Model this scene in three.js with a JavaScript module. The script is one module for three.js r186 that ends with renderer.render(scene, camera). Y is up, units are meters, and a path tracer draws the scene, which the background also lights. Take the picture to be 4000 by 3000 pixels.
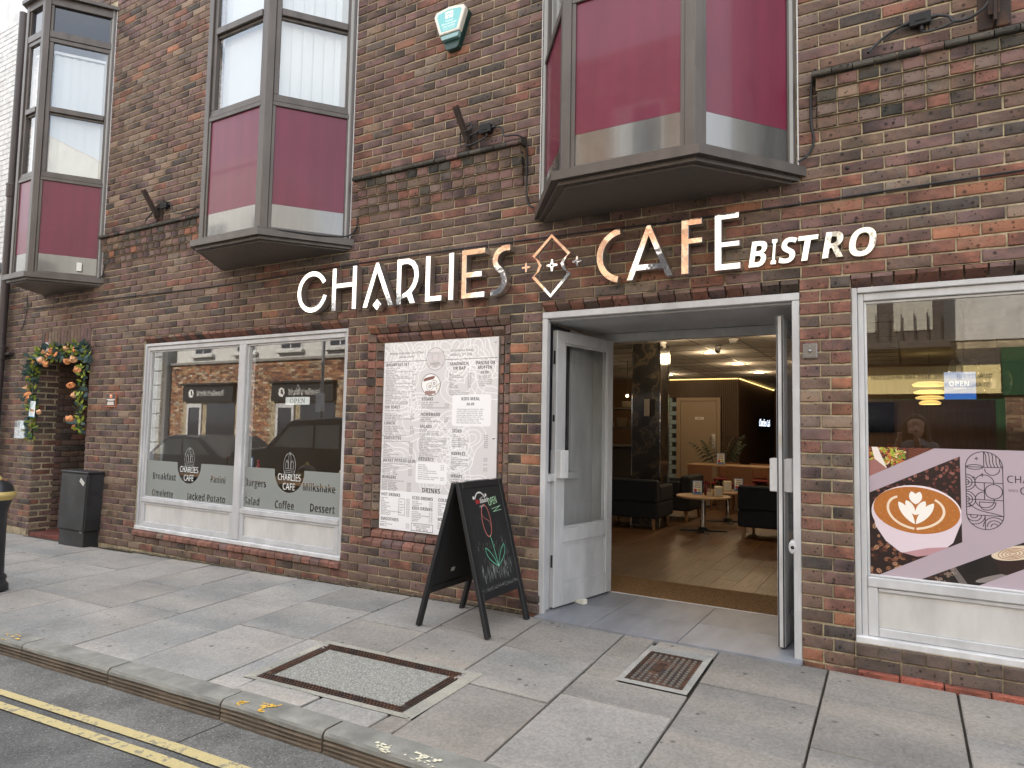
import * as THREE from 'three';
import { mergeGeometries } from 'three/addons/utils/BufferGeometryUtils.js';
import { FontLoader } from 'three/addons/loaders/FontLoader.js';
import { RectAreaLightUniformsLib } from 'three/addons/lights/RectAreaLightUniformsLib.js';

// ---------------------------------------------------------------- camera, sky, sun, exposure
const scene = new THREE.Scene();
const camera = new THREE.PerspectiveCamera(59.364, 4 / 3, 0.05, 400);
camera.position.set(4.3665, 1.3117, 4.3446);
camera.rotation.order = 'YXZ';
camera.rotation.set(0.066083, 0.531147, 0.019597);

const renderer = new THREE.WebGLRenderer({ antialias: true });
renderer.setSize(1024, 768);
renderer.toneMapping = THREE.LinearToneMapping;
renderer.toneMappingExposure = 3.0;
renderer.shadowMap.enabled = true;
RectAreaLightUniformsLib.init();

const sunDir = new THREE.Vector3(-0.30, 0.68, -0.80).normalize();   // the sun stands behind the cafe: its street front is in the shade, the houses across are lit
{ // computed sky: hazy air with thin broken cloud, the same all round
  const w = 512, h = 256, d = new Float32Array(w * h * 4), oct = [];
  const hash = (x, y, z) => { let n = Math.imul(x, 374761393) ^ Math.imul(y, 668265263) ^ Math.imul(z, 2147483647 ^ 0x5bd1e995); n = Math.imul(n ^ (n >>> 13), 1274126177); return ((n ^ (n >>> 16)) >>> 0) / 4294967296; };
  const vn = (x, y, z) => { const i = Math.floor(x), j = Math.floor(y), k = Math.floor(z), f = x - i, g = y - j, e = z - k, s = t => t * t * (3 - 2 * t), L = (a, b, t) => a + (b - a) * t, u = s(f), v = s(g), q = s(e); return L(L(L(hash(i, j, k), hash(i + 1, j, k), u), L(hash(i, j + 1, k), hash(i + 1, j + 1, k), u), v), L(L(hash(i, j, k + 1), hash(i + 1, j, k + 1), u), L(hash(i, j + 1, k + 1), hash(i + 1, j + 1, k + 1), u), v), q); };
  for (let j = 0; j < h; j++) for (let i = 0; i < w; i++) {
    const el = ((j + 0.5) / h - 0.5) * Math.PI, az = ((i + 0.5) / w - 0.5) * 2 * Math.PI, y = Math.sin(el), x = Math.cos(el) * Math.cos(az), z = Math.cos(el) * Math.sin(az), t = Math.pow(Math.max(0, y), 0.5), k = 4 * (j * w + i);
    let c = [0.90 - 0.42 * t, 0.95 - 0.36 * t, 1.0 - 0.22 * t];
    const sc = 2.2 / (0.35 + Math.max(0, y)), n = 0.5 * vn(x * sc + 9, 3, z * sc) + 0.28 * vn(x * sc * 2.1, 7, z * sc * 2.1 + 4) + 0.22 * vn(x * sc * 4.3, 1, z * sc * 4.3), m = Math.min(1, Math.max(0, (n - 0.36) * 4)) * 0.8;
    c = c.map((v, q) => v + ([1.03, 1.05, 1.07][q] - v) * m); if (y < 0) c = [0.30, 0.30, 0.29];
    d[k] = c[0]; d[k + 1] = c[1]; d[k + 2] = c[2]; d[k + 3] = 1;
  }
  const t = new THREE.DataTexture(d, w, h, THREE.RGBAFormat, THREE.FloatType); t.mapping = THREE.EquirectangularReflectionMapping; t.magFilter = t.minFilter = THREE.LinearFilter; t.needsUpdate = true;
  scene.background = t; scene.environment = t;
}
const sun = new THREE.DirectionalLight(0xfff5e8, 4.9);
sun.position.copy(sunDir).multiplyScalar(60);
sun.castShadow = true;
sun.shadow.radius = 1.5;
sun.shadow.mapSize.set(2048, 2048);
Object.assign(sun.shadow.camera, { left: -30, right: 30, top: 30, bottom: -30, near: 1, far: 160 });
scene.add(sun, sun.target);

// ---------------------------------------------------------------- helpers
function rngOf(seed) { let s = seed >>> 0; return () => { s = (s + 0x6D2B79F5) >>> 0; let t = Math.imul(s ^ (s >>> 15), 1 | s); t = (t + Math.imul(t ^ (t >>> 7), 61 | t)) ^ t; return ((t ^ (t >>> 14)) >>> 0) / 4294967296; }; }
const R = rngOf(20240611);
const rr = (a, b) => a + (b - a) * R();
const clamp = (x, a, b) => Math.min(b, Math.max(a, x));
const lerp = (a, b, t) => a + (b - a) * t;

const used = {};
function numbered(n) { if (!(n in used)) { used[n] = 0; return n; } used[n]++; return n + '_' + String(used[n]).padStart(3, '0'); }
function tag(o, label, category, group, kind) { o.userData.label = label; if (category) o.userData.category = category; if (group) o.userData.group = group; if (kind) o.userData.kind = kind; return o; }
function shade(o) { o.castShadow = true; o.receiveShadow = true; return o; }
function thing(name, label, category, pos = [0, 0, 0], turn = 0, group) {
  const o = new THREE.Group(); o.name = numbered(name); o.position.set(...pos); o.rotation.y = turn; scene.add(o);
  return tag(o, label, category, group);
}
function grp(name, parent) { const o = new THREE.Group(); o.name = name; parent.add(o); return o; }
function part(name, geo, mat, parent) { const m = shade(new THREE.Mesh(geo, mat)); m.name = name; parent.add(m); return m; }
function solo(name, geo, mat, label, category, group) { const m = shade(new THREE.Mesh(geo, mat)); m.name = numbered(name); scene.add(m); return tag(m, label, category, group); }
function structure(name, geo, mat) { const m = shade(new THREE.Mesh(geo, mat)); m.name = numbered(name); m.userData.kind = 'structure'; scene.add(m); return m; }
function structGroup(name) { const o = new THREE.Group(); o.name = numbered(name); o.userData.kind = 'structure'; scene.add(o); return o; }

// triangle soup with flat normals; uv in metres by the dominant axis
class Soup {
  constructor() { this.p = []; this.c = null; }
  tri(a, b, c) { this.p.push(...a, ...b, ...c); return this; }
  quad(a, b, c, d) { return this.tri(a, b, c).tri(a, c, d); }
  box(x0, x1, y0, y1, z0, z1, ch = 0) {
    if (x0 > x1) [x0, x1] = [x1, x0]; if (y0 > y1) [y0, y1] = [y1, y0]; if (z0 > z1) [z0, z1] = [z1, z0];
    const m = Math.min(x1 - x0, y1 - y0, z1 - z0) * 0.45; ch = Math.min(ch, m);
    const X = [x0, x1], Y = [y0, y1], Z = [z0, z1];
    if (ch <= 0) {
      const v = (i, j, k) => [X[i], Y[j], Z[k]];
      this.quad(v(0, 0, 1), v(1, 0, 1), v(1, 1, 1), v(0, 1, 1)).quad(v(1, 0, 0), v(0, 0, 0), v(0, 1, 0), v(1, 1, 0));
      this.quad(v(1, 0, 1), v(1, 0, 0), v(1, 1, 0), v(1, 1, 1)).quad(v(0, 0, 0), v(0, 0, 1), v(0, 1, 1), v(0, 1, 0));
      return this.quad(v(0, 1, 1), v(1, 1, 1), v(1, 1, 0), v(0, 1, 0)).quad(v(0, 0, 0), v(1, 0, 0), v(1, 0, 1), v(0, 0, 1));
    }
    const s = [-1, 1];
    // vertex on face `ax` at corner (i,j,k)
    const V = (ax, i, j, k) => [X[i] - (ax === 0 ? 0 : s[i] * ch), Y[j] - (ax === 1 ? 0 : s[j] * ch), Z[k] - (ax === 2 ? 0 : s[k] * ch)];
    const put = (pts, n) => { // orient by normal n
      const [a, b, c] = pts; const u = [b[0] - a[0], b[1] - a[1], b[2] - a[2]], w = [c[0] - a[0], c[1] - a[1], c[2] - a[2]];
      const d = (u[1] * w[2] - u[2] * w[1]) * n[0] + (u[2] * w[0] - u[0] * w[2]) * n[1] + (u[0] * w[1] - u[1] * w[0]) * n[2];
      if (d < 0) pts.reverse();
      pts.length === 3 ? this.tri(...pts) : this.quad(...pts);
    };
    for (const i of [0, 1]) {
      put([V(0, i, 0, 0), V(0, i, 1, 0), V(0, i, 1, 1), V(0, i, 0, 1)], [s[i], 0, 0]);
      put([V(1, 0, i, 0), V(1, 1, i, 0), V(1, 1, i, 1), V(1, 0, i, 1)], [0, s[i], 0]);
      put([V(2, 0, 0, i), V(2, 1, 0, i), V(2, 1, 1, i), V(2, 0, 1, i)], [0, 0, s[i]]);
    }
    for (const a of [0, 1]) for (const b of [0, 1]) {
      put([V(0, a, b, 0), V(1, a, b, 0), V(1, a, b, 1), V(0, a, b, 1)], [s[a], s[b], 0]);
      put([V(0, a, 0, b), V(2, a, 0, b), V(2, a, 1, b), V(0, a, 1, b)], [s[a], 0, s[b]]);
      put([V(1, 0, a, b), V(2, 0, a, b), V(2, 1, a, b), V(1, 1, a, b)], [0, s[a], s[b]]);
      for (const c of [0, 1]) put([V(0, a, b, c), V(1, a, b, c), V(2, a, b, c)], [s[a], s[b], s[c]]);
    }
    return this;
  }
  // polygon in a plane given by points, swept by vector d (convex polygon)
  prism(pts, d) {
    const q = pts.map(p => [p[0] + d[0], p[1] + d[1], p[2] + d[2]]), n = pts.length;
    let cx = 0, cy = 0, cz = 0; for (const p of [...pts, ...q]) { cx += p[0]; cy += p[1]; cz += p[2]; } cx /= 2 * n; cy /= 2 * n; cz /= 2 * n;
    const face = (f) => { // orient outward
      const u = [0, 1, 2].map(i => f[1][i] - f[0][i]), w = [0, 1, 2].map(i => f[2][i] - f[0][i]);
      const N = [u[1] * w[2] - u[2] * w[1], u[2] * w[0] - u[0] * w[2], u[0] * w[1] - u[1] * w[0]];
      const m = f.reduce((a, p) => [a[0] + p[0] / f.length, a[1] + p[1] / f.length, a[2] + p[2] / f.length], [0, 0, 0]);
      if (N[0] * (m[0] - cx) + N[1] * (m[1] - cy) + N[2] * (m[2] - cz) < 0) f = f.slice().reverse();
      for (let i = 1; i + 1 < f.length; i++) this.tri(f[0], f[i], f[i + 1]);
    };
    face(pts); face(q);
    for (let i = 0; i < n; i++) { const j = (i + 1) % n; face([pts[i], pts[j], q[j], q[i]]); }
    return this;
  }
  geo(uvScale = 1, shift = [0, 0]) {
    const g = new THREE.BufferGeometry(), P = new Float32Array(this.p), n = P.length / 3;
    g.setAttribute('position', new THREE.BufferAttribute(P, 3)); g.computeVertexNormals();
    boxUV(g, uvScale, shift);
    return g;
  }
}
function boxUV(g, s = 1, shift = [0, 0]) {
  const P = g.attributes.position, N = g.attributes.normal, uv = new Float32Array(P.count * 2);
  for (let i = 0; i < P.count; i++) {
    const ax = Math.abs(N.getX(i)), ay = Math.abs(N.getY(i)), az = Math.abs(N.getZ(i));
    let u, v; if (az >= ax && az >= ay) { u = P.getX(i); v = P.getY(i); } else if (ax >= ay) { u = P.getZ(i); v = P.getY(i); } else { u = P.getX(i); v = P.getZ(i); }
    uv[2 * i] = u * s + shift[0]; uv[2 * i + 1] = v * s + shift[1];
  }
  g.setAttribute('uv', new THREE.BufferAttribute(uv, 2)); return g;
}
const B = (...a) => new Soup().box(...a).geo();
function paint(g, c) { const n = g.attributes.position.count, a = new Float32Array(n * 3); for (let i = 0; i < n; i++) { a[3 * i] = c[0]; a[3 * i + 1] = c[1]; a[3 * i + 2] = c[2]; } g.setAttribute('color', new THREE.BufferAttribute(a, 3)); return g; }
function flat(g) { const h = g.index ? g.toNonIndexed() : g; for (const k of Object.keys(h.attributes)) if (!['position', 'normal', 'uv', 'color'].includes(k)) h.deleteAttribute(k); return h; }
function merge(list) { return mergeGeometries(list.map(flat), false); }
function moved(g, x, y, z, ry = 0, rx = 0, rz = 0, s = 1) { const m = new THREE.Matrix4().compose(new THREE.Vector3(x, y, z), new THREE.Quaternion().setFromEuler(new THREE.Euler(rx, ry, rz, 'YXZ')), Array.isArray(s) ? new THREE.Vector3(...s) : new THREE.Vector3(s, s, s)); return g.clone().applyMatrix4(m); }
function cable(pts, r, seg = 4, rad = 8) { const c = new THREE.CatmullRomCurve3(pts.map(p => new THREE.Vector3(...p)), false, 'centripetal'); return new THREE.TubeGeometry(c, Math.max(6, pts.length * seg), r, rad, false); }
function rod(a, b, r, r2 = r, seg = 12) { const A = new THREE.Vector3(...a), D = new THREE.Vector3(...b).sub(A), L = D.length(); const g = new THREE.CylinderGeometry(r2, r, L, seg); g.translate(0, L / 2, 0); g.applyQuaternion(new THREE.Quaternion().setFromUnitVectors(new THREE.Vector3(0, 1, 0), D.normalize())); g.translate(...a); return g; }
function lathe(pts, seg = 24) { return new THREE.LatheGeometry(pts.map(p => new THREE.Vector2(...p)), seg); }
// flat picture card with uv 0..1, facing +z, thickness t: front at z
function card(x0, x1, y0, y1, z) { const g = new THREE.PlaneGeometry(x1 - x0, y1 - y0); g.translate((x0 + x1) / 2, (y0 + y1) / 2, z); return g; }

// ---------------------------------------------------------------- computed textures
function lattice(n, seed) { const r = rngOf(seed), a = new Float32Array(n * n); for (let i = 0; i < a.length; i++) a[i] = r(); return a; }
function noiseField(size, base, oct, seed, gain = 0.5, stretch = 1) { // tileable fractal value noise, 0..1
  const out = new Float32Array(size * size); let amp = 1, tot = 0;
  for (let o = 0; o < oct; o++) {
    const ny = base << o, nx = Math.max(1, Math.round(ny / stretch)); if (ny > size) break;
    const r = rngOf(seed * 131 + o * 977 + 7), L = new Float32Array(nx * ny); for (let i = 0; i < L.length; i++) L[i] = r();
    for (let y = 0; y < size; y++) {
      const fy = y / size * ny, iy = Math.floor(fy), ty = fy - iy, sy = ty * ty * (3 - 2 * ty), r0 = (iy % ny) * nx, r1 = ((iy + 1) % ny) * nx;
      for (let x = 0; x < size; x++) {
        const fx = x / size * nx, ix = Math.floor(fx), tx = fx - ix, sx = tx * tx * (3 - 2 * tx), c0 = ix % nx, c1 = (ix + 1) % nx;
        const a = L[r0 + c0] + (L[r0 + c1] - L[r0 + c0]) * sx, b = L[r1 + c0] + (L[r1 + c1] - L[r1 + c0]) * sx;
        out[y * size + x] += amp * (a + (b - a) * sy);
      }
    }
    tot += amp; amp *= gain;
  }
  for (let i = 0; i < out.length; i++) out[i] /= tot;
  return out;
}
function stamp(f, size, x, y, rad, amt, soft = 0.5, rnd) { // round soft spot, wraps
  const r = Math.ceil(rad * 1.3);
  for (let j = -r; j <= r; j++) for (let i = -r; i <= r; i++) {
    const d = Math.hypot(i, j) / rad * (rnd ? 0.85 + 0.3 * rnd() : 1); if (d > 1) continue;
    const k = ((y + j + size) % size) * size + (x + i + size) % size; f[k] += amt * (d < 1 - soft ? 1 : (1 - d) / soft);
  }
}
function dataTex(size, fn, srgb = true, repeat = 1) {
  const d = new Uint8Array(size * size * 4);
  for (let i = 0; i < size * size; i++) { const c = fn(i); d[4 * i] = clamp(c[0], 0, 255); d[4 * i + 1] = clamp(c[1], 0, 255); d[4 * i + 2] = clamp(c[2], 0, 255); d[4 * i + 3] = 255; }
  const t = new THREE.DataTexture(d, size, size, THREE.RGBAFormat); t.wrapS = t.wrapT = THREE.RepeatWrapping; t.magFilter = THREE.LinearFilter; t.minFilter = THREE.LinearMipmapLinearFilter; t.generateMipmaps = true;
  if (srgb) t.colorSpace = THREE.SRGBColorSpace; t.repeat.set(repeat, repeat); t.needsUpdate = true; return t;
}
const grey = (f, a, b) => i => { const v = 255 * (a + (b - a) * f[i]); return [v, v, v]; };
function canvasTex(w, h, draw) { const c = document.createElement('canvas'); c.width = w; c.height = h; const g = c.getContext('2d'); draw(g, w, h); const t = new THREE.CanvasTexture(c); t.colorSpace = THREE.SRGBColorSpace; t.anisotropy = 8; return t; }
function fitText(g, s, x, y, w, size, font = 'sans-serif', weight = '') { // draws s from x so that it is w wide
  g.font = `${weight} ${size}px ${font}`; const m = g.measureText(s).width || 1; g.save(); g.translate(x, y); g.scale(w / m, 1); g.fillText(s, 0, 0); g.restore();
}

const std = (o) => new THREE.MeshStandardMaterial(o);
const phy = (o) => new THREE.MeshPhysicalMaterial(o);
const lin = (r, g, b) => new THREE.Color().setRGB(r, g, b);

// brick skin: pits, smudges, folds
const S1 = 1024;
const nA = noiseField(S1, 8, 6, 11), nB = noiseField(S1, 24, 5, 12), nC = noiseField(S1, 16, 6, 13, 0.6, 3);
const brickPits = new Float32Array(S1 * S1), brickSmut = new Float32Array(S1 * S1), brickBloom = new Float32Array(S1 * S1);
{ const r = rngOf(5);
  for (let i = 0; i < 5200; i++) stamp(brickPits, S1, Math.floor(r() * S1), Math.floor(r() * S1), 1 + r() * r() * 2.6, 0.7, 0.5);
  for (let i = 0; i < 520; i++) stamp(brickSmut, S1, Math.floor(r() * S1), Math.floor(r() * S1), 3 + r() * r() * 11, 0.75, 0.7, r);
  for (let i = 0; i < 500; i++) stamp(brickBloom, S1, Math.floor(r() * S1), Math.floor(r() * S1), 1 + r() * r() * 3, 0.6, 0.6); }
const brickMap = dataTex(S1, i => { // multiplies the brick's own colour
  let v = 0.60 + 0.56 * nA[i] + 0.42 * (nC[i] - 0.5); v *= 1 - 0.66 * Math.min(1, brickPits[i]); v *= 1 - 0.68 * Math.min(1, brickSmut[i]);
  const w = clamp((nB[i] - 0.60) * 3.0, 0, 1) * 0.20 + 0.35 * Math.min(1, brickBloom[i]) * (nB[i] > 0.5 ? 1 : 0.3), hue = nB[i] - 0.5;
  return [255 * Math.min(1, v * (1 + 0.10 * hue) + w), 255 * Math.min(1, v * (1 - 0.05 * hue) + w * 0.93), 255 * Math.min(1, v * (1 - 0.12 * hue) + w * 0.86)];
});
const brickBump = dataTex(S1, i => { const v = 255 * clamp(0.35 + 0.5 * nC[i] + 0.25 * (nB[i] - 0.5) - 0.4 * Math.min(1, brickPits[i]), 0, 1); return [v, v, v]; }, false);
const mortarN = noiseField(512, 16, 6, 21, 0.65);
const mortarMap = dataTex(512, i => { const v = 0.72 + 0.5 * (mortarN[i] - 0.35); return [255 * v, 250 * v, 238 * v]; });
const mortarBump = dataTex(512, grey(mortarN, 0, 1), false);

// concrete and stone
const cN = noiseField(S1, 4, 8, 31, 0.62), cF = noiseField(S1, 160, 3, 32, 0.7), cS = noiseField(S1, 6, 5, 33, 0.55, 3);
const cDots = new Float32Array(S1 * S1); { const r = rngOf(55); for (let i = 0; i < 2600; i++) stamp(cDots, S1, Math.floor(r() * S1), Math.floor(r() * S1), 0.8 + r() * 1.4, r() < 0.6 ? -0.5 : 0.6, 0.6); for (let i = 0; i < 10; i++) stamp(cDots, S1, Math.floor(r() * S1), Math.floor(r() * S1), 5 + r() * 7, -0.45, 0.35, r); }
const cGum = new Float32Array(S1 * S1); { const r = rngOf(57); for (let i = 0; i < 26; i++) stamp(cGum, S1, Math.floor(r() * S1), Math.floor(r() * S1), 4 + r() * 6, 0.5 + 0.5 * r(), 0.3, r); }
const slabMap = dataTex(S1, i => { const v = (0.68 + 0.22 * cN[i] + 0.22 * (cF[i] - 0.5) + 0.18 * (cS[i] - 0.5) + 0.18 * cDots[i]) * (1 - 0.42 * Math.min(1, cGum[i])); const t = (cS[i] - 0.5) * 0.06; return [255 * v * (1 + t), 255 * v, 255 * v * (1 - t)]; });
const slabBump = dataTex(S1, i => { const v = 255 * clamp(0.5 * cN[i] + 0.5 * cF[i] - 0.2 * Math.abs(cDots[i]), 0, 1); return [v, v, v]; }, false);
const aF = noiseField(S1, 128, 4, 41, 0.8), aL = noiseField(S1, 4, 6, 42, 0.55);
const aDots = new Float32Array(S1 * S1); { const r = rngOf(56); for (let i = 0; i < 16000; i++) stamp(aDots, S1, Math.floor(r() * S1), Math.floor(r() * S1), 1.0 + r() * 2.2, 0.2 + 0.8 * r() * r(), 0.5); }
const roadMap = dataTex(S1, i => { const v = 0.42 + 0.25 * (aF[i] - 0.5) + 0.28 * (aL[i] - 0.5) + 0.30 * Math.min(1, aDots[i]); return [255 * v, 255 * v, 252 * v]; });
const roadBump = dataTex(S1, i => { const v = 255 * clamp(0.4 * aF[i] + 0.6 * Math.min(1, aDots[i]), 0, 1); return [v, v, v]; }, false);
const rustN = noiseField(512, 8, 6, 61, 0.6);
const rustMap = dataTex(512, i => { const t = clamp((rustN[i] - 0.42) * 4, 0, 1); return [lerp(74, 116, t), lerp(64, 84, t), lerp(60, 66, t)]; });
const rustBump = dataTex(512, grey(rustN, 0, 1), false);
const paintN = noiseField(512, 4, 7, 71, 0.55, 0.33);
const paintMap = dataTex(512, i => { const v = 228 + 62 * (paintN[i] - 0.5); return [v, v, v]; });
const paintRough = dataTex(512, i => { const v = 140 + 120 * (paintN[i] - 0.5); return [v, v, v]; }, false);

const wavy = dataTex(256, grey(noiseField(256, 4, 3, 66, 0.45), 0, 1), false, 7);
const M = {
  brick: std({ vertexColors: true, map: brickMap, bumpMap: brickBump, bumpScale: 0.0035, roughness: 0.88 }),
  mortar: std({ color: lin(0.60, 0.52, 0.385), map: mortarMap, bumpMap: mortarBump, bumpScale: 0.004, roughness: 0.95 }),
  slab: std({ vertexColors: true, map: slabMap, bumpMap: slabBump, bumpScale: 0.003, roughness: 0.86 }),
  bed: std({ color: lin(0.07, 0.063, 0.053), map: mortarMap, roughness: 0.95 }),
  road: std({ color: lin(0.66, 0.65, 0.64), map: roadMap, bumpMap: roadBump, bumpScale: 0.005, roughness: 0.9 }),
  gutter: std({ color: lin(0.86, 0.83, 0.79), map: roadMap, bumpMap: roadBump, bumpScale: 0.003, roughness: 0.9 }),
  frame: std({ color: lin(0.62, 0.615, 0.62), map: paintMap, roughnessMap: paintRough, roughness: 0.85 }),
  whiteTrim: std({ color: lin(0.74, 0.73, 0.73), map: paintMap, roughness: 0.5 }),
  cream: std({ color: lin(0.70, 0.68, 0.65), map: paintMap, roughness: 0.5 }),
  bay: std({ color: lin(0.112, 0.094, 0.082), map: paintMap, roughness: 0.42, metalness: 0.25 }),
  soffit: std({ color: lin(0.112, 0.094, 0.082), bumpMap: paintRough, bumpScale: 0.010, roughness: 0.42 }),   // the bay paint, blistered
  glass: phy({ color: lin(0.97, 0.985, 0.98), roughness: 0.0, transmission: 1, thickness: 0, ior: 2.2 }),
  black: std({ color: lin(0.012, 0.012, 0.013), roughness: 0.5 }),
  blackMatte: std({ color: lin(0.016, 0.016, 0.017), roughness: 0.8 }),
  rubber: std({ color: lin(0.018, 0.018, 0.02), roughness: 0.6 }),
  polish: std({ color: lin(0.86, 0.85, 0.83), metalness: 1, roughness: 0.05, bumpMap: wavy, bumpScale: 0.00022 }),
  brushed: std({ color: lin(0.66, 0.655, 0.64), metalness: 1, roughness: 0.36 }),
  rust: std({ color: lin(0.62, 0.60, 0.60), map: rustMap, bumpMap: rustBump, bumpScale: 0.003, roughness: 0.85, metalness: 0.15 }),
  ironRust: std({ color: lin(0.62, 0.58, 0.57), map: rustMap, bumpMap: rustBump, bumpScale: 0.002, roughness: 0.7, metalness: 0.3 }),
};

// ---------------------------------------------------------------- ground: road, kerb, pavement
const gx = x => -0.015 + 0.019 * Math.max(Math.min(x - 1.5, 0), -16);
const G = (x, z) => gx(x) - 0.02 * z;                 // pavement surface
const kerbF = x => 2.145 - 0.033 * x, kerbB = x => 2.01 - 0.03 * x;
const roadY = x => gx(x) - 0.145;

{ // road: one sheet to the horizon
  const s = new Soup(); const xs = [-90, -14.5, -8, -4, -1, 1.5, 5, 12, 90], zs = [1.6, 3, 5, 7.9];
  for (let i = 0; i + 1 < xs.length; i++) for (let j = 0; j + 1 < zs.length; j++) s.quad([xs[i], roadY(xs[i]), zs[j + 1]], [xs[i + 1], roadY(xs[i + 1]), zs[j + 1]], [xs[i + 1], roadY(xs[i + 1]), zs[j]], [xs[i], roadY(xs[i]), zs[j]]);
  structure('road', s.geo(0.8), M.road);
  const e = new Soup(); e.box(-90, 90, -0.9, -0.75, -60, 70); structure('ground', e.geo(0.5), M.bed);
}
{ // concrete channel beside the kerb, in lengths
  const g = structGroup('gutter');
  const js = [-9, -6.6, -4.0, -1.4, 1.449, 4.1, 7];
  for (let i = 0; i + 1 < js.length; i++) {
    const a = js[i] + 0.004, b = js[i + 1] - 0.004, s = new Soup(), e = 0.004, N = 6;
    for (let k = 0; k < N; k++) { const p = lerp(a, b, k / N), q = lerp(a, b, (k + 1) / N), zo = x => 2.462 - 0.066 * x;
      s.quad([p, roadY(p) + e, zo(p)], [q, roadY(q) + e, zo(q)], [q, roadY(q) + e, kerbF(q) - 0.03], [p, roadY(p) + e, kerbF(p) - 0.03]); }
    part('channel_length', s.geo(0.8, [i * 0.37, 0]), M.gutter, g);
  }
}
{ // double yellow lines, worn: chips let the road through as gaps between short dashes of paint
  const yN = noiseField(512, 32, 5, 81, 0.7);
  const yMap = dataTex(512, i => { const w = clamp((yN[i] - 0.57) * 9, 0, 0.75), v = 0.92 + 0.2 * (yN[i] - 0.5); return [lerp(206 * v, 116, w), lerp(188 * v, 112, w), lerp(134 * v, 102, w)]; });
  const my = std({ map: yMap, bumpMap: roadBump, bumpScale: 0.003, roughness: 0.75 });
  for (const [z0, k0, z1, k1] of [[2.455, 0.067, 2.502, 0.059], [2.552, 0.063, 2.601, 0.057]]) {
    const s = new Soup(), N = 40; let r = rngOf(z0 * 1000);
    for (let k = 0; k < N; k++) { const p = lerp(-9, 6, k / N), q = lerp(-9, 6, (k + 1) / N), e = 0.008;
      s.quad([p, roadY(p) + e, z1 - k1 * p], [q, roadY(q) + e, z1 - k1 * q], [q, roadY(q) + e, z0 - k0 * q], [p, roadY(p) + e, z0 - k0 * p]); }
    structure('road_marking', s.geo(1), my);
  }
}
{ // kerb stones, face worn in ridges
  const g = structGroup('kerb');
  const kN = noiseField(512, 6, 6, 91, 0.6), kS = noiseField(512, 40, 4, 92, 0.6, 0.05);
  const top = dataTex(512, i => { const v = 0.74 + 0.36 * (kN[i] - 0.5); return [168 * v, 166 * v, 157 * v]; });
  const face = dataTex(512, i => { const v = 0.70 + 0.5 * (kN[i] - 0.5) + 0.30 * (kS[i] - 0.5); return [136 * v, 119 * v, 100 * v]; });
  const mt = std({ map: top, bumpMap: slabBump, bumpScale: 0.003, roughness: 0.85 }), mf = std({ map: face, bumpMap: slabBump, bumpScale: 0.004, roughness: 0.9 });
  const js = [-9.6, -8.7, -7.8, -6.85, -5.95, -5.02, -4.1, -3.18, -2.27, -1.36, -0.45, 0.46, 1.40, 2.08, 2.99, 3.9, 4.82, 5.74, 6.7];
  // profile: (dz from front line, dy below top)
  const prof = [[-0.135, 0], [-0.03, 0], [-0.012, 0.006], [-0.003, 0.017], [0, 0.032], [-0.005, 0.046], [0.003, 0.052], [-0.004, 0.066], [0.003, 0.072], [-0.003, 0.084], [0.003, 0.09], [0.004, 0.13]];
  for (let i = 0; i + 1 < js.length; i++) {
    const a = js[i] + 0.005, b = js[i + 1] - 0.005, N = 5, r = rngOf(400 + i), st = new Soup(), sf = new Soup(), rows = [];
    for (let k = 0; k <= N; k++) { const x = lerp(a, b, k / N); const endIn = (k === 0 || k === N) ? 0.006 : 0; rows.push(prof.map(([dz, dy], j) => [x, G(x, 2.0) - dy - endIn * 0.5 - (j > 0 && j < 5 ? r() * 0.003 : 0), kerbF(x) + dz - endIn * (j > 1 ? 1 : 0) + (j > 3 ? (r() - 0.5) * 0.005 : 0)])); }
    for (let k = 0; k < N; k++) for (let j = 0; j + 1 < prof.length; j++) (j < 4 ? st : sf).quad(rows[k][j], rows[k][j + 1], rows[k + 1][j + 1], rows[k + 1][j]);
    for (const k of [0, N]) { const q = rows[k], back = [q[0][0], q[0][1] - 0.13, q[0][2]]; for (let j = 0; j + 1 < q.length; j++) k ? sf.tri(back, q[j + 1], q[j]) : sf.tri(back, q[j], q[j + 1]); }
    const st_ = grp('kerb_stone', g);
    part('top', st.geo(1.3, [i * 0.31, 0]), mt, st_); part('face', sf.geo(1.3, [i * 0.57, 0]), mf, st_);
  }
  // flecks of old paint on two stones
  const mp = std({ color: lin(0.72, 0.43, 0.06), roughness: 0.7 }), mw = std({ color: lin(0.7, 0.66, 0.5), roughness: 0.7 });
  const fleck = (n, x0, x1, dz0, dz1, m, seed) => { const r = rngOf(seed), s = new Soup(); for (let k = 0; k < n; k++) { const x = lerp(x0, x1, (r() + r()) / 2), dz = lerp(dz0, dz1, r()), w = 0.004 + 0.014 * r() * r(), d = 0.003 + 0.006 * r(); const y = dz < -0.03 ? 0 : -0.018 * (dz + 0.03) / 0.03; const Y = G(x, 2.0) + y + 0.0035, z = kerbF(x) + dz; s.quad([x - w, Y, z + d], [x + w * 0.8, Y - 0.0005, z + d * 0.7], [x + w, Y, z - d], [x - w * 0.7, Y, z - d * 1.2]); } part('paint_flecks', s.geo(), m, g).userData.kind = 'stuff'; };
  fleck(26, 1.62, 1.72, -0.10, -0.012, mp, 1); fleck(14, 1.48, 1.56, -0.04, -0.012, mp, 2); fleck(22, 2.36, 2.46, -0.04, -0.008, mw, 3); fleck(24, 2.48, 2.72, -0.05, -0.01, mw, 4); fleck(8, -0.75, -0.55, -0.1, -0.01, mp, 6);
}
const rowSkew = x => x < 1.5 ? 0.085 : lerp(0.085, 0.0, clamp((x - 1.5) / 3.1, 0, 1));
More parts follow.
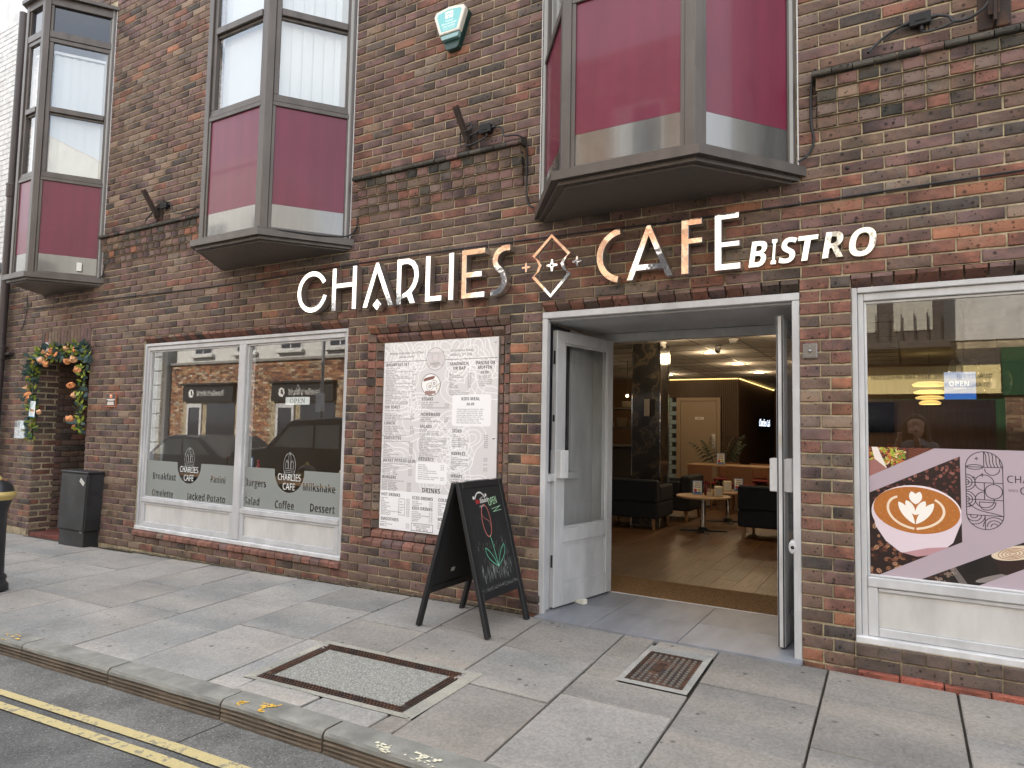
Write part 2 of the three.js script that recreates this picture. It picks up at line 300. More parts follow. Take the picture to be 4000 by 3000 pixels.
{
  const pav = structGroup('pavement');
  { const s = new Soup(); const xs = [-9.6, -6, -3, 0, 1.5, 4, 8]; for (let i = 0; i + 1 < xs.length; i++) { const a = xs[i], b = xs[i + 1], d = -0.016; s.quad([a, G(a, 2.05) + d, 2.02 - 0.03 * a], [b, G(b, 2.05) + d, 2.02 - 0.03 * b], [b, G(b, -0.4) + d, -0.4], [a, G(a, -0.4) + d, -0.4]); } part('bedding', s.geo(1), M.bed, pav); }
  const slab = (x0, x1, z0, z1, o = {}) => {
    const r = R, gap = 0.006, sk0 = o.straight ? 0 : rowSkew(x0), sk1 = o.straight ? 0 : rowSkew(x1), rock = [0, 0, 0, 0].map(() => (r() - 0.5) * 0.006), ch = 0.004;
    const zb = x => z1 === null ? kerbB(x) - 0.006 : z1 - gap;
    const c = [[x0 + sk0 * z0 + gap, z0 + gap], [x1 + sk1 * z0 - gap, z0 + gap], [x1 + sk1 * zb(x1) - gap, zb(x1)], [x0 + sk0 * zb(x0) + gap, zb(x0)]];
    const mx = (c[0][0] + c[2][0]) / 2, mz = (c[0][1] + c[2][1]) / 2, top = c.map(([x, z], i) => { const d = Math.hypot(mx - x, mz - z); return [x + (mx - x) / d * ch * 1.4, G(x, z) + rock[i], z + (mz - z) / d * ch * 1.4]; }), mid = c.map(([x, z], i) => [x, G(x, z) + rock[i] - ch, z]), bot = c.map(([x, z]) => [x, G(x, z) - 0.03, z]);
    const s = new Soup(); s.quad(top[3], top[2], top[1], top[0]);
    for (let i = 0; i < 4; i++) { const j = (i + 1) % 4; s.quad(top[i], top[j], mid[j], mid[i]).quad(mid[i], mid[j], bot[j], bot[i]); }
    const v = (o.v || 1) * (0.87 + 0.22 * r()), w = (r() - 0.5) * 0.03 + 0.012 + (o.warm || 0);
    part(o.name || 'slab', paint(s.geo(0.55, [r() * 5, r() * 5]), [0.440 * v * (1 + w), 0.420 * v, 0.392 * v * (1 - w)]), M.slab, pav);
  };
  const XL = [-9.55, -8.9, -8.26, -7.62, -7.0, -6.4, -5.8, -5.2, -4.6, -4.02, -3.42, -2.82, -2.16, -1.52, -0.92, -0.31, 0.30, 0.955, 1.566, 2.133, 2.745, 3.352, 3.956, 4.568, 5.18, 5.79, 6.4, 7.0];
  const special = { 16: [0.57, 1.21], 17: [0.725, 'cover'], 18: [0.555, 'cover'], 19: [0.66, 1.28], 20: 'meter', 21: [0.62, 1.24], 22: [0.448, 1.08, 1.7], 15: [0.745, 1.385], 14: [0.605, 1.24], 13: [0.775, 1.4] };
  for (let k = 0; k + 1 < XL.length; k++) {
    const x0 = XL[k], x1 = XL[k + 1], sp = special[k], zs0 = x0 < -3.4 && x0 > -5.4 ? 0.07 : 0.045, warm = x0 > 1.4 ? 0.025 : 0, v = x0 > 1.4 ? 0.88 : 1;
    if (sp === 'meter') {
      slab(x0, 2.955, zs0, 0.497, { warm: 0.06, v: 0.92 }); slab(x0, 2.965, 0.497, 0.835, { warm, v });
      slab(2.975, x1, 0.045, 0.192, { warm: 0.06, v: 0.95 }); slab(x0, x1, 0.835, 1.125, { warm, v: 0.86 }); slab(x0, x1, 1.125, null, { warm: 0, v: 0.98 });
      continue;
    }
    let js = sp || (k % 2 ? [0.61 + (R() - 0.5) * 0.04, 1.24] : [0.76 + (R() - 0.5) * 0.04, 1.39]);
    if (js[1] === 'cover') {
      const zc = 1.195; slab(x0, x1, zs0, js[0], { warm, v }); slab(x0, x1, js[0], zc, { warm: 0.03, v: 0.94 });
      if (k === 17) slab(x0, 1.175, zc, null, { v: 1.05 });
      continue;
    }
    let z = zs0; for (const j of js) { slab(x0, k === 18 ? x1 : x1, z, j, { warm, v }); z = j; } slab(k === 19 ? 2.235 : x0, x1, z, null, { warm, v });
  }
  // strips in front of the long cover, and its mortar surround
  slab(1.33, 1.80, 1.808, null, { straight: 1, v: 1.15, name: 'slab' }); slab(1.805, 2.225, 1.778, null, { straight: 1, v: 1.16 }); slab(2.23, 2.36, 1.772, null, { straight: 1, v: 0.78, warm: 0.05 });
  const band = (pts, col, seed) => { const s = new Soup(), y = p => [p[0], G(p[0], p[1]) + 0.0045, p[1]]; s.quad(y(pts[3]), y(pts[2]), y(pts[1]), y(pts[0])); part('mortar_band', paint(s.geo(0.9, [seed, seed]), col), M.slab, pav); };
  const cb = [0.53, 0.50, 0.42];
  band([[1.20, 1.175], [2.34, 1.140], [2.262, 1.187], [1.252, 1.220]], cb, 0.1); band([[2.262, 1.187], [2.34, 1.14], [2.352, 1.80], [2.273, 1.75]], cb, 0.3); band([[1.245, 1.84], [1.306, 1.807], [2.272, 1.75], [2.352, 1.785]].reverse().map(p => p).reverse(), cb, 0.6); band([[1.20, 1.175], [1.252, 1.22], [1.306, 1.807], [1.245, 1.84]].reverse(), cb, 0.8);
  const cm = [0.52, 0.50, 0.455], mo = [[2.968, 0.192], [3.352, 0.192], [3.372, 0.832], [2.985, 0.832]], mi = [[3.005, 0.297], [3.315, 0.297], [3.333, 0.785], [3.018, 0.785]];
  for (let i = 0; i < 4; i++) { const j = (i + 1) % 4; band([mo[i], mo[j], mi[j], mi[i]], cm, i * 0.23); }
  // dirt, grit and moss along the foot of the wall
  { const r = rngOf(77), s = new Soup(); for (let k = 0; k < 900; k++) { const x = lerp(-3.4, 2.0, r()), z = 0.015 + 0.05 * r() * r(), w = 0.004 + 0.012 * r(), h = 0.003 + 0.012 * r() * r(), y = G(x, z); s.prism([[x - w, y, z - w * .6], [x + w * .7, y, z - w * .5], [x + w, y, z + w * .5], [x - w * .6, y, z + w * .7]], [r() * .004, h, r() * .003]); }
    const m = part('grit', s.geo(3), std({ color: lin(0.24, 0.21, 0.15), map: mortarMap, roughness: 0.95 }), pav); m.userData.kind = 'stuff'; }
}
{ // red tile kerb strip in front of the right-hand window
  const r = rngOf(9); const t = structGroup('tile_strip');
  for (let k = 0; k < 9; k++) { const x = 4.108 + k * 0.203; part('tile', paint(new Soup().box(x, x + 0.197, -0.03, 0.008 + r() * 0.004, 0.0, 0.055, 0.004).geo(1, [r(), r()]), [0.34 * (0.85 + 0.3 * r()), 0.105, 0.065]), M.brick, t); }
}
// ---------------------------------------------------------------- covers let into the pavement
function bil(c, u, v) { return [0, 1].map(i => (c[0][i] * (1 - u) + c[1][i] * u) * (1 - v) + (c[3][i] * (1 - u) + c[2][i] * u) * v); }
{
  const o = thing('inspection_cover', 'long rusty iron inspection cover filled with grey aggregate concrete', 'manhole cover');
  const c = [[1.256, 1.222], [2.258, 1.189], [2.270, 1.748], [1.308, 1.804]], P = (u, v, h) => { const [x, z] = bil(c, u, v); return [x, G(x, z) + h, z]; };
  const s = new Soup(), bx = (u0, u1, v0, v1, h0, h1) => s.prism([P(u0, v0, h0), P(u1, v0, h0), P(u1, v1, h0), P(u0, v1, h0)], [0, h1 - h0, 0]);
  const du = 0.058, dv = 0.105;
  bx(0, 1, 0, dv, -0.02, 0); bx(0, 1, 1 - dv, 1, -0.02, 0); bx(0, du, dv, 1 - dv, -0.02, 0); bx(1 - du, 1, dv, 1 - dv, -0.02, 0);
  part('frame', s.geo(2), M.ironRust, o);
  const t = new Soup(), st = (u, v, a, b) => t.prism([P(u - a, v - b, 0), P(u + a, v - b, 0), P(u + a, v + b, 0), P(u - a, v + b, 0)], [0, 0.0055, 0]);
  for (let i = 0; i < 46; i++) for (const k of [0, 1, 2]) { const u = (i + 0.5 + (k === 1 ? 0.5 : 0)) / 46; if (u < 0.985) { st(u, 0.014 + k * 0.036, 0.007, 0.010); st(u, 1 - 0.014 - k * 0.036, 0.007, 0.010); } }
  for (let i = 4; i < 24; i++) for (const k of [0, 1, 2]) { const v = (i + (k === 1 ? 0.5 : 0)) / 28; st(0.009 + k * 0.021, v, 0.0058, 0.013); st(1 - 0.009 - k * 0.021, v, 0.0058, 0.013); }
  part('tread_studs', t.geo(2), M.ironRust, o);
  const inf = new Soup().quad(P(du, 1 - dv, -0.003), P(1 - du, 1 - dv, -0.003), P(1 - du, dv, -0.003), P(du, dv, -0.003));
  const aggF = noiseField(512, 128, 2, 95, 0.9); const agg = dataTex(512, i => { const v = 0.66 + 0.34 * clamp((aggF[i] - 0.3) * 2.2, 0, 1); return [228 * v, 228 * v, 222 * v]; });
  part('concrete_infill', inf.geo(1.6), std({ color: lin(0.56, 0.55, 0.52), map: agg, bumpMap: dataTex(512, grey(aggF, 0, 1), false), bumpScale: 0.006, roughness: 0.9 }), o);
}
const font = await new FontLoader().loadAsync('fonts/droid/droid_sans_bold.typeface.json');
{
  const o = thing('meter_cover', 'small rusty square-studded iron cover with raised lettering in mortar surround', 'meter cover');
  const c = [[3.005, 0.297], [3.315, 0.297], [3.333, 0.785], [3.018, 0.785]], P = (u, v, h) => { const [x, z] = bil(c, u, v); return [x, G(x, z) + h, z]; };
  const bx = (s, u0, u1, v0, v1, h0, h1) => s.prism([P(u0, v0, h0), P(u1, v0, h0), P(u1, v1, h0), P(u0, v1, h0)], [0, h1 - h0, 0]);
  const f = new Soup(); bx(f, 0, 1, 0, 0.03, -0.02, 0.002); bx(f, 0, 1, 0.97, 1, -0.02, 0.002); bx(f, 0, 0.045, 0.03, 0.97, -0.02, 0.002); bx(f, 0.955, 1, 0.03, 0.97, -0.02, 0.002);
  for (let i = 0; i < 16; i++) { bx(f, -0.012, 0.03, (i + 0.2) / 16, (i + 0.65) / 16, -0.01, 0.005); bx(f, 0.97, 1.012, (i + 0.2) / 16, (i + 0.65) / 16, -0.01, 0.005); } for (let i = 0; i < 9; i++) bx(f, (i + 0.2) / 9, (i + 0.6) / 9, -0.008, 0.02, -0.01, 0.005);
  part('frame', f.geo(2), M.ironRust, o);
  part('lid', bx(new Soup(), 0.055, 0.945, 0.04, 0.96, -0.02, -0.001).geo(2), M.rust, o);
  const t = new Soup(); for (let i = 0; i < 8; i++) for (let j = 0; j < 13; j++) { const u = 0.11 + i * 0.111, v = 0.075 + j * 0.0705; if ((i >= 2 && i <= 3 && j >= 3 && j <= 8) || (i === 3 && (j === 1 || j === 11))) continue; bx(t, u - 0.026, u + 0.026, v - 0.017, v + 0.017, -0.001, 0.004); }
  part('tread_studs', t.geo(2), std({ color: lin(0.20, 0.185, 0.17), metalness: 0.5, roughness: 0.5 }), o);
  const shapes = font.generateShapes('METER', 0.034), tg = new THREE.ExtrudeGeometry(shapes, { depth: 0.004, bevelEnabled: false, curveSegments: 3 });
  tg.computeBoundingBox(); tg.translate(-(tg.boundingBox.max.x) / 2, -0.012, 0); tg.rotateX(-Math.PI / 2); tg.rotateY(Math.PI / 2); tg.scale(1.25, 1, 1);
  const q = P(0.40, 0.46, -0.001); tg.translate(q[0], q[1], q[2]); part('lettering', flat(tg), M.ironRust, o);
}

// ---------------------------------------------------------------- the cafe building
const cafe = thing('cafe_building', 'brown brick cafe building with canted bays above white-framed shop windows', 'building');
const H0 = 2.175, CO = 0.075, BR = 0.225;
const yOf = n => H0 + CO * n;
const PAL = {
  brown: [0.178, 0.116, 0.090], plum: [0.180, 0.108, 0.097], dark: [0.122, 0.088, 0.072], red: [0.230, 0.106, 0.077], orange: [0.300, 0.138, 0.085], tan: [0.215, 0.153, 0.112], moss: [0.070, 0.062, 0.050],
};
const CLS = Object.keys(PAL);
function pick(x, y, r) {
  const w = x < -1.9 ? { brown: 40, plum: 25, dark: 14, tan: 14, red: 5, orange: 2 } : y > 2.75 ? { brown: 38, plum: 32, dark: 11, red: 13, tan: 4, orange: 2 } : x > 2.0 ? { brown: 28, plum: 19, dark: 12, red: 30, tan: 5, orange: 6 } : { brown: 36, plum: 21, dark: 13, red: 20, tan: 7, orange: 3 };
  let t = r() * 100; for (const k in w) { t -= w[k]; if (t < 0) return k; } return 'brown';
}
// unit brick, x 0..1 scaled later by length; y 0..h
function brickVariant(L, h, col, r, depth = 0.05) {
  const us = [0, 0.026 * 0.215 / L, 0.5, 1 - 0.026 * 0.215 / L, 1], vs = [0, 0.085, 0.915, 1], pos = [], uv = [], idx = [], nx = us.length, ny = vs.length, ou = r() * 7, ov = r() * 7, tilt = (r() - 0.5) * 0.003;
  for (let j = 0; j < ny; j++) for (let i = 0; i < nx; i++) {
    const edge = i === 0 || j === 0 || i === nx - 1 || j === ny - 1; let x = us[i] * L, y = vs[j] * h;
    if (edge) { x += (r() - 0.5) * 0.004; y += (r() - 0.5) * 0.0045; }
    pos.push(x, y, edge ? -0.0048 - 0.003 * r() : (r() - 0.5) * 0.003 + tilt * (us[i] - 0.5)); uv.push(x + ou, y + ov);
  }
  for (let j = 0; j + 1 < ny; j++) for (let i = 0; i + 1 < nx; i++) { const a = j * nx + i; idx.push(a, a + 1, a + nx + 1, a, a + nx + 1, a + nx); }
  const ring = []; for (let i = 0; i < nx; i++) ring.push(i); for (let j = 1; j < ny; j++) ring.push(j * nx + nx - 1); for (let i = nx - 2; i >= 0; i--) ring.push((ny - 1) * nx + i); for (let j = ny - 2; j > 0; j--) ring.push(j * nx);
  const base = pos.length / 3; for (const k of ring) { pos.push(pos[3 * k], pos[3 * k + 1], -depth); uv.push(uv[2 * k] + 0.03, uv[2 * k + 1] + 0.03); }
  for (let k = 0; k < ring.length; k++) { const l = (k + 1) % ring.length; idx.push(ring[k], base + k, base + l, ring[k], base + l, ring[l]); }
  const g = new THREE.BufferGeometry(); g.setAttribute('position', new THREE.Float32BufferAttribute(pos, 3)); g.setAttribute('uv', new THREE.Float32BufferAttribute(uv, 2)); g.setIndex(idx); g.computeVertexNormals();
  // burnt ends on some bricks
  const n = pos.length / 3, c = new Float32Array(n * 3), burn = r() < 0.26 ? (r() < 0.5 ? 0 : 1) : -1, bd = 0.58 + 0.3 * r();
  for (let i = 0; i < n; i++) { const u = pos[3 * i] / L, k = burn >= 0 && Math.abs(u - burn) < 0.3 ? bd : 1; for (let q = 0; q < 3; q++) c[3 * i + q] = col[q] * k; }
  g.setAttribute('color', new THREE.BufferAttribute(c, 3)); return g;
}
const variants = {};
{ const r = rngOf(4242); for (const k of CLS) { const tone = () => { const m = 0.84 + 0.32 * r(), t = (r() - 0.5) * 0.14; return [PAL[k][0] * m * (1 + t), PAL[k][1] * m, PAL[k][2] * m * (1 - t)]; };
  variants[k] = { s: [...Array(8)].map(() => brickVariant(0.215, 0.065, tone(), r)), h: [...Array(5)].map(() => brickVariant(0.1025, 0.065, tone(), r)) }; } }
const bricks = [];                      // {g, x, y, z, sx, ry}
const rB = rngOf(31337);
function addBrick(x0, x1, n, z = 0, cls) {
  const L = x1 - x0, kind = L > 0.15 ? 's' : 'h', list = variants[cls || pick((x0 + x1) / 2, yOf(n), rB)][kind];
  bricks.push({ g: list[Math.floor(rB() * list.length)], x: x0, y: yOf(n) + 0.005 + (rB() - 0.5) * 0.0015, z: z + (rB() - 0.5) * 0.003, sx: L / (kind === 's' ? 0.215 : 0.1025), ry: 0 });
}
// openings in the front wall: x0, x1, y0, y1; "skin" ones only leave out the facing bricks
const OPEN = [[-5.24, -4.02, -1, 2.20], [-2.945, 0.128, 0.075, H0 + CO], [0.365, 1.79, 0.30, H0], [2.06, 3.815, -1, H0 + CO], [4.092, 7.3, 0.0, H0 + CO]];
const bayX = [[-5.24, -3.88], [-1.655, 0.11], [2.03, 3.812]];
const SKIN = [...bayX.map(([a, b]) => [a + 0.01, b - 0.005, 2.93, 6.45]), [-2.945, 0.128, H0, H0 + CO], [2.06, 3.815, H0, H0 + CO], [4.092, 7.3, H0, H0 + CO], [-2.945, 0.128, 0.075, 0.15], [4.092, 7.3, 0.0, 0.15],
  [-5.18, -4.01, 2.20, 2.425], [3.925, 7.3, yOf(13), yOf(17) + 0.074], [0.222, 1.885, yOf(13), yOf(17) + 0.074], [-3.82, -1.665, yOf(13), yOf(17) + 0.074]];
const WX0 = -6.13, WX1 = 7.3, NTOP = 60;
for (let n = -31; n < NTOP; n++) {
  const yc = yOf(n) + CO / 2, cuts = [...OPEN, ...SKIN].filter(o => yc > o[2] && yc < o[3]).map(o => [o[0], o[1]]).sort((a, b) => a[0] - b[0]);
  let segs = [], x = WX0; for (const [a, b] of cuts) { if (a > x) segs.push([x, a]); x = Math.max(x, b); } if (x < WX1) segs.push([x, WX1]);
  for (const [a, b] of segs) {
    const w = b - a; if (w < 0.03) continue; const off = n & 1 ? 0 : BR / 2, J = 0.0042;
    if (w < 0.12) { addBrick(a + J * .5, b - J * .5, n); continue; }
    if (w < 0.34) { const t = a + w * (n & 1 ? 0.41 : 0.60); addBrick(a + 0.001, t - J, n); addBrick(t + J, b - 0.001, n); continue; }
    let p = a; const js = []; for (let k = Math.ceil((a - off) / BR); off + k * BR < b; k++) js.push(off + k * BR);
    const ends = js.filter(j => j - a > 0.055 && b - j > 0.055); ends.push(b); if (yOf(n) < -0.14 && a < -4) continue;
    for (const e of ends) { addBrick(p + (p === a ? 0.001 : J), e - (e === b ? 0.001 : J), n); p = e; }
  }
}
// corbelled header courses with a weathered cap
const corbelMortar = new Soup();
for (const [a, b] of [[3.925, 7.3], [0.222, 1.885], [-3.82, -1.665]]) {
  for (let k = 0; k < 4; k++) { const z = 0.014 + k * 0.016; corbelMortar.box(a + 0.012 - k * 0.004, b - 0.012 + k * 0.004, yOf(13 + k), yOf(14 + k) - 0.001, -0.02, z - 0.010); for (let x = a; x < b - 0.03; x += 0.1125) addBrick(x + 0.003, Math.min(x + 0.1085, b), 13 + k, z, rB() < (k === 3 ? 0.3 : 0.06) ? 'moss' : undefined); }
}
const canted = [];                      // prisms of special bricks: {pts profile (z,y), x0, x1, col}
function tone(cls) { const m = 0.85 + 0.35 * rB(), c = PAL[cls || pick(2.5, 1, rB)]; return c.map(v => v * m); }
function prismX(x0, x1, prof, col, ox = rB() * 9) { const s = new Soup(); s.prism(prof.map(([z, y]) => [x0, y, z]), [x1 - x0, 0, 0]); return paint(s.geo(1, [ox, ox * 0.7]), col); }
function cantHead(x0, x1, y0, y1, zA, zB) { // head: flat lip above, splay below leading back to the frame
  const n = Math.round((x1 - x0) / 0.1125), w = (x1 - x0) / n;
  for (let i = 0; i < n; i++) { const a = x0 + i * w + 0.005, b = x0 + (i + 1) * w - 0.005, t = rB() * 0.004; canted.push(prismX(a, b, [[zA - 0.10, y1 - 0.005], [zA - 0.003, y1 - 0.005], [zA, y1 - 0.009], [zA, y1 - 0.026 - t], [zB, y0 + 0.006], [zB - 0.006, y0 + 0.003], [zA - 0.10, y0 + 0.003]], tone())); }
}
function cantSill(x0, x1, y0, y1, zA, zB, cls) { const n = Math.round((x1 - x0) / 0.1125), w = (x1 - x0) / n;
  for (let i = 0; i < n; i++) { const a = x0 + i * w + 0.0045, b = x0 + (i + 1) * w - 0.0045, t = rB() * 0.003; canted.push(prismX(a, b, [[zB - 0.05, y0 + 0.005], [zA - 0.003, y0 + 0.005], [zA, y0 + 0.010], [zA, y0 + 0.040 + t], [zA - 0.006, y0 + 0.049], [zB, y1 - 0.003], [zB - 0.05, y1 - 0.003]], tone(rB() < 0.55 ? 'red' : cls))); } }
cantHead(-2.945, 0.128, H0, H0 + CO, 0.004, -0.055); cantHead(2.06, 3.815, H0, H0 + CO, 0.004, -0.055); cantHead(4.092, 7.3, H0, H0 + CO, 0.004, -0.055);
cantSill(-2.945, 0.128, 0.075, 0.15, 0.022, -0.03);
for (let x = 4.094; x < 7.2; x += 0.1125) canted.push(prismX(x + 0.004, x + 0.1085, [[-0.05, 0.080], [0.010, 0.080], [0.014, 0.086], [0.014, 0.138], [0.008, 0.147], [-0.05, 0.149]], tone('dark')));
for (let x = 4.092; x < 7.2; x += 0.225) canted.push(prismX(x + 0.003, x + 0.219, [[-0.05, 0.006], [0.004, 0.006], [0.008, 0.012], [0.008, 0.064], [0.004, 0.070], [-0.05, 0.070]], tone('dark')));
// menu recess: two splayed rings
cantHead(0.365, 1.79, yOf(-1), H0, 0.002, -0.032); cantHead(0.435, 1.72, yOf(-2), yOf(-1), -0.034, -0.068);
cantSill(0.365, 1.79, yOf(-25), yOf(-24), 0.0, -0.034); cantSill(0.435, 1.72, yOf(-24), yOf(-23), -0.034, -0.068);
for (const s of [0, 1]) for (let n = -24; n < -1; n++) {
  const e = 0.004, o = s ? 1.79 : 0.365, q = s ? -1 : 1, y0 = yOf(n) + 0.005, y1 = yOf(n + 1) - 0.005, col = tone();
  let p = new Soup().prism([[o, y0, -0.06], [o + q * 0.002, y0, -0.002], [o + q * 0.020, y0, -0.002], [o + q * 0.064, y0, -0.034], [o + q * 0.064, y0, -0.06]], [0, y1 - y0, 0]); canted.push(paint(p.geo(1, [rB() * 9, 0]), col));
  if (n < -2 && n > -24) { const o2 = o + q * 0.073; p = new Soup().prism([[o2, y0, -0.09], [o2, y0, -0.036], [o2 + q * 0.016, y0, -0.036], [o2 + q * 0.056, y0, -0.068], [o2 + q * 0.056, y0, -0.09]], [0, y1 - y0, 0]); canted.push(paint(p.geo(1, [rB() * 9, 0]), tone())); }
}
// soldier course over the passage door
for (let x = -5.18; x < -4.04; x += 0.0765) canted.push(paint(new Soup().box(x + 0.004, Math.min(x + 0.072, -4.012), 2.206, 2.421, -0.05, 0.001 + rB() * 0.003, 0.005).geo(1, [rB() * 9, rB() * 9]), tone(pick(-4, 2, rB))));
const caps = [];
for (const [a, b] of [[3.90, 7.3], [0.195, 1.905], [-3.85, -1.665]]) for (let x = a; x < b - 0.02; x += 0.1125) { const y0 = yOf(17), t = rB() * 0.006; caps.push(prismX(x + 0.003, Math.min(x + 0.1095, b), [[-0.02, y0 + 0.001], [0.082 + t, y0 + 0.001], [0.088 + t, y0 + 0.010], [0.086 + t, y0 + 0.030], [0.01, y0 + 0.072], [-0.02, y0 + 0.072]], tone(rB() < 0.7 ? 'moss' : 'plum'))); }

{ // put the bricks up: the 300 that show largest are meshes of their own, the rest one mesh
  const wall = grp('wall', cafe);
  camera.updateMatrixWorld(); camera.updateProjectionMatrix();
  const v = new THREE.Vector3(), wv = new THREE.Vector3();
  for (const b of bricks) { const L = b.sx * (b.g.boundingBox || (b.g.computeBoundingBox(), b.g.boundingBox)).max.x; v.set(b.x + L / 2, b.y + 0.03, 0); const d2 = v.distanceToSquared(camera.position), c = (camera.position.z) / Math.sqrt(d2); v.project(camera); b.shows = (Math.abs(v.x) < 1.02 && Math.abs(v.y) < 1.02) ? L * c / d2 : -1; }   // only decides which bricks become meshes of their own
  bricks.sort((p, q) => q.shows - p.shows);
  bricks.slice(0, 300).forEach(b => { const m = part('brick', b.g, M.brick, wall); m.position.set(b.x, b.y, b.z); m.scale.x = b.sx; });
  const rest = bricks.slice(300).map(b => { const g = b.g.clone(); g.scale(b.sx, 1, 1); g.translate(b.x, b.y, b.z); return g; });
  part('bricks', merge(rest), M.brick, wall).userData.kind = 'stuff';
  for (const g of caps) part('cap_brick', g, M.brick, wall);
  canted.forEach(g => { g.computeBoundingSphere(); v.copy(g.boundingSphere.center); g.shows = 1 / v.distanceToSquared(camera.position); v.project(camera); if (Math.abs(v.x) > 1.02 || Math.abs(v.y) > 1.02) g.shows = 0; });
  canted.sort((a, b) => b.shows - a.shows);
  canted.slice(0, 190).forEach(g => part('shaped_brick', g, M.brick, wall));
  if (canted.length > 190) part('shaped_bricks', merge(canted.slice(190)), M.brick, wall).userData.kind = 'stuff';
  // mortar body of the wall, cut round the openings
  const xs = [...new Set([WX0, WX1, ...OPEN.flatMap(o => [o[0], o[1]])])].sort((a, b) => a - b), ys = [...new Set([-0.4, 10.0, ...OPEN.flatMap(o => [Math.max(-0.4, o[2]), o[3]])])].sort((a, b) => a - b), s = new Soup();
  for (let i = 0; i + 1 < xs.length; i++) { let y0 = null; for (let j = 0; j + 1 < ys.length; j++) { const cx = (xs[i] + xs[i + 1]) / 2, cy = (ys[j] + ys[j + 1]) / 2, hole = OPEN.some(o => cx > o[0] && cx < o[1] && cy > o[2] && cy < o[3]); if (!hole && y0 === null) y0 = ys[j]; if (y0 !== null && (hole || j + 2 === ys.length)) { s.box(xs[i], xs[i + 1], y0, hole ? ys[j] : ys[j + 1], -0.26, -0.0088); y0 = null; } } }
  for (const [a, b] of [[-2.945, 0.128], [2.06, 3.815], [4.092, 7.3]]) s.box(a, b, H0, H0 + CO, -0.26, -0.064); s.box(-2.945, 0.128, 0.075, 0.15, -0.26, -0.045).box(4.092, 7.3, 0.0, 0.15, -0.26, 0.002);
  s.box(0.365, 1.79, 0.30, H0, -0.26, -0.078);                       // back of the menu recess
  s.box(0.365, 0.432, yOf(-23), yOf(-2), -0.26, -0.042); s.box(1.722, 1.79, yOf(-23), yOf(-2), -0.26, -0.042);
  part('mortar', merge([s.geo(1.5), corbelMortar.geo(1.5)]), M.mortar, wall);
  part('upper_floors', new Soup().box(WX0, WX1 + 6, 2.95, 10.0, -15, -0.27).geo(), M.mortar, cafe);
  part('side_wall', new Soup().box(WX1 + 0.002, WX1 + 6, -0.4, 10.0, -0.26, 0).geo(), M.mortar, cafe);
}

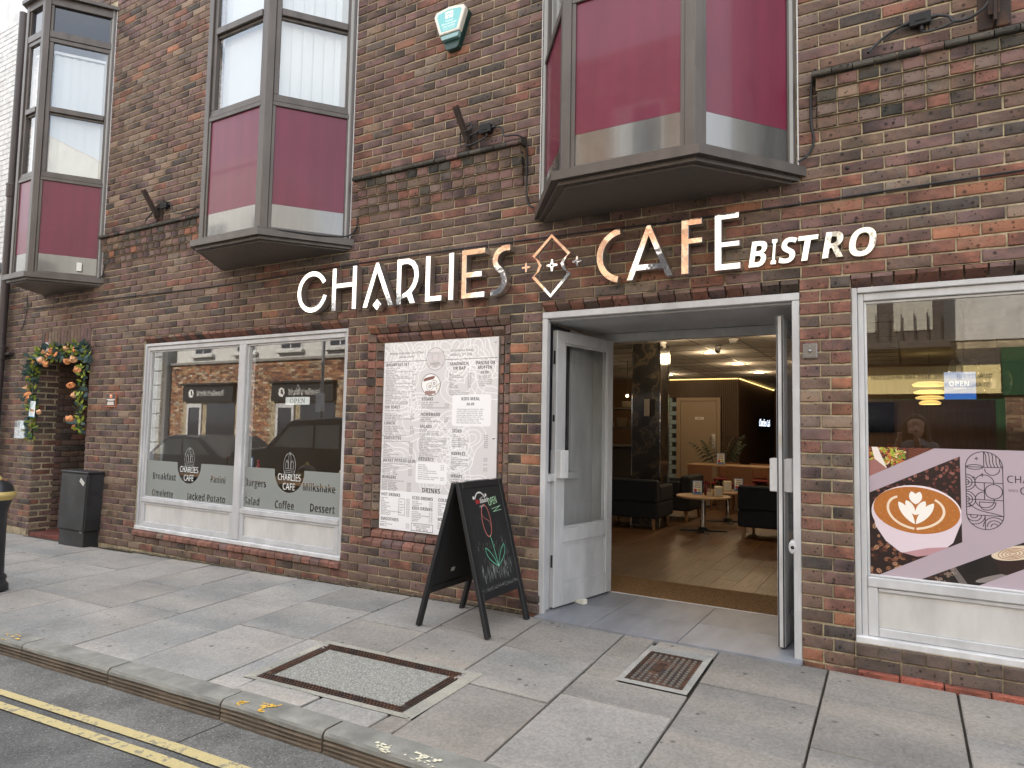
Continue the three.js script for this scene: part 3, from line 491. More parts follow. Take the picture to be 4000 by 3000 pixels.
// ---------------------------------------------------------------- canted bay windows
const crimsonN = noiseField(512, 2, 7, 101, 0.6, 0.12);
M.crimson = phy({ color: lin(0.195, 0.016, 0.050), map: dataTex(512, i => { const v = 222 + 42 * (crimsonN[i] - 0.5); return [v, v, v]; }), roughness: 0.4, ior: 1.35, clearcoat: 0.32, clearcoatRoughness: 0.05 });
M.backed = phy({ color: lin(0.115, 0.119, 0.117), map: dataTex(512, i => { const v = 215 + 60 * (crimsonN[i] - 0.5); return [v, v, v]; }), roughness: 0.12, ior: 1.9, clearcoat: 0.6, clearcoatRoughness: 0.03 });
M.blind = std({ color: lin(0.60, 0.62, 0.62), roughness: 0.8, side: THREE.DoubleSide });
M.darkPane = phy({ color: lin(0.02, 0.022, 0.03), roughness: 0.03, ior: 1.7 });
function bayWindow(xl, fl, fr, xr, dy, splayL) {
  const bay = grp('bay_window', cafe), D = 0.6, pts = [[xl, 0], [fl, D], [fr, D], [xr, 0]];
  const Y = { sill: 2.95, g0: 2.982, film: 3.185, p1: 4.052, s0: 4.155, s1: 4.852, m1: 4.935, s2: 5.715, t1: 5.815, l0: 5.85, l1: 6.165, top: 6.26 }; for (const k in Y) Y[k] += dy;
  const frame = [], pane = [];
  for (let f = 0; f < 3; f++) {
    const [a, b] = [pts[f], pts[f + 1]], L = Math.hypot(b[0] - a[0], b[1] - a[1]), ang = Math.atan2(-(b[1] - a[1]), b[0] - a[0]);
    const place = g => { g.rotateY(ang); g.translate(a[0], 0, a[1]); return g; };
    const e0 = f === 0 ? 0.032 : 0.062, e1 = f === 2 ? 0.032 : 0.062, s = new Soup(), u0 = e0 + 0.028, u1 = L - e1 - 0.028;
    s.box(0.004, e0, Y.sill, Y.top, -0.075, -0.004, 0.004).box(L - e1, L - 0.004, Y.sill, Y.top, -0.075, -0.004, 0.004);          // posts
    s.box(e0, u0, Y.sill, Y.p1, -0.065, -0.013, 0.003).box(u1, L - e1, Y.sill, Y.p1, -0.065, -0.013, 0.003);                      // beads of the lower panel
    s.box(e0, L - e1, Y.sill, Y.g0, -0.065, -0.014, 0.003).box(e0, L - e1, Y.p1 - 0.004, Y.p1 + 0.035, -0.07, -0.008, 0.004).box(e0, L - e1, Y.p1 + 0.037, Y.p1 + 0.06, -0.07, -0.014, 0.003);
    s.box(e0, L - e1, Y.s0 - 0.045, Y.s0, -0.07, -0.02, 0.004);
    s.box(e0, e0 + 0.045, Y.s0, Y.s2, -0.07, -0.022, 0.004).box(L - e1 - 0.045, L - e1, Y.s0, Y.s2, -0.07, -0.022, 0.004);
    s.box(e0 + 0.045, L - e1 - 0.045, Y.s1 + 0.02, Y.m1, -0.07, -0.012, 0.004).box(e0 + 0.045, L - e1 - 0.045, Y.s1 - 0.006, Y.s1 + 0.02, -0.075, -0.04, 0.003);
    s.box(e0, L - e1, Y.s2, Y.s2 + 0.05, -0.07, -0.018, 0.004).box(e0, L - e1, Y.s2 + 0.052, Y.l0, -0.07, -0.008, 0.004).box(e0, L - e1, Y.l1, Y.top, -0.07, -0.008, 0.004);
    s.box(e0, e0 + 0.03, Y.l0, Y.l1, -0.07, -0.02, 0.003).box(L - e1 - 0.03, L - e1, Y.l0, Y.l1, -0.07, -0.02, 0.003);
    part('frame', place(s.geo(1)), M.bay, bay);
    part('lower_panel', place(new Soup().box(u0, u1, Y.g0, Y.film, -0.05, -0.026).geo(1, [f * .3, 0])), M.backed, bay);
    part('crimson_panel', place(new Soup().box(u0, u1, Y.film, Y.p1 - 0.004, -0.05, -0.025).geo(0.9, [f * .37 + xl, 0])), M.crimson, bay);
    part('dark_pane', place(new Soup().box(e0 + 0.03, L - e1 - 0.03, Y.l0, Y.l1, -0.06, -0.045).geo()), M.darkPane, bay);
    const P = (y0, y1, z) => { const g = new THREE.PlaneGeometry(L - e0 - e1 - 0.09, y1 - y0); g.translate((L - e1 + e0) / 2, (y0 + y1) / 2, z); return place(g); };
    part('pane', P(Y.s0, Y.s1 - 0.005, -0.055), M.glass, bay); part('pane', P(Y.m1, Y.s2, -0.04), M.glass, bay);
    const n = Math.round((L - e0 - e1 - 0.1) / 0.089), w = (L - e0 - e1 - 0.1) / n;
    for (let i = 0; i < n; i++) { const g = new Soup().box(-w * 0.53, w * 0.53, Y.s0 - 0.02, Y.s2 - 0.11, -0.001, 0.001).geo(); g.rotateY(0.16 + 0.05 * Math.sin(i * 7)); g.translate(e0 + 0.05 + (i + 0.5) * w, 0, -0.115); part('blind_slat', place(g), M.blind, bay); }
    part('blind_rail', place(new Soup().box(e0 + 0.03, L - e1 - 0.03, Y.s2 - 0.10, Y.s2 - 0.07, -0.14, -0.09).geo()), M.blind, bay);
  }
  // ledge and soffit below, flat roof above
  const poly = (o, y) => [[xl - o * 1.0, y, 0.0], [fl - o * 0.75, y, D + o], [fr + o * 0.75, y, D + o], [xr + o * 1.0, y, 0.0]];
  part('ledge', merge([new Soup().prism(poly(0.05, Y.sill - 0.062), [0, 0.058, 0]).geo(1), new Soup().prism(poly(0.012, Y.sill - 0.004), [0, 0.010, 0]).geo(1)]), M.bay, bay);
  part('soffit_moulding', new Soup().prism(poly(0.012, Y.sill - 0.088), [0, 0.026, 0]).geo(1), M.bay, bay);
  part('soffit', new Soup().prism(poly(-0.028, Y.sill - 0.100), [0, 0.012, 0]).geo(1), M.soffit, bay);
  part('roof', merge([new Soup().prism(poly(0.04, Y.top), [0, 0.04, 0]).geo(1), new Soup().prism(poly(0.0, Y.top + 0.04), [0, 0.02, 0]).geo(1)]), M.bay, bay);
  part('room_back', new Soup().box(xl + 0.02, xr - 0.02, Y.sill, Y.top, -0.006, 0.03).geo(), std({ color: lin(0.35, 0.35, 0.34), roughness: 0.9 }), bay);
  part('sealant', merge([new Soup().box(xr + 0.001, xr + 0.008, Y.sill, Y.top, -0.005, 0.006).geo(), new Soup().box(xl - 0.008, xl - 0.001, Y.sill, Y.top, -0.005, 0.006).geo()]), M.whiteTrim, bay);
  return bay;
}
bayWindow(-5.22, -4.745, -4.30, -3.88, 0.045).userData.label = 'narrow bay with one slim front light at the building edge';
bayWindow(-1.655, -1.185, -0.345, 0.11, 0.012).userData.label = 'middle bay with vertical blinds over crimson panels';
bayWindow(2.03, 2.49, 3.347, 3.812, -0.01).userData.label = 'bay over the cafe door with crimson panels';
{ // white paper scrap stuck in the corner of the narrow bay
  const g = new Soup().box(0, 0.052, 0, 0.10, 0, 0.002).geo(); g.rotateY(Math.atan2(0.6, 0.42)); g.translate(-4.02, 3.06, 0.215);
  solo('paper_label', g, std({ color: lin(0.75, 0.74, 0.68), roughness: 0.8 }), 'small white paper scrap stuck to the foot of the narrow bay', 'paper');
}

// ---------------------------------------------------------------- shop windows
const zW = -0.03;      // face of the window frames
function shopWindow(name, x0, x1, mulls, y0, y1, o = {}) {
  const w = grp(name, cafe), s = new Soup(), yT0 = o.t0, yT1 = o.t1, fr = 0.062, head = 0.082;
  // outer frame in two steps
  s.box(x0, x0 + 0.030, y0, y1 - 0.004, -0.16, zW + 0.012, 0.004).box(x1 - 0.030, x1, y0, y1 - 0.004, -0.16, zW + 0.012, 0.004).box(x0 + 0.031, x1 - 0.031, y1 - 0.036, y1 - 0.004, -0.16, zW + 0.012, 0.004);
  s.box(x0 + 0.031, x0 + fr, y0, y1 - 0.037, -0.15, zW - 0.004, 0.004).box(x1 - fr, x1 - 0.031, y0, y1 - 0.037, -0.15, zW - 0.004, 0.004).box(x0 + fr + 0.001, x1 - fr - 0.001, y1 - head, y1 - 0.037, -0.15, zW - 0.004, 0.004);
  part('frame', s.geo(0.8), M.frame, w);
  const bars = [x0 + fr, ...mulls.flatMap(m => [m - 0.05, m + 0.05]), x1 - fr];
  for (const m of mulls) part('mullion', new Soup().box(m - 0.05, m + 0.05, y0 + 0.03, y1 - head - 0.001, -0.15, zW + 0.006, 0.006).geo(0.8), M.frame, w);
  part('sill', new Soup().box(x0 + 0.002, x1 - 0.002, y0 - 0.012, y0 + 0.028, -0.15, zW + 0.03, 0.006).geo(0.8), M.whiteTrim, w);
  for (let i = 0; i < bars.length; i += 2) {
    const a = bars[i], b = bars[i + 1];
    part('transom', new Soup().box(a + 0.001, b - 0.001, yT0, yT1, -0.15, zW + 0.002, 0.006).geo(0.8), M.frame, w);
    const p = new Soup(); p.box(a + 0.001, a + 0.052, y0 + 0.029, yT0 - 0.001, -0.15, zW - 0.004, 0.004).box(b - 0.052, b - 0.001, y0 + 0.029, yT0 - 0.001, -0.15, zW - 0.004, 0.004).box(a + 0.053, b - 0.053, y0 + 0.029, y0 + 0.078, -0.15, zW - 0.004, 0.004).box(a + 0.053, b - 0.053, yT0 - 0.024, yT0 - 0.001, -0.15, zW - 0.010, 0.004);
    part('panel_frame', p.geo(0.8), M.frame, w);
    part('panel', new Soup().box(a + 0.053, b - 0.053, y0 + 0.079, yT0 - 0.025, -0.14, zW - 0.022).geo(0.6, [i, 0]), M.cream, w);
    const gb = new Soup(); gb.box(a + 0.001, a + 0.014, yT1 + 0.001, y1 - head - 0.002, -0.10, zW - 0.022, 0.002).box(b - 0.014, b - 0.001, yT1 + 0.001, y1 - head - 0.002, -0.10, zW - 0.022, 0.002).box(a + 0.015, b - 0.015, y1 - head - 0.016, y1 - head - 0.002, -0.10, zW - 0.022, 0.002).box(a + 0.015, b - 0.015, yT1 + 0.001, yT1 + 0.012, -0.10, zW - 0.022, 0.002);
    part('glazing_bead', gb.geo(1), M.whiteTrim, w);
    const g = new THREE.PlaneGeometry(b - a - 0.02, y1 - head - yT1 - 0.01); g.translate((a + b) / 2, (y1 - head + yT1) / 2, -0.068); part('pane', g, M.glass, w);
  }
  return w;
}
const win1 = shopWindow('shop_window', -2.943, 0.126, [-1.303], 0.152, H0, { t0: 0.437, t1: 0.487 });
win1.userData.label = 'two-light shop window with frosted lettering';
const win2 = shopWindow('shop_window', 4.094, 7.29, [], 0.158, H0, { t0: 0.458, t1: 0.515 });
win2.userData.label = 'shop window with coffee poster';

// frosted film with cut-out words on the left-hand window
const filmMat = (draw, w, h) => { const t = canvasTex(w, h, draw); return std({ map: t, transparent: true, roughness: 0.55 }); };
function filmDraw(words, cx, wid) { return (g, w, h) => {
  const X = x => (x - wid[0]) / (wid[1] - wid[0]) * w, Yv = y => (0.888 - y) / (0.888 - 0.49) * h, px = w / (wid[1] - wid[0]);
  g.clearRect(0, 0, w, h); g.fillStyle = 'rgba(138,142,138,0.95)'; g.fillRect(0, 0, w, h);
  g.globalCompositeOperation = 'destination-out'; g.fillStyle = '#000'; g.beginPath(); g.arc(X(cx), Yv(0.872), 0.198 * px, 0, 7); g.fill(); g.globalCompositeOperation = 'source-over';
  g.globalCompositeOperation = 'destination-out'; g.fillStyle = '#000';
  for (const [t, x0, x1, yb] of words) fitText(g, t, X(x0), Yv(yb), X(x1) - X(x0), 0.098 * px, 'sans-serif', 'bold');
  g.globalCompositeOperation = 'source-over'; g.fillStyle = 'rgba(238,240,236,0.97)';
  fitText(g, 'CHARLIES', X(cx - 0.155), Yv(0.788), 0.31 * px, 0.085 * px, 'sans-serif'); fitText(g, 'CAFE', X(cx - 0.085), Yv(0.702), 0.17 * px, 0.085 * px, 'sans-serif');
}; }
function filmPane(x0, x1, words, cx) {
  const m = new THREE.Mesh(card(x0, x1, 0.49, 0.888, -0.0665), filmMat(filmDraw(words, cx, [x0, x1]), 1400, Math.round(1400 * 0.398 / (x1 - x0)))); m.name = 'lettered_film'; win1.add(m); shade(m);
  const t = canvasTex(256, 384, (g, w, h) => { g.clearRect(0, 0, w, h); g.strokeStyle = 'rgba(205,208,205,0.7)'; g.lineWidth = 4; const R0 = 84; g.beginPath(); g.ellipse(w / 2, 190, R0, 150, 0, 0, 7); g.stroke(); g.lineWidth = 4; for (const [x, y] of [[90, 150], [128, 60], [166, 150]]) { g.strokeRect(x - 16, y, 32, 190 - y + 40); g.beginPath(); g.moveTo(x - 16, y); g.lineTo(x, y - 26); g.lineTo(x + 16, y); g.stroke(); } for (let k = 0; k < 3; k++) { g.beginPath(); g.moveTo(54, 262 + k * 16); g.quadraticCurveTo(128, 240 + k * 26, 202, 262 + k * 16); g.stroke(); } g.beginPath(); g.moveTo(128, 300); g.bezierCurveTo(90, 330, 90, 370, 128, 340); g.bezierCurveTo(166, 370, 166, 330, 128, 300); g.stroke(); });
  const e = new THREE.Mesh(card(cx - 0.12, cx + 0.12, 0.775, 1.075, -0.0655), std({ map: t, transparent: true, roughness: 0.6 })); e.name = 'line_emblem'; win1.add(e); shade(e);
}
filmPane(-2.875, -1.358, [['Breakfast', -2.752, -2.333, 0.690], ['Panini', -1.763, -1.52, 0.706], ['Omelette', -2.749, -2.361, 0.508], ['Jacked Potato', -2.131, -1.509, 0.512]], -2.118);
filmPane(-1.248, 0.058, [['Burgers', -1.234, -0.923, 0.705], ['Milkshake', -0.436, -0.015, 0.708], ['Salad', -1.230, -1.002, 0.528], ['Coffee', -0.797, -0.53, 0.522], ['Dessert', -0.332, -0.016, 0.527]], -0.614);

{ // coffee poster film on the right-hand window
  const PX0 = 4.172, PX1 = 7.21, PY0 = 0.525, PY1 = 1.248, W = 2048, Hh = Math.round(2048 * (PY1 - PY0) / 1.5), S = W / 1.5;
  const t = canvasTex(W, Hh, (g) => {
    const X = x => (x - PX0) * S, Y = y => (PY1 - y) * S, r = rngOf(88);
    g.fillStyle = '#b0a0a9'; g.fillRect(0, 0, W, Hh);
    const poly = (p) => { g.beginPath(); p.forEach(([x, y], i) => i ? g.lineTo(X(x), Y(y)) : g.moveTo(X(x), Y(y))); g.closePath(); };
    // wrap, top left
    g.save(); poly([[4.17, 1.25], [4.495, 1.25], [4.17, 1.078]]); g.clip(); g.fillStyle = '#4a2218'; g.fillRect(0, 0, W, Hh);
    for (let k = 0; k < 260; k++) { const x = lerp(4.17, 4.36, r()), y = lerp(1.12, 1.25, r()); g.fillStyle = ['#a5b03c', '#c98a4a', '#7d2f22', '#d9c08a', '#6f8a2c', '#b5622e'][Math.floor(r() * 6)]; g.beginPath(); g.ellipse(X(x), Y(y), 4 + r() * 16, 3 + r() * 9, r() * 3, 0, 7); g.fill(); }
    g.fillStyle = '#e9dcd4'; poly([[4.185, 1.25], [4.215, 1.25], [4.262, 1.128], [4.20, 1.18]]); g.fill(); g.fillStyle = '#9d6a63'; poly([[4.17, 1.17], [4.20, 1.18], [4.262, 1.126], [4.17, 1.075]]); g.fill();
    g.strokeStyle = '#8d4a30'; g.lineWidth = 4; for (let k = 0; k < 12; k++) { g.beginPath(); g.moveTo(X(4.37), Y(1.25 - k * 0.009)); g.lineTo(X(4.5), Y(1.285 - k * 0.009)); g.stroke(); } g.restore();
    // cup and beans
    g.save(); poly([[4.17, 0.985], [4.609, 1.208], [4.611, 0.748], [4.195, 0.516], [4.17, 0.516]]); g.clip(); g.fillStyle = '#23110e'; g.fillRect(0, 0, W, Hh);
    const bean = (x, y, s, c) => { const a = r() * 3; g.fillStyle = c; g.beginPath(); g.ellipse(X(x), Y(y), 16 * s, 12 * s, a, 0, 7); g.fill(); g.strokeStyle = '#1d0d0a'; g.lineWidth = 2.5 * s; g.beginPath(); g.moveTo(X(x) - Math.cos(a) * 14 * s, Y(y) - Math.sin(a) * 14 * s); g.quadraticCurveTo(X(x) + 4 * s, Y(y) - 4 * s, X(x) + Math.cos(a) * 14 * s, Y(y) + Math.sin(a) * 14 * s); g.stroke(); };
    for (let k = 0; k < 330; k++) bean(lerp(4.17, 4.62, r()), lerp(0.93, 1.21, r()), 0.45 + 0.5 * r(), ['#3a1a16', '#5a2a24', '#7b453c', '#2a1210', '#9a6258'][Math.floor(r() * 5)]);
    for (let k = 0; k < 190; k++) bean(lerp(4.17, 4.5, r()), lerp(0.52, 0.82, r()), 0.7 + 0.7 * r(), ['#5a3222', '#7b4a34', '#8a5a40', '#3f2015', '#a87c5e'][Math.floor(r() * 5)]);
    g.fillStyle = '#e6d9de'; g.beginPath(); g.ellipse(X(4.398), Y(0.885), 0.217 * S, 0.155 * S, 0, 0, Math.PI * 2); g.fill();
    g.fillStyle = '#dccbd3'; poly([[4.183, 0.90], [4.20, 0.80], [4.25, 0.72], [4.32, 0.665], [4.40, 0.648], [4.50, 0.672], [4.57, 0.74], [4.612, 0.86], [4.613, 0.90]]); g.fill();
    g.fillStyle = '#b98d92'; poly([[4.33, 0.662], [4.40, 0.648], [4.50, 0.672], [4.55, 0.715], [4.45, 0.70]]); g.fill();
    g.fillStyle = '#b06a2c'; g.beginPath(); g.ellipse(X(4.398), Y(0.902), 0.207 * S, 0.128 * S, 0.05, 0, 7); g.fill();
    for (let k = 0; k < 900; k++) { const a = r() * 6.28, q = Math.sqrt(r()); g.fillStyle = ['rgba(200,130,70,.35)', 'rgba(140,75,28,.35)', 'rgba(215,160,110,.3)'][Math.floor(r() * 3)]; g.beginPath(); g.ellipse(X(4.398 + 0.2 * q * Math.cos(a)), Y(0.902 + 0.122 * q * Math.sin(a)), 6 * r() + 2, 3 * r() + 1, 0, 0, 7); g.fill(); }
    g.fillStyle = '#f3ece4'; const leaf = (x0, y0, x1, y1, w) => { const dx = x1 - x0, dy = y1 - y0, nx = -dy * w, ny = dx * w; g.beginPath(); g.moveTo(X(x0), Y(y0)); g.bezierCurveTo(X(x0 + dx * .3 + nx), Y(y0 + dy * .3 + ny), X(x0 + dx * .8 + nx), Y(y0 + dy * .8 + ny), X(x1), Y(y1)); g.bezierCurveTo(X(x0 + dx * .8 - nx), Y(y0 + dy * .8 - ny), X(x0 + dx * .3 - nx), Y(y0 + dy * .3 - ny), X(x0), Y(y0)); g.fill(); };
    leaf(4.398, 0.935, 4.378, 1.005, 0.35); leaf(4.398, 0.935, 4.420, 1.005, 0.35); leaf(4.395, 0.875, 4.352, 0.955, 0.26); leaf(4.397, 0.875, 4.445, 0.955, 0.26); leaf(4.393, 0.825, 4.315, 0.945, 0.2); leaf(4.397, 0.825, 4.485, 0.945, 0.2);
    g.strokeStyle = 'rgba(240,226,208,.9)'; g.lineWidth = 17; g.beginPath(); g.moveTo(X(4.39), Y(0.80)); g.bezierCurveTo(X(4.25), Y(0.82), X(4.23), Y(0.95), X(4.31), Y(0.972)); g.stroke(); g.beginPath(); g.moveTo(X(4.40), Y(0.80)); g.bezierCurveTo(X(4.53), Y(0.82), X(4.57), Y(0.92), X(4.49), Y(0.965)); g.stroke();
    g.restore();
    // line emblem
    g.strokeStyle = '#171214'; g.lineWidth = 5; const L = X(4.634), T = Y(1.237), w = 0.163 * S, h = 0.412 * S; g.save(); g.beginPath(); g.roundRect ? g.roundRect(L, T, w, h, w / 2) : g.rect(L, T, w, h); g.stroke(); g.clip();
    for (const k of [0.2, 0.4, 0.62, 0.82]) { g.beginPath(); g.moveTo(L, T + h * k); g.lineTo(L + w, T + h * k); g.stroke(); } g.beginPath(); g.moveTo(L + w / 2, T); g.lineTo(L + w / 2, T + h * 0.2); g.moveTo(L + w / 2, T + h * 0.4); g.lineTo(L + w / 2, T + h * 0.62); g.moveTo(L + w / 2, T + h * 0.82); g.lineTo(L + w / 2, T + h); g.stroke();
    for (let k = 0; k < 6; k++) { g.beginPath(); g.moveTo(L + w * (0.5 + k * 0.09), T); g.bezierCurveTo(L + w * (0.62 + k * 0.09), T + h * 0.06, L + w * (0.5 + k * 0.09), T + h * 0.12, L + w * (0.62 + k * 0.09), T + h * 0.2); g.stroke(); }
    for (const [a, b] of [[0, 0.4], [0, 0.62], [0.5, 0.4], [0.5, 0.62]]) for (let k = 1; k < 4; k++) if (a < 0.4 || k > 2) { g.beginPath(); g.arc(L + w * a, T + h * b, k * w * 0.085, 0, 7); g.stroke(); }
    g.beginPath(); g.arc(L + w * 0.75, T + h * 0.51, w * 0.23, 0, 7); g.fillStyle = '#b0a0a9'; g.fill(); g.stroke();
    g.beginPath(); g.moveTo(L + w * 0.35, T + h * 0.65); g.lineTo(L + w * 0.8, T + h * 0.65); g.quadraticCurveTo(L + w * 0.75, T + h * 0.76, L + w * 0.5, T + h * 0.75); g.quadraticCurveTo(L + w * 0.36, T + h * 0.74, L + w * 0.35, T + h * 0.65); g.stroke(); g.beginPath(); g.moveTo(L + w * 0.05, T + h * 0.66); g.bezierCurveTo(L + w * 0.3, T + h * 0.8, L + w * 0.6, T + h * 0.76, L + w * 0.98, T + h * 0.82); g.stroke();
    for (let k = 1; k < 4; k++) { g.beginPath(); g.arc(L + w * 0.75, T + h * 0.96, k * w * 0.1, 3.1, 6.3); g.stroke(); g.beginPath(); g.arc(L + w * 0.2, T + h * 0.82, k * w * 0.1, 0, 3.2); g.stroke(); }
    g.beginPath(); g.arc(L + w * 0.72, T + h * 0.22, w * 0.2, 0, 3.15); g.stroke(); g.beginPath(); g.ellipse(L + w * 0.25, T + h * 0.2, w * 0.22, h * 0.03, 0, 0, 7); g.stroke(); g.restore();
    const star = (x, y, q) => { g.beginPath(); for (let k = 0; k < 8; k++) { const a = k * Math.PI / 4, d = k % 2 ? q * 0.35 : q; g.lineTo(x + d * Math.sin(a), y - d * Math.cos(a)); } g.closePath(); g.stroke(); }; g.lineWidth = 3; star(L + w * 0.3, T + h * 0.09, 10); star(L + w * 0.45, T + h * 0.3, 12); star(L + w * 0.22, T + h * 0.34, 9); star(L + w * 0.1, T + h * 0.7, 8);
    g.fillStyle = '#2a1c22'; g.font = `${0.052 * S}px sans-serif`; g.fillText('CHARLIES', X(4.812), Y(1.078)); g.fillText('CAFE', X(4.866), Y(1.02)); g.font = `${0.016 * S}px sans-serif`; g.fillText('SINCE', X(4.818), Y(1.032));
    // lower picture
    g.save(); poly([[4.399, 0.516], [4.90, 0.785], [5.3, 1.0], [5.3, 0.86], [4.90, 0.65], [4.66, 0.516]]); g.clip(); g.fillStyle = '#1a1210'; g.fillRect(0, 0, W, Hh);
    for (let k = 0; k < 80; k++) bean(lerp(4.42, 4.58, r()), lerp(0.5, 0.6, r()), 0.5 + 0.4 * r(), ['#4a2f22', '#8a7566', '#2a1a14'][Math.floor(r() * 3)]);
    g.fillStyle = 'rgba(205,195,188,.45)'; poly([[4.55, 0.60], [4.575, 0.615], [4.63, 0.53], [4.60, 0.516]]); g.fill(); g.fillStyle = 'rgba(220,212,206,.55)'; g.beginPath(); g.ellipse(X(4.79), Y(0.585), 0.13 * S, 0.018 * S, -0.3, 0, 7); g.fill(); g.fillStyle = '#0f0b0a'; poly([[4.62, 0.64], [4.70, 0.68], [4.705, 0.60], [4.63, 0.575]]); g.fill();
    g.fillStyle = '#2b1712'; poly([[4.735, 0.705], [4.95, 0.75], [4.93, 0.63], [4.86, 0.585], [4.78, 0.60]]); g.fill(); g.fillStyle = '#d9c6ae'; g.beginPath(); g.ellipse(X(4.845), Y(0.715), 0.11 * S, 0.036 * S, -0.25, 0, 7); g.fill(); g.strokeStyle = '#8b5a38'; g.lineWidth = 4; for (let k = 1; k < 5; k++) { g.beginPath(); g.ellipse(X(4.83), Y(0.71), 0.016 * S * k, 0.0065 * S * k, -0.25, 0, 7); g.stroke(); } g.restore();
  });
  t.wrapS = THREE.ClampToEdgeWrapping;
  const g = card(PX0, PX0 + 1.5, PY0, PY1, -0.0655); const m = part('poster_film', g, phy({ map: t, roughness: 0.45, clearcoat: 0.25, clearcoatRoughness: 0.1 }), win2);
  m.userData.label = 'coffee poster film with line emblem';
  part('poster_film', card(PX0 + 1.502, PX1 - 0.02, PY0, PY1, -0.0655), std({ color: 0xb9a1ae, roughness: 0.4 }), win2);
}

// ---------------------------------------------------------------- cafe doorway
const porch = grp('porch', cafe);
part('door_frame', (() => { const s = new Soup();
  s.box(2.061, 2.104, -0.006, 2.120, -0.05, -0.004, 0.004).box(3.771, 3.814, -0.006, 2.120, -0.05, -0.004, 0.004).box(2.061, 3.814, 2.121, 2.168, -0.05, -0.002, 0.004);
  s.box(2.064, 2.215, 0.002, 2.05, -0.985, -0.905, 0.005).box(3.752, 3.812, 0.002, 2.05, -0.985, -0.905, 0.005).box(2.064, 3.812, 2.051, 2.12, -0.985, -0.905, 0.005); return s.geo(0.8); })(), M.frame, porch);
part('side_panel', (() => { const s = new Soup(); s.box(2.064, 2.078, 0.0, 0.93, -0.904, -0.051).box(2.064, 2.078, 0.93, 2.10, -0.904, -0.52).box(2.064, 2.112, 0.93, 0.985, -0.56, -0.051, 0.004).box(2.064, 2.090, 0.986, 2.10, -0.52, -0.46, 0.003).box(2.064, 2.086, 0.986, 2.10, -0.09, -0.051, 0.003); return s.geo(0.8); })(), M.frame, porch);
part('side_light', new Soup().box(2.064, 2.070, 0.986, 2.10, -0.459, -0.091).geo(), M.darkPane, porch);
part('side_panel', new Soup().box(3.798, 3.812, 0.0, 2.10, -0.904, -0.051).geo(0.8), M.frame, porch);
part('porch_ceiling', (() => { const s = new Soup(); s.box(2.062, 3.813, 2.122, 2.16, -0.985, -0.051); s.box(2.080, 3.797, 2.108, 2.121, -0.42, -0.051); return s.geo(0.8); })(), M.frame, porch);
{ // left-over brick foot at the jamb
  for (const [x0, x1, y0, y1] of [[1.955, 2.075, -0.012, 0.06], [1.97, 2.075, 0.066, 0.125]]) part('foot_brick', paint(new Soup().box(x0, x1, y0, y1, -0.1, 0.012, 0.01).geo(1, [x0, y0]), PAL.dark), M.brick, porch);
}
function doorLeaf(hinge, free, label, strip) {
  const leaf = grp('door', cafe), L = Math.hypot(free[0] - hinge[0], free[1] - hinge[1]), a = Math.atan2(-(free[1] - hinge[1]), free[0] - hinge[0]), T = 0.022;
  leaf.position.set(hinge[0], 0, hinge[1]); leaf.rotation.y = a; leaf.userData.label = label;
  const s = new Soup(); s.box(0, 0.085, 0.012, 2.055, -T, T, 0.004).box(L - 0.105, L, 0.012, 2.055, -T, T, 0.004).box(0.086, L - 0.106, 1.965, 2.055, -T, T, 0.003).box(0.086, L - 0.106, 0.012, 0.17, -T, T, 0.003).box(0.086, L - 0.106, 0.47, 0.575, -T, T, 0.003);
  part('leaf_frame', s.geo(0.8), M.frame, leaf);
  part('kick_panel', (() => { const q = new Soup(); q.box(0.086, L - 0.106, 0.171, 0.469, -0.010, 0.010); for (const z of [-0.017, 0.011]) q.box(0.087, 0.102, 0.172, 0.468, z, z + 0.006).box(L - 0.122, L - 0.107, 0.172, 0.468, z, z + 0.006).box(0.103, L - 0.123, 0.172, 0.186, z, z + 0.006).box(0.103, L - 0.123, 0.454, 0.468, z, z + 0.006); return q.geo(0.8); })(), M.frame, leaf);
  part('glazing_bead', (() => { const q = new Soup(); for (const z of [-0.019, 0.012]) q.box(0.086, 0.098, 0.577, 1.963, z, z + 0.007).box(L - 0.118, L - 0.106, 0.577, 1.963, z, z + 0.007).box(0.099, L - 0.119, 0.577, 0.589, z, z + 0.007).box(0.099, L - 0.119, 1.951, 1.963, z, z + 0.007); return q.geo(1); })(), M.frame, leaf);
  const g = new THREE.PlaneGeometry(L - 0.19, 1.39); g.translate((0.085 + L - 0.105) / 2, 1.27, 0); part('pane', g, M.glass, leaf);
  for (const q of [-1, 1]) { const h = new Soup(); for (let k = 0; k < 5; k++) h.box(L - 0.102 + k * 0.0185, L - 0.102 + k * 0.0185 + 0.0165, 0.952, 1.158, q * T, q * (T + 0.046), 0.004); h.box(L - 0.104, L - 0.008, 0.955, 1.155, q * (T - 0.002), q * (T + 0.040)); part('push_handle', h.geo(1), M.whiteTrim, leaf); }
  if (strip) { part('weather_strip', new Soup().box(L, L + 0.004, 0.015, 2.052, -T + 0.004, -T + 0.010).box(L, L + 0.004, 0.015, 2.052, T - 0.010, T - 0.004).geo(), M.blackMatte, leaf); part('edge_strip', new Soup().box(L, L + 0.003, 0.015, 2.052, -0.010, 0.010).geo(), M.whiteTrim, leaf); part('lock_plate', new Soup().box(L, L + 0.005, 1.24, 1.32, -0.010, 0.010).geo(), M.brushed, leaf); }
  else for (const [y0, y1] of [[1.80, 1.90], [0.30, 0.39], [1.37, 1.42]]) part('bolt_plate', new Soup().box(L - 0.001, L + 0.003, y0, y1, -0.009, 0.009, 0.001).geo(), M.black, leaf);
  return leaf;
}
doorLeaf([2.243, -0.895], [2.098, -0.140], 'left door leaf held open by a wedge', false);
doorLeaf([3.735, -0.895], [3.682, -0.130], 'right door leaf seen edge-on', true);
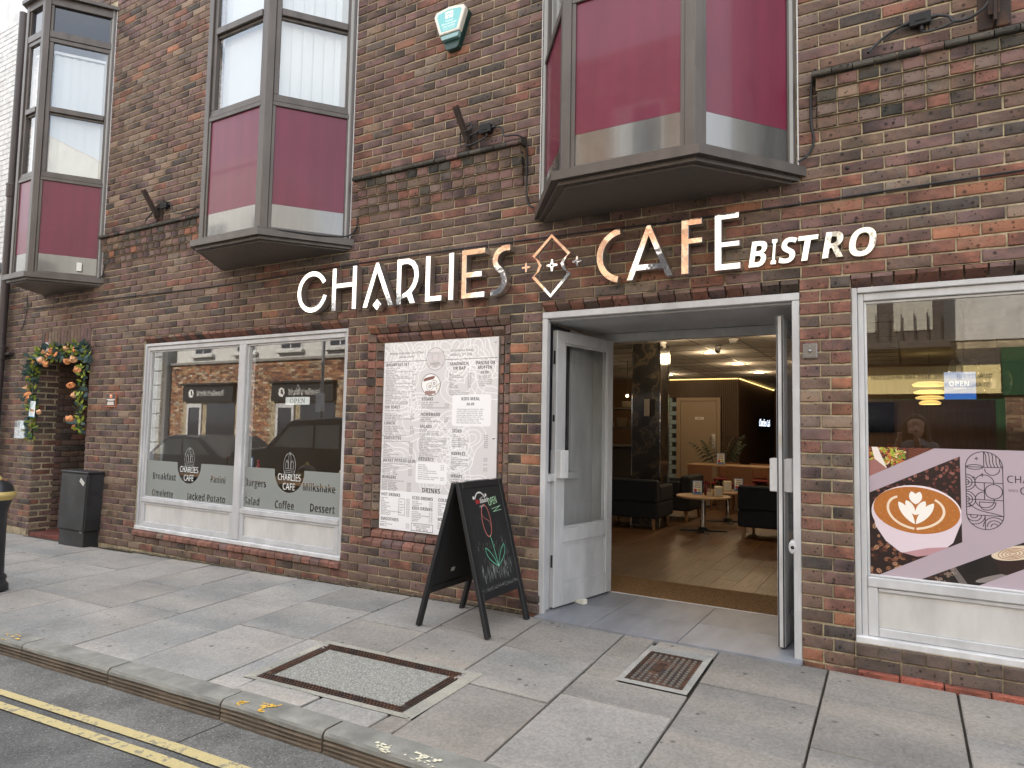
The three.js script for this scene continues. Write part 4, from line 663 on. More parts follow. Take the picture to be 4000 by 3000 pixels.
{ const o = solo('door_wedge', (() => { const s = new Soup(); s.prism([[0, 0.003, 0], [0.12, 0.003, 0], [0.12, 0.038, 0], [0.09, 0.038, 0]], [0, 0, 0.045]); const g = s.geo(); g.rotateY(-0.35); g.translate(2.145, 0.0, -0.47); return g; })(), std({ color: lin(0.72, 0.70, 0.60), roughness: 0.6 }), 'cream wedge holding the left cafe door open', 'door wedge'); }
{ const o = thing('door_closer_lock', 'grey oval key lock on the right door jamb', 'lock', [3.766, 0.64, -0.03]); const g = lathe([[0.001, 0.03], [0.018, 0.03], [0.024, 0.024], [0.026, 0]], 20); g.rotateX(Math.PI / 2); g.scale(1, 1.7, 1); part('housing', g, M.frame, o); const k = lathe([[0.001, 0.032], [0.010, 0.032], [0.012, 0.02]], 16); k.rotateX(Math.PI / 2); part('keyhole', k, M.black, o); }
{ // grey step tiles
  const st = structGroup('doorstep'), r = rngOf(63); const tN = noiseField(512, 5, 6, 111, 0.55, 0.4); const tm = std({ vertexColors: true, map: dataTex(512, i => { const v = 0.86 + 0.26 * (tN[i] - 0.5); return [250 * v, 251 * v, 255 * v]; }), roughness: 0.45 });
  for (const [a, b] of [[2.08, 2.50], [2.503, 3.10], [3.103, 3.818]]) for (const [c, d] of [[-0.903, -0.405], [-0.402, 0.085]]) { const v = 0.31 * (0.93 + 0.14 * r()); part('step_tile', paint(new Soup().box(a, b, -0.06, -0.001 + r() * 0.0006, c, d, 0.002).geo(0.7, [r() * 4, r() * 4]), [v * 0.98, v, v * 1.06]), tm, st); }
  part('threshold_strip', new Soup().box(2.216, 3.751, -0.02, 0.003, -0.915, -0.905).geo(), M.whiteTrim, st);
}
// ---------------------------------------------------------------- doorbell plate
{ const o = thing('bell_plate', 'small square metal bell plate on the brick pier beside the door', 'doorbell', [3.873, 1.808, 0]); part('plate', new Soup().box(-0.040, 0.040, -0.045, 0.045, -0.002, 0.012, 0.004).geo(), std({ color: lin(0.24, 0.23, 0.22), metalness: 0.8, roughness: 0.45 }), o); part('inner_plate', new Soup().box(-0.032, 0.032, -0.037, 0.037, 0.012, 0.0145, 0.001).geo(), std({ color: lin(0.20, 0.185, 0.17), metalness: 0.7, roughness: 0.5 }), o); const g = lathe([[0.001, 0.014], [0.006, 0.013], [0.010, 0.0]], 16); g.rotateX(Math.PI / 2); g.translate(0, 0, 0.0145); part('button', g, M.brushed, o); for (const y of [-0.028, 0.028]) { const k = lathe([[0.001, 0.002], [0.003, 0.0]], 8); k.rotateX(Math.PI / 2); k.translate(0, y, 0.0145); part('screw', k, M.brushed, o); } }

// ---------------------------------------------------------------- sign letters
const zF = 0.082, zBk = 0.012;
function letter(name, shapes, label, depth = [zBk, zF], hole, group) {
  const g = new THREE.ExtrudeGeometry(shapes, { depth: depth[1] - depth[0] - 0.002, bevelEnabled: true, bevelThickness: 0.002, bevelSize: 0.0015, bevelSegments: 1, curveSegments: 24 }); g.translate(0, 0, depth[0]);
  const m = shade(new THREE.Mesh(g, [M.polish, M.brushed])); m.name = numbered(name); scene.add(m); tag(m, label, 'sign letter', group || 'polished steel letters of the sign'); return m;
}
const P2 = p => new THREE.Shape(p.map(q => new THREE.Vector2(...q)));
const rect = (x0, x1, y0, y1) => P2([[x0, y0], [x1, y0], [x1, y1], [x0, y1]]);
function arcBand(cx, cy, ro, ri, a0, a1, ky = 1, n = 48) { const p = []; for (let i = 0; i <= n; i++) { const a = lerp(a0, a1, i / n); p.push([cx + ro * Math.cos(a), cy + ro * ky * Math.sin(a)]); } for (let i = n; i >= 0; i--) { const a = lerp(a0, a1, i / n); p.push([cx + ri * Math.cos(a), cy + (ro * ky - (ro - ri)) * Math.sin(a)]); } return P2(p); }
function strokeBand(pts, w, closed = false, n = 60) { const c = new THREE.CatmullRomCurve3(pts.map(p => new THREE.Vector3(p[0], p[1], 0)), closed, 'centripetal'), q = c.getPoints(n), L = [], Rr = []; q.forEach((p, i) => { const t = c.getTangent(i / n), nx = -t.y, ny = t.x; L.push([p.x + nx * w / 2, p.y + ny * w / 2]); Rr.push([p.x - nx * w / 2, p.y - ny * w / 2]); }); return P2([...L, ...Rr.reverse()]); }
const dg = Math.PI / 180, yb = 2.316, yt = 2.690, sw = 0.042;
const union = (...s) => s;
letter('letter_c', arcBand(-0.247, 2.506, 0.187, 0.145, 27 * dg, 346 * dg), 'polished steel letter C starting the first word of the sign');
letter('letter_h', P2([[0.002, yb], [0.044, yb], [0.044, 2.514], [0.243, 2.514], [0.243, yb], [0.285, yb], [0.285, yt], [0.243, yt], [0.243, 2.551], [0.044, 2.551], [0.044, yt], [0.002, yt]]), 'polished steel letter H after the round C');
letter('letter_a', [P2([[0.368, yb], [0.414, yb], [0.519, 2.612], [0.652, yb], [0.699, yb], [0.531, yt], [0.505, yt]]), P2([[0.527, 2.284], [0.574, 2.331], [0.527, 2.378], [0.480, 2.331]])], 'polished steel letter A with a loose diamond instead of a crossbar');
letter('letter_r', [P2([[0.738, yb], [0.780, yb], [0.780, 2.640], [0.806, 2.648], [0.850, 2.646], [0.889, 2.628], [0.914, 2.590], [0.921, 2.540], [0.910, 2.490], [0.880, 2.445], [0.840, 2.413], [0.800, 2.397], [0.786, 2.360], [0.850, 2.375], [0.880, yb], [0.930, yb], [0.893, 2.402], [0.930, 2.440], [0.955, 2.490], [0.963, 2.545], [0.952, 2.612], [0.915, 2.662], [0.860, 2.688], [0.800, yt], [0.738, yt]])], 'polished steel letter R with a short kicked leg');
letter('letter_l', P2([[1.036, yb], [1.194, yb], [1.194, yb + 0.038], [1.078, yb + 0.038], [1.078, yt - 0.006], [1.036, yt - 0.006]]), 'polished steel letter L in the first word');
letter('letter_i', rect(1.267, 1.309, yb - 0.004, yt - 0.006), 'polished steel upright letter I in the first word');
letter('letter_e', P2([[1.389, yb - 0.004], [1.599, yb - 0.004], [1.599, yb + 0.034], [1.430, yb + 0.034], [1.430, 2.473], [1.571, 2.473], [1.571, 2.512], [1.430, 2.512], [1.430, 2.650], [1.600, 2.650], [1.600, yt], [1.389, yt]]), 'polished steel letter E next to the S of the first word');
letter('letter_s', strokeBand([[1.822, 2.666], [1.762, 2.664], [1.712, 2.634], [1.692, 2.580], [1.709, 2.532], [1.746, 2.494], [1.771, 2.445], [1.770, 2.392], [1.738, 2.350], [1.690, 2.334], [1.658, 2.335]], sw), 'polished steel letter S ending the first word');
letter('letter_c', arcBand(2.714, 2.505, 0.189, 0.147, 97 * dg, 258 * dg), 'polished steel half-round C starting the second word');
{ const a = P2([[2.745, 2.326], [2.784, 2.326], [2.809, 2.387], [2.994, 2.387], [3.017, 2.332], [3.056, 2.332], [2.908, 2.686], [2.885, 2.686]]); a.holes.push(new THREE.Path([[2.824, 2.422], [2.979, 2.422], [2.897, 2.618]].map(q => new THREE.Vector2(...q)))); letter('letter_a', a, 'polished steel letter A with crossbar in the second word'); }
letter('letter_f', P2([[3.119, 2.331], [3.162, 2.331], [3.162, 2.527], [3.250, 2.527], [3.250, 2.558], [3.162, 2.558], [3.162, 2.648], [3.248, 2.648], [3.248, 2.688], [3.119, 2.688]]), 'polished steel letter F in the second word');
letter('letter_e', P2([[3.333, 2.333], [3.486, 2.333], [3.486, 2.368], [3.371, 2.368], [3.371, 2.479], [3.481, 2.479], [3.481, 2.507], [3.371, 2.507], [3.371, 2.656], [3.478, 2.656], [3.478, 2.691], [3.333, 2.691]]), 'polished steel letter E ending the second word');
{ // emblem between the words
  const o = thing('sign_emblem', 'polished steel shield-shaped outline with star between the two sign words', 'sign emblem');
  const out = [[2.168, 2.722], [2.318, 2.570], [2.290, 2.545], [2.266, 2.503], [2.284, 2.450], [2.322, 2.417], [2.165, 2.258], [2.010, 2.417], [2.046, 2.450], [2.066, 2.503], [2.044, 2.548], [2.010, 2.577]], cx = 2.166, cy = 2.49;
  const ins = out.map(([x, y]) => { const d = Math.hypot(x - cx, y - cy); return [x - (x - cx) / d * 0.024, y - (y - cy) / d * 0.024]; }); const sh = P2(out); sh.holes.push(new THREE.Path(ins.map(q => new THREE.Vector2(...q))));
  const ex = (s, z0, z1) => { const g = new THREE.ExtrudeGeometry(s, { depth: z1 - z0, bevelEnabled: true, bevelThickness: 0.001, bevelSize: 0.001, bevelSegments: 1, curveSegments: 12 }); g.translate(0, 0, z0); return g; };
  const outline = shade(new THREE.Mesh(ex(sh, 0.045, 0.075), [M.polish, M.brushed])); outline.name = 'outline'; o.add(outline);
  const star = (x, y, R0, hole) => { const p = []; for (let k = 0; k < 4; k++) { const a = k * Math.PI / 2; for (const [da, rr_] of [[-0.16, 0.97], [0, 1], [0.16, 0.97], [0.5, 0.45], [0.785, 0.36], [1.07, 0.45]]) p.push([x + R0 * rr_ * Math.sin(a + da), y + R0 * rr_ * Math.cos(a + da)]); } const s = P2(p); if (hole) s.holes.push(new THREE.Path([[x, y + 0.011], [x + 0.011, y], [x, y - 0.011], [x - 0.011, y]].map(q => new THREE.Vector2(...q)))); return s; };
  for (const [x, y, q, h] of [[2.171, 2.494, 0.044, 1], [1.957, 2.500, 0.035, 0], [2.369, 2.503, 0.035, 0]]) { const m = shade(new THREE.Mesh(ex(star(x, y, q, h), 0.05, 0.072), [M.polish, M.brushed])); m.name = 'star'; o.add(m); }
}
for (const [ch, x0, x1, y0, y1, lb] of [['B', 3.527, 3.637, 2.343, 2.503, 'starting the small word'], ['I', 3.657, 3.697, 2.350, 2.503, 'in the small word'], ['S', 3.704, 3.812, 2.348, 2.504, 'in the small word'], ['T', 3.815, 3.928, 2.352, 2.502, 'in the small word'], ['R', 3.946, 4.060, 2.354, 2.507, 'in the small word'], ['O', 4.090, 4.231, 2.345, 2.511, 'ending the small word']]) {
  const shapes = font.generateShapes(ch, 1); const skew = 0.17, f = (v) => [v.x + v.y * skew, v.y]; let bx = [1e9, -1e9, 1e9, -1e9];
  const conv = s => s.getPoints(10).map(f); const raw = shapes.map(s => ({ o: conv(s), h: s.holes.map(conv) })); for (const s of raw) for (const [x, y] of s.o) { bx = [Math.min(bx[0], x), Math.max(bx[1], x), Math.min(bx[2], y), Math.max(bx[3], y)]; }
  const T = ([x, y]) => new THREE.Vector2(x0 + (x - bx[0]) / (bx[1] - bx[0]) * (x1 - x0), y0 + (y - bx[2]) / (bx[3] - bx[2]) * (y1 - y0));
  const ss = raw.map(s => { const q = new THREE.Shape(s.o.map(T)); q.holes = s.h.map(h => new THREE.Path(h.map(T))); return q; });
  letter('small_letter_' + ch.toLowerCase(), ss, `small slanted polished letter ${ch} ${lb}`, [0.008, 0.030], null, 'small slanted letters of the sign');
}
// ---------------------------------------------------------------- menu board
{
  const x0 = 0.510, x1 = 1.658, y0 = 0.455, y1 = 2.02, o = thing('menu_board', 'large white printed cafe menu board in a brick recess', 'menu board');
  const W = 1400, Hh = Math.round(W * (y1 - y0) / (x1 - x0));
  const t = canvasTex(W, Hh, (g, w, h) => {
    const X = u => u * w, Y = v => v * h, r = rngOf(17);
    g.fillStyle = '#dad6d6'; g.fillRect(0, 0, w, h);
    g.strokeStyle = 'rgba(246,243,243,0.95)'; g.lineWidth = 8;
    for (let k = 0; k < 26; k++) { let x = r() * w, y = r() * h * 0.8, a = r() * 6.28; for (let q = 0; q < 3; q++) { g.beginPath(); for (let i = 0; i <= 40; i++) { const t2 = i / 40 * 6.283, R0 = (60 + 45 * q + 30 * Math.sin(2 * t2 + a) + 18 * Math.sin(3 * t2 + k)) * (0.8 + (k % 3) * 0.3); g.lineTo(x + R0 * Math.cos(t2) * 1.2, y + R0 * Math.sin(t2)); } g.stroke(); } }
    g.fillStyle = '#f1eff0'; g.fillRect(0, Y(0.795), w, h); 
    const box = (a, b, c, d) => { g.fillStyle = '#f4f2f3'; g.beginPath(); g.roundRect ? g.roundRect(X(a), Y(b), X(c - a), Y(d - b), 28) : g.rect(X(a), Y(b), X(c - a), Y(d - b)); g.fill(); };
    box(0.63, 0.285, 0.95, 0.445); box(0.325, 0.635, 0.60, 0.745);
    g.fillStyle = '#2b272a'; const head = (s, x, y, sz = 42) => { g.font = `bold ${sz}px sans-serif`; g.fillText(s, X(x), Y(y)); };
    const rows = (list, x, xr, y, dy, sz = 17) => { g.font = `${sz}px sans-serif`; list.forEach((q, i) => { const [n, p] = Array.isArray(q) ? q : [q, '']; g.fillStyle = p ? '#141113' : '#3f3a3d'; g.fillText(n, X(x), Y(y + i * dy)); if (p) g.fillText(p, X(xr), Y(y + i * dy)); }); g.fillStyle = '#2b272a'; };
    g.font = 'italic 30px sans-serif'; g.fillText('Monday to Saturday 7am till 5pm', X(0.05), Y(0.065)); g.fillText('Sunday Closed', X(0.14), Y(0.085)); g.font = '31px sans-serif'; g.fillText('35 Catherine Street,', X(0.60), Y(0.065)); g.fillText('Salisbury, SP1 2DQ', X(0.60), Y(0.086));
    g.lineWidth = 4; g.strokeStyle = '#2b272a'; g.beginPath(); g.moveTo(X(0.005), Y(0.104)); g.lineTo(X(0.995), Y(0.104)); g.stroke();
    g.fillStyle = '#e4dede'; g.beginPath(); g.arc(X(0.475), Y(0.098), 112, 0, 7); g.fill(); g.lineWidth = 3; g.stroke(); g.lineWidth = 2; g.strokeStyle = '#8d8588'; for (let k = 0; k < 9; k++) { g.strokeRect(X(0.475) - 96 + k * 9, Y(0.098) - 70 + k * 7, 192 - k * 18, 140 - k * 14); } g.fillStyle = '#d8d0d1'; g.beginPath(); g.arc(X(0.475), Y(0.09), 40, 0, 7); g.fill(); g.stroke(); g.fillStyle = '#2b272a'; g.font = '27px sans-serif'; g.fillText('CHARLIES', X(0.475) - 66, Y(0.128)); g.fillText('CAFE', X(0.475) - 34, Y(0.143));
    head('BREAKFAST SET', 0.02, 0.128); rows(['Served with slice of toast', ['All Day Breakfast', '£9.95'], '(2x Slice of bacon, 2x sausage, egg, hash brown', '& grilled tomato)', ['Full English Breakfast', '£12.95'], '(2x Slice of bacon, 2x sausage, 2x egg,', '2x Black Pudding, Hash brown, grilled tomato,', 'mushroom & beans)', ['Sunrise Breakfast', '£7.95'], '(Slice of bacon, sausage, egg, hash brown & beans)', ['Veggie Breakfast', '£9.95'], '(2 Egg, Mushroom, Tomato, Hash brown, Beans,', '2 Veggie Sausage)', ['Mediterian Breakfast', '£12.95'], '(2 pcs of Turkish Sausage, 2 halloumi, 2 Filo Pastry,', 'Olives, Feta cheese and egg)', ['Egg Benedict', '£9.25'], '(Toasted English muffin, 2 poached eggs,', 'ham and hollandaise sauce)', ['Egg Royale', '£9.95'], '(Toasted English muffin, 2 poached eggs,', 'smoked salmon and hollandaise sauce)'], 0.02, 0.27, 0.143, 0.00905);
    head('ON TOAST', 0.02, 0.357); rows(['Served on 2 slice of toast', '', ['Beans On Toast', '£4.95'], ['2x Scrambled Eggs On Toast', '£5.95'], ['2x Poached Eggs On Toast', '£5.95'], ['Smashed Avocado, Smoked Salmon with 2 Eggs', '£9.45'], 'On Sour Dough Toast'], 0.02, 0.265, 0.371, 0.0088);
    head('LUNCH', 0.018, 0.443); rows([['2x Sausage, Chips & Beans', '£7.95'], ['2x Sausage, 2x Egg, Beans & Chips', '£9.45'], ['Fish & Chips with peas', '£11.95'], ['Scampi & Chips with Peas', '£11.45'], ['Gamon delight', '£11.95'], 'Gamon, Egg, Chips, Peas & Mushroom'], 0.018, 0.262, 0.456, 0.0092);
    head('OMELETTES', 0.018, 0.523); rows(['Served with chips & salad, (made from 3 eggs)', ['Plain', '£7.95'], ['Cheese', '£8.95'], ['Mushroom', '£8.95'], ['Bacon', '£9.45'], ['Ham & Cheese', '£9.75'], ['Bacon & Cheese', '£9.95'], ['Spanish', '£9.95'], 'Onion, Mushroom, Tomato', ['Extra Filling', '£1.95'], 'Cheese, Mushroom, Bacon, Ham, Onions, Tomato'], 0.018, 0.26, 0.536, 0.0087);
    head('JACKET POTATO £8.95', 0.016, 0.643); rows(['Served with cheese, beans, coleslaw & salad', ['Create Your Own', '£5.95'], 'Add Toppings of your Choice', ['Coleslaw  £1.75      Cheese', '£1.75'], ['Beans  £1.75        Salad', '£1.75'], ['Bacon  £2.25         Tuna', '£2.25'], ['Prawn  £2.25         Sausage', '£2.25']], 0.016, 0.26, 0.655, 0.0092);
    head('BURGERS', 0.014, 0.733); rows(['Served with Chips & 2 Pcs Onion rings', ['Gourmet - Cheese Burger', '£10.25'], ['Gourmet - Beef Burger', '£10.95'], ['Gourmet - Veggie Burger', '£9.95'], ['Gourmet - Chicken Burger', '£11.25'], ['Gourmet - Spicy Beef Burger', '£10.75'], ['Gourmet - Special Burger', '£10.95']], 0.014, 0.25, 0.745, 0.0083);
    head('STEAKS', 0.36, 0.315); rows(['Served with Chips and Salad', ['Rib Eye Steak (8 oz)', '£17.95'], ['Sirloin Steak (8 oz)', '£15.95'], ['Chicken Steak (wraps bread butter fry)', '£12.95']], 0.36, 0.565, 0.328, 0.0092);
    head('HOMEMADE', 0.355, 0.395); rows([['Lasagne and Chips', '£12.95'], ['Falafel and Chips', '£9.95'], ['Chicken Strips (6pcs) and Chips', '£9.95']], 0.355, 0.565, 0.407, 0.0092);
    head('SALADS', 0.352, 0.458); rows([['Greek Salad', '£7.95'], 'Mixed leaf salad, onion, tomato,', 'cucumber, olives, feta cheese,', 'drizzle of olive oil and pomegranate', 'dressing', ['Halloumi & Avocado', '£9.95'], 'Mixed leaf salad, onion, tomato, cucumber', 'drizzle of olive oil & pomegranate dressing', ['Chicken Caesar', '£9.75'], 'Mixed leaf salad, onion, tomato, cucumber', 'drizzle of caesar sauce & olive oil', ['Prawn Island', '£9.25'], 'Mixed leaf salad, coleslaw, tomato,', 'cucumber drizzle of thousand island', 'sauce & olive oil', ['Smoked Salmon Feast', '£9.95'], 'Avocado, onion, tomato, olives &', 'mixed leaf salad'], 0.352, 0.56, 0.470, 0.0084);
    head('DESSERTS', 0.345, 0.628); rows([['Carrot Cake', '£3.75'], ['Baklava (3pcs)', '£4.50'], ['Waffle Sandwich', '£5.75'], '(2 pcs waffle filled with gelato', 'ice cream topped with cream &', 'chocolate sauce)', ['Sundae (Chocolate or Strawberry)', '£5.25'], ['Soft Ice Cream with a Flake', '£2.95']], 0.345, 0.545, 0.652, 0.0105);
    head('SANDWICH', 0.60, 0.135); head('OR BAP', 0.63, 0.158); rows([['Bacon', '£4.95'], ['Sausage & Bacon', '£6.95'], ['Bacon, Sausage & Egg', '£7.95'], ['B.L.T.', '£7.25'], ['Tuna Mayo', '£5.95'], ['Ham', '£5.50'], ['Cheese', '£4.95'], ['Egg & Cheese', '£5.95'], ['Chicken Salad', '£7.95'], '', 'Add Extras £1.50', 'Tuna, Ham, Bacon, Mushroom,', 'Sausage, Egg, Cheese, Chicken'], 0.60, 0.755, 0.182, 0.0087);
    head('PANINI OR', 0.82, 0.135); head('MUFFIN', 0.835, 0.158); head('£6.99', 0.86, 0.182, 36); rows(['Bacon and Cheese', 'Ham and Cheese', 'Cheese and Tomato', 'Chicken and Cheese', 'Bacon and Sausage', 'Tuna Melt'], 0.845, 0.9, 0.197, 0.0094);
    head('KIDS MEAL', 0.705, 0.315); head('£6.49', 0.75, 0.34, 36); rows(['Chicken Nugget (4 Pcs) and Chips - Drink', 'Chicken Strips (3 Pcs) and Chips - Drink', 'Ham, Cheese Toasties and Peas - Drink', 'Sausage, Egg and Beans or Peas - Drink', 'Bacon, Egg and Beans or Peas - Drink', 'Sausage, Chips and Beans or Peas - Drink', 'Kids Hamburger and Chips - Drink', 'Kids Cheese Burger and Chips - Drink'], 0.67, 0.9, 0.363, 0.0097);
    head('SIDES', 0.635, 0.478); rows([['Chips', '£3.45'], ['Cheesy Chips', '£4.95'], ['Onion Rings (6 Pcs)', '£3.95'], ['Mozzarella Sticks (5 Pcs)', '£4.25'], ['Jalapeno Bites (6 Pcs)', '£4.75'], ['Chicken Nuggets (6 Pcs)', '£5.95'], ['Potato Wedges', '£4.25']], 0.635, 0.90, 0.492, 0.0098);
    head('NIBBLES', 0.63, 0.592); rows([['Humus', '£4.95'], ['Sujuk (Turkish sausage with', '£5.75'], 'garlic and herbs)', ['Filo Pastry (Feta cheese &', '£5.75'], 'parsley wrapped in pastry)', ['Halloumi', '£5.75'], ['Olives', '£4.75']], 0.63, 0.90, 0.606, 0.0098);
    head('WRAPS', 0.63, 0.705); rows(['Served with Chips or Salad', ['Chicken Wrap', '£8.95'], ['Falafel Wrap', '£7.95'], ['Halloumi Wrap', '£7.95'], ['Avocado & Halloumi Wrap', '£8.95']], 0.63, 0.90, 0.717, 0.0105);
    head('DRINKS', 0.385, 0.792, 62); head('HOT DRINKS', 0.012, 0.825); rows([['Cappuccino', '£3.25'], ['Latte', '£3.25'], ['Mocha', '£3.85'], ['Hot Chocolate', '£3.75'], ['Espresso', '£2.15'], ['Double Espresso', '£2.75'], ['Flat White', '£3.45'], ['Macchiato', '£2.95'], ['Ottoman\'s Coffee (Turkish Coffee)', '£3.95'], ['White Americano', '£2.95'], ['Black Americano', '£2.45']], 0.012, 0.25, 0.838, 0.0088);
    head('SMOOTHIES', 0.012, 0.955); rows([['Lemon Ice', '£3.95'], ['Mango Passion Fruit', '£3.95'], ['Strawberry', '£3.95']], 0.012, 0.25, 0.967, 0.0095);
    head('ICED DRINKS', 0.30, 0.832); rows([['Iced Latte', '£3.95'], ['Iced Cappuccino', '£3.95'], ['Iced Mocha', '£3.95']], 0.30, 0.455, 0.845, 0.0095); head('KIDS DRINKS', 0.30, 0.885); rows([['Fruit Shoot', '£1.25'], ['Squash Orange', '£1.25'], ['Squash Blackcurrant & Apple', '£1.25'], ['Kids Milkshakes', '£1.95'], ['Orange Juice', '£1.75'], ['Apple Juice', '£1.75']], 0.30, 0.455, 0.898, 0.0093);
    g.strokeStyle = '#2b272a'; g.lineWidth = 4; g.strokeRect(X(0.30), Y(0.955), X(0.19), Y(0.038)); g.font = '24px sans-serif'; g.fillText('FRESHLY SQUEEZED', X(0.315), Y(0.97)); g.fillText('APPLE JUICE', X(0.34), Y(0.981)); g.fillText('%100    £4.95', X(0.345), Y(0.991));
    head('COLD DRINKS', 0.53, 0.832); rows([['Glass Bottles', '£2.75'], ['Coke', '£2.75'], ['Zero Coke', '£2.75'], ['Fanta', '£2.75'], ['Sprite', '£2.75'], ['Natural Water', '£1.95'], ['Sparkling Water', '£1.95']], 0.53, 0.75, 0.845, 0.0093); head('MILKSHAKES', 0.53, 0.93); rows([['Chocolate', '£4.75'], ['Strawberry', '£4.75'], ['Banana', '£4.75'], ['Vanilla', '£4.75']], 0.53, 0.75, 0.943, 0.0095);
    g.lineWidth = 3; g.strokeRect(X(0.18), Y(0.835), X(0.055), Y(0.085)); g.font = '15px sans-serif'; ['+Add', 'Caramel', 'Hazelnut', 'Vanilla', '~65p'].forEach((q, i) => g.fillText(q, X(0.185), Y(0.853 + i * 0.0145)));
    // plate of breakfast, drawn
    g.save(); g.translate(X(0.44), Y(0.232)); g.fillStyle = '#f5f2f0'; g.strokeStyle = '#231d1d'; g.lineWidth = 5; g.beginPath(); g.ellipse(0, 0, 118, 108, 0.3, 0, 7); g.fill(); g.stroke(); g.lineWidth = 3; for (const [x, y, q] of [[-12, 18, 40], [40, -12, 34]]) { g.fillStyle = '#f6f4f2'; g.beginPath(); g.ellipse(x, y, q, q * 0.9, 0, 0, 7); g.fill(); g.stroke(); g.fillStyle = '#d8c9c4'; g.beginPath(); g.arc(x, y, q * 0.4, 0, 7); g.fill(); g.stroke(); } g.fillStyle = '#8f5d55'; for (let k = 0; k < 4; k++) { g.beginPath(); g.ellipse(-70 + k * 30, -52 - k * 6, 26, 13, -0.5, 0, 7); g.fill(); g.stroke(); } g.fillStyle = '#c9958a'; for (let k = 0; k < 16; k++) { g.beginPath(); g.arc(-60 + (k % 6) * 22, 70 + Math.floor(k / 6) * 12, 9, 0, 7); g.fill(); g.stroke(); } g.fillStyle = '#efe6df'; g.beginPath(); g.moveTo(60, 20); g.lineTo(120, -20); g.lineTo(90, 80); g.closePath(); g.fill(); g.stroke(); g.restore();
  });
  part('panel', new Soup().box(x0, x1, y0, y1, -0.066, -0.0545).geo(), M.whiteTrim, o);
  part('print', card(x0 + 0.001, x1 - 0.001, y0 + 0.001, y1 - 0.001, -0.0535), std({ map: t, roughness: 0.35 }), o);
  for (const [u, v] of [[0.025, 0.975], [0.975, 0.975], [0.02, 0.025], [0.975, 0.025], [0.02, 0.5], [0.975, 0.5]]) { const g = lathe([[0.001, 0.007], [0.007, 0.006], [0.010, 0.0]], 14); g.rotateX(Math.PI / 2); g.translate(lerp(x0, x1, u), lerp(y0, y1, v), -0.053); part('screw_cap', g, M.brushed, o); }
}
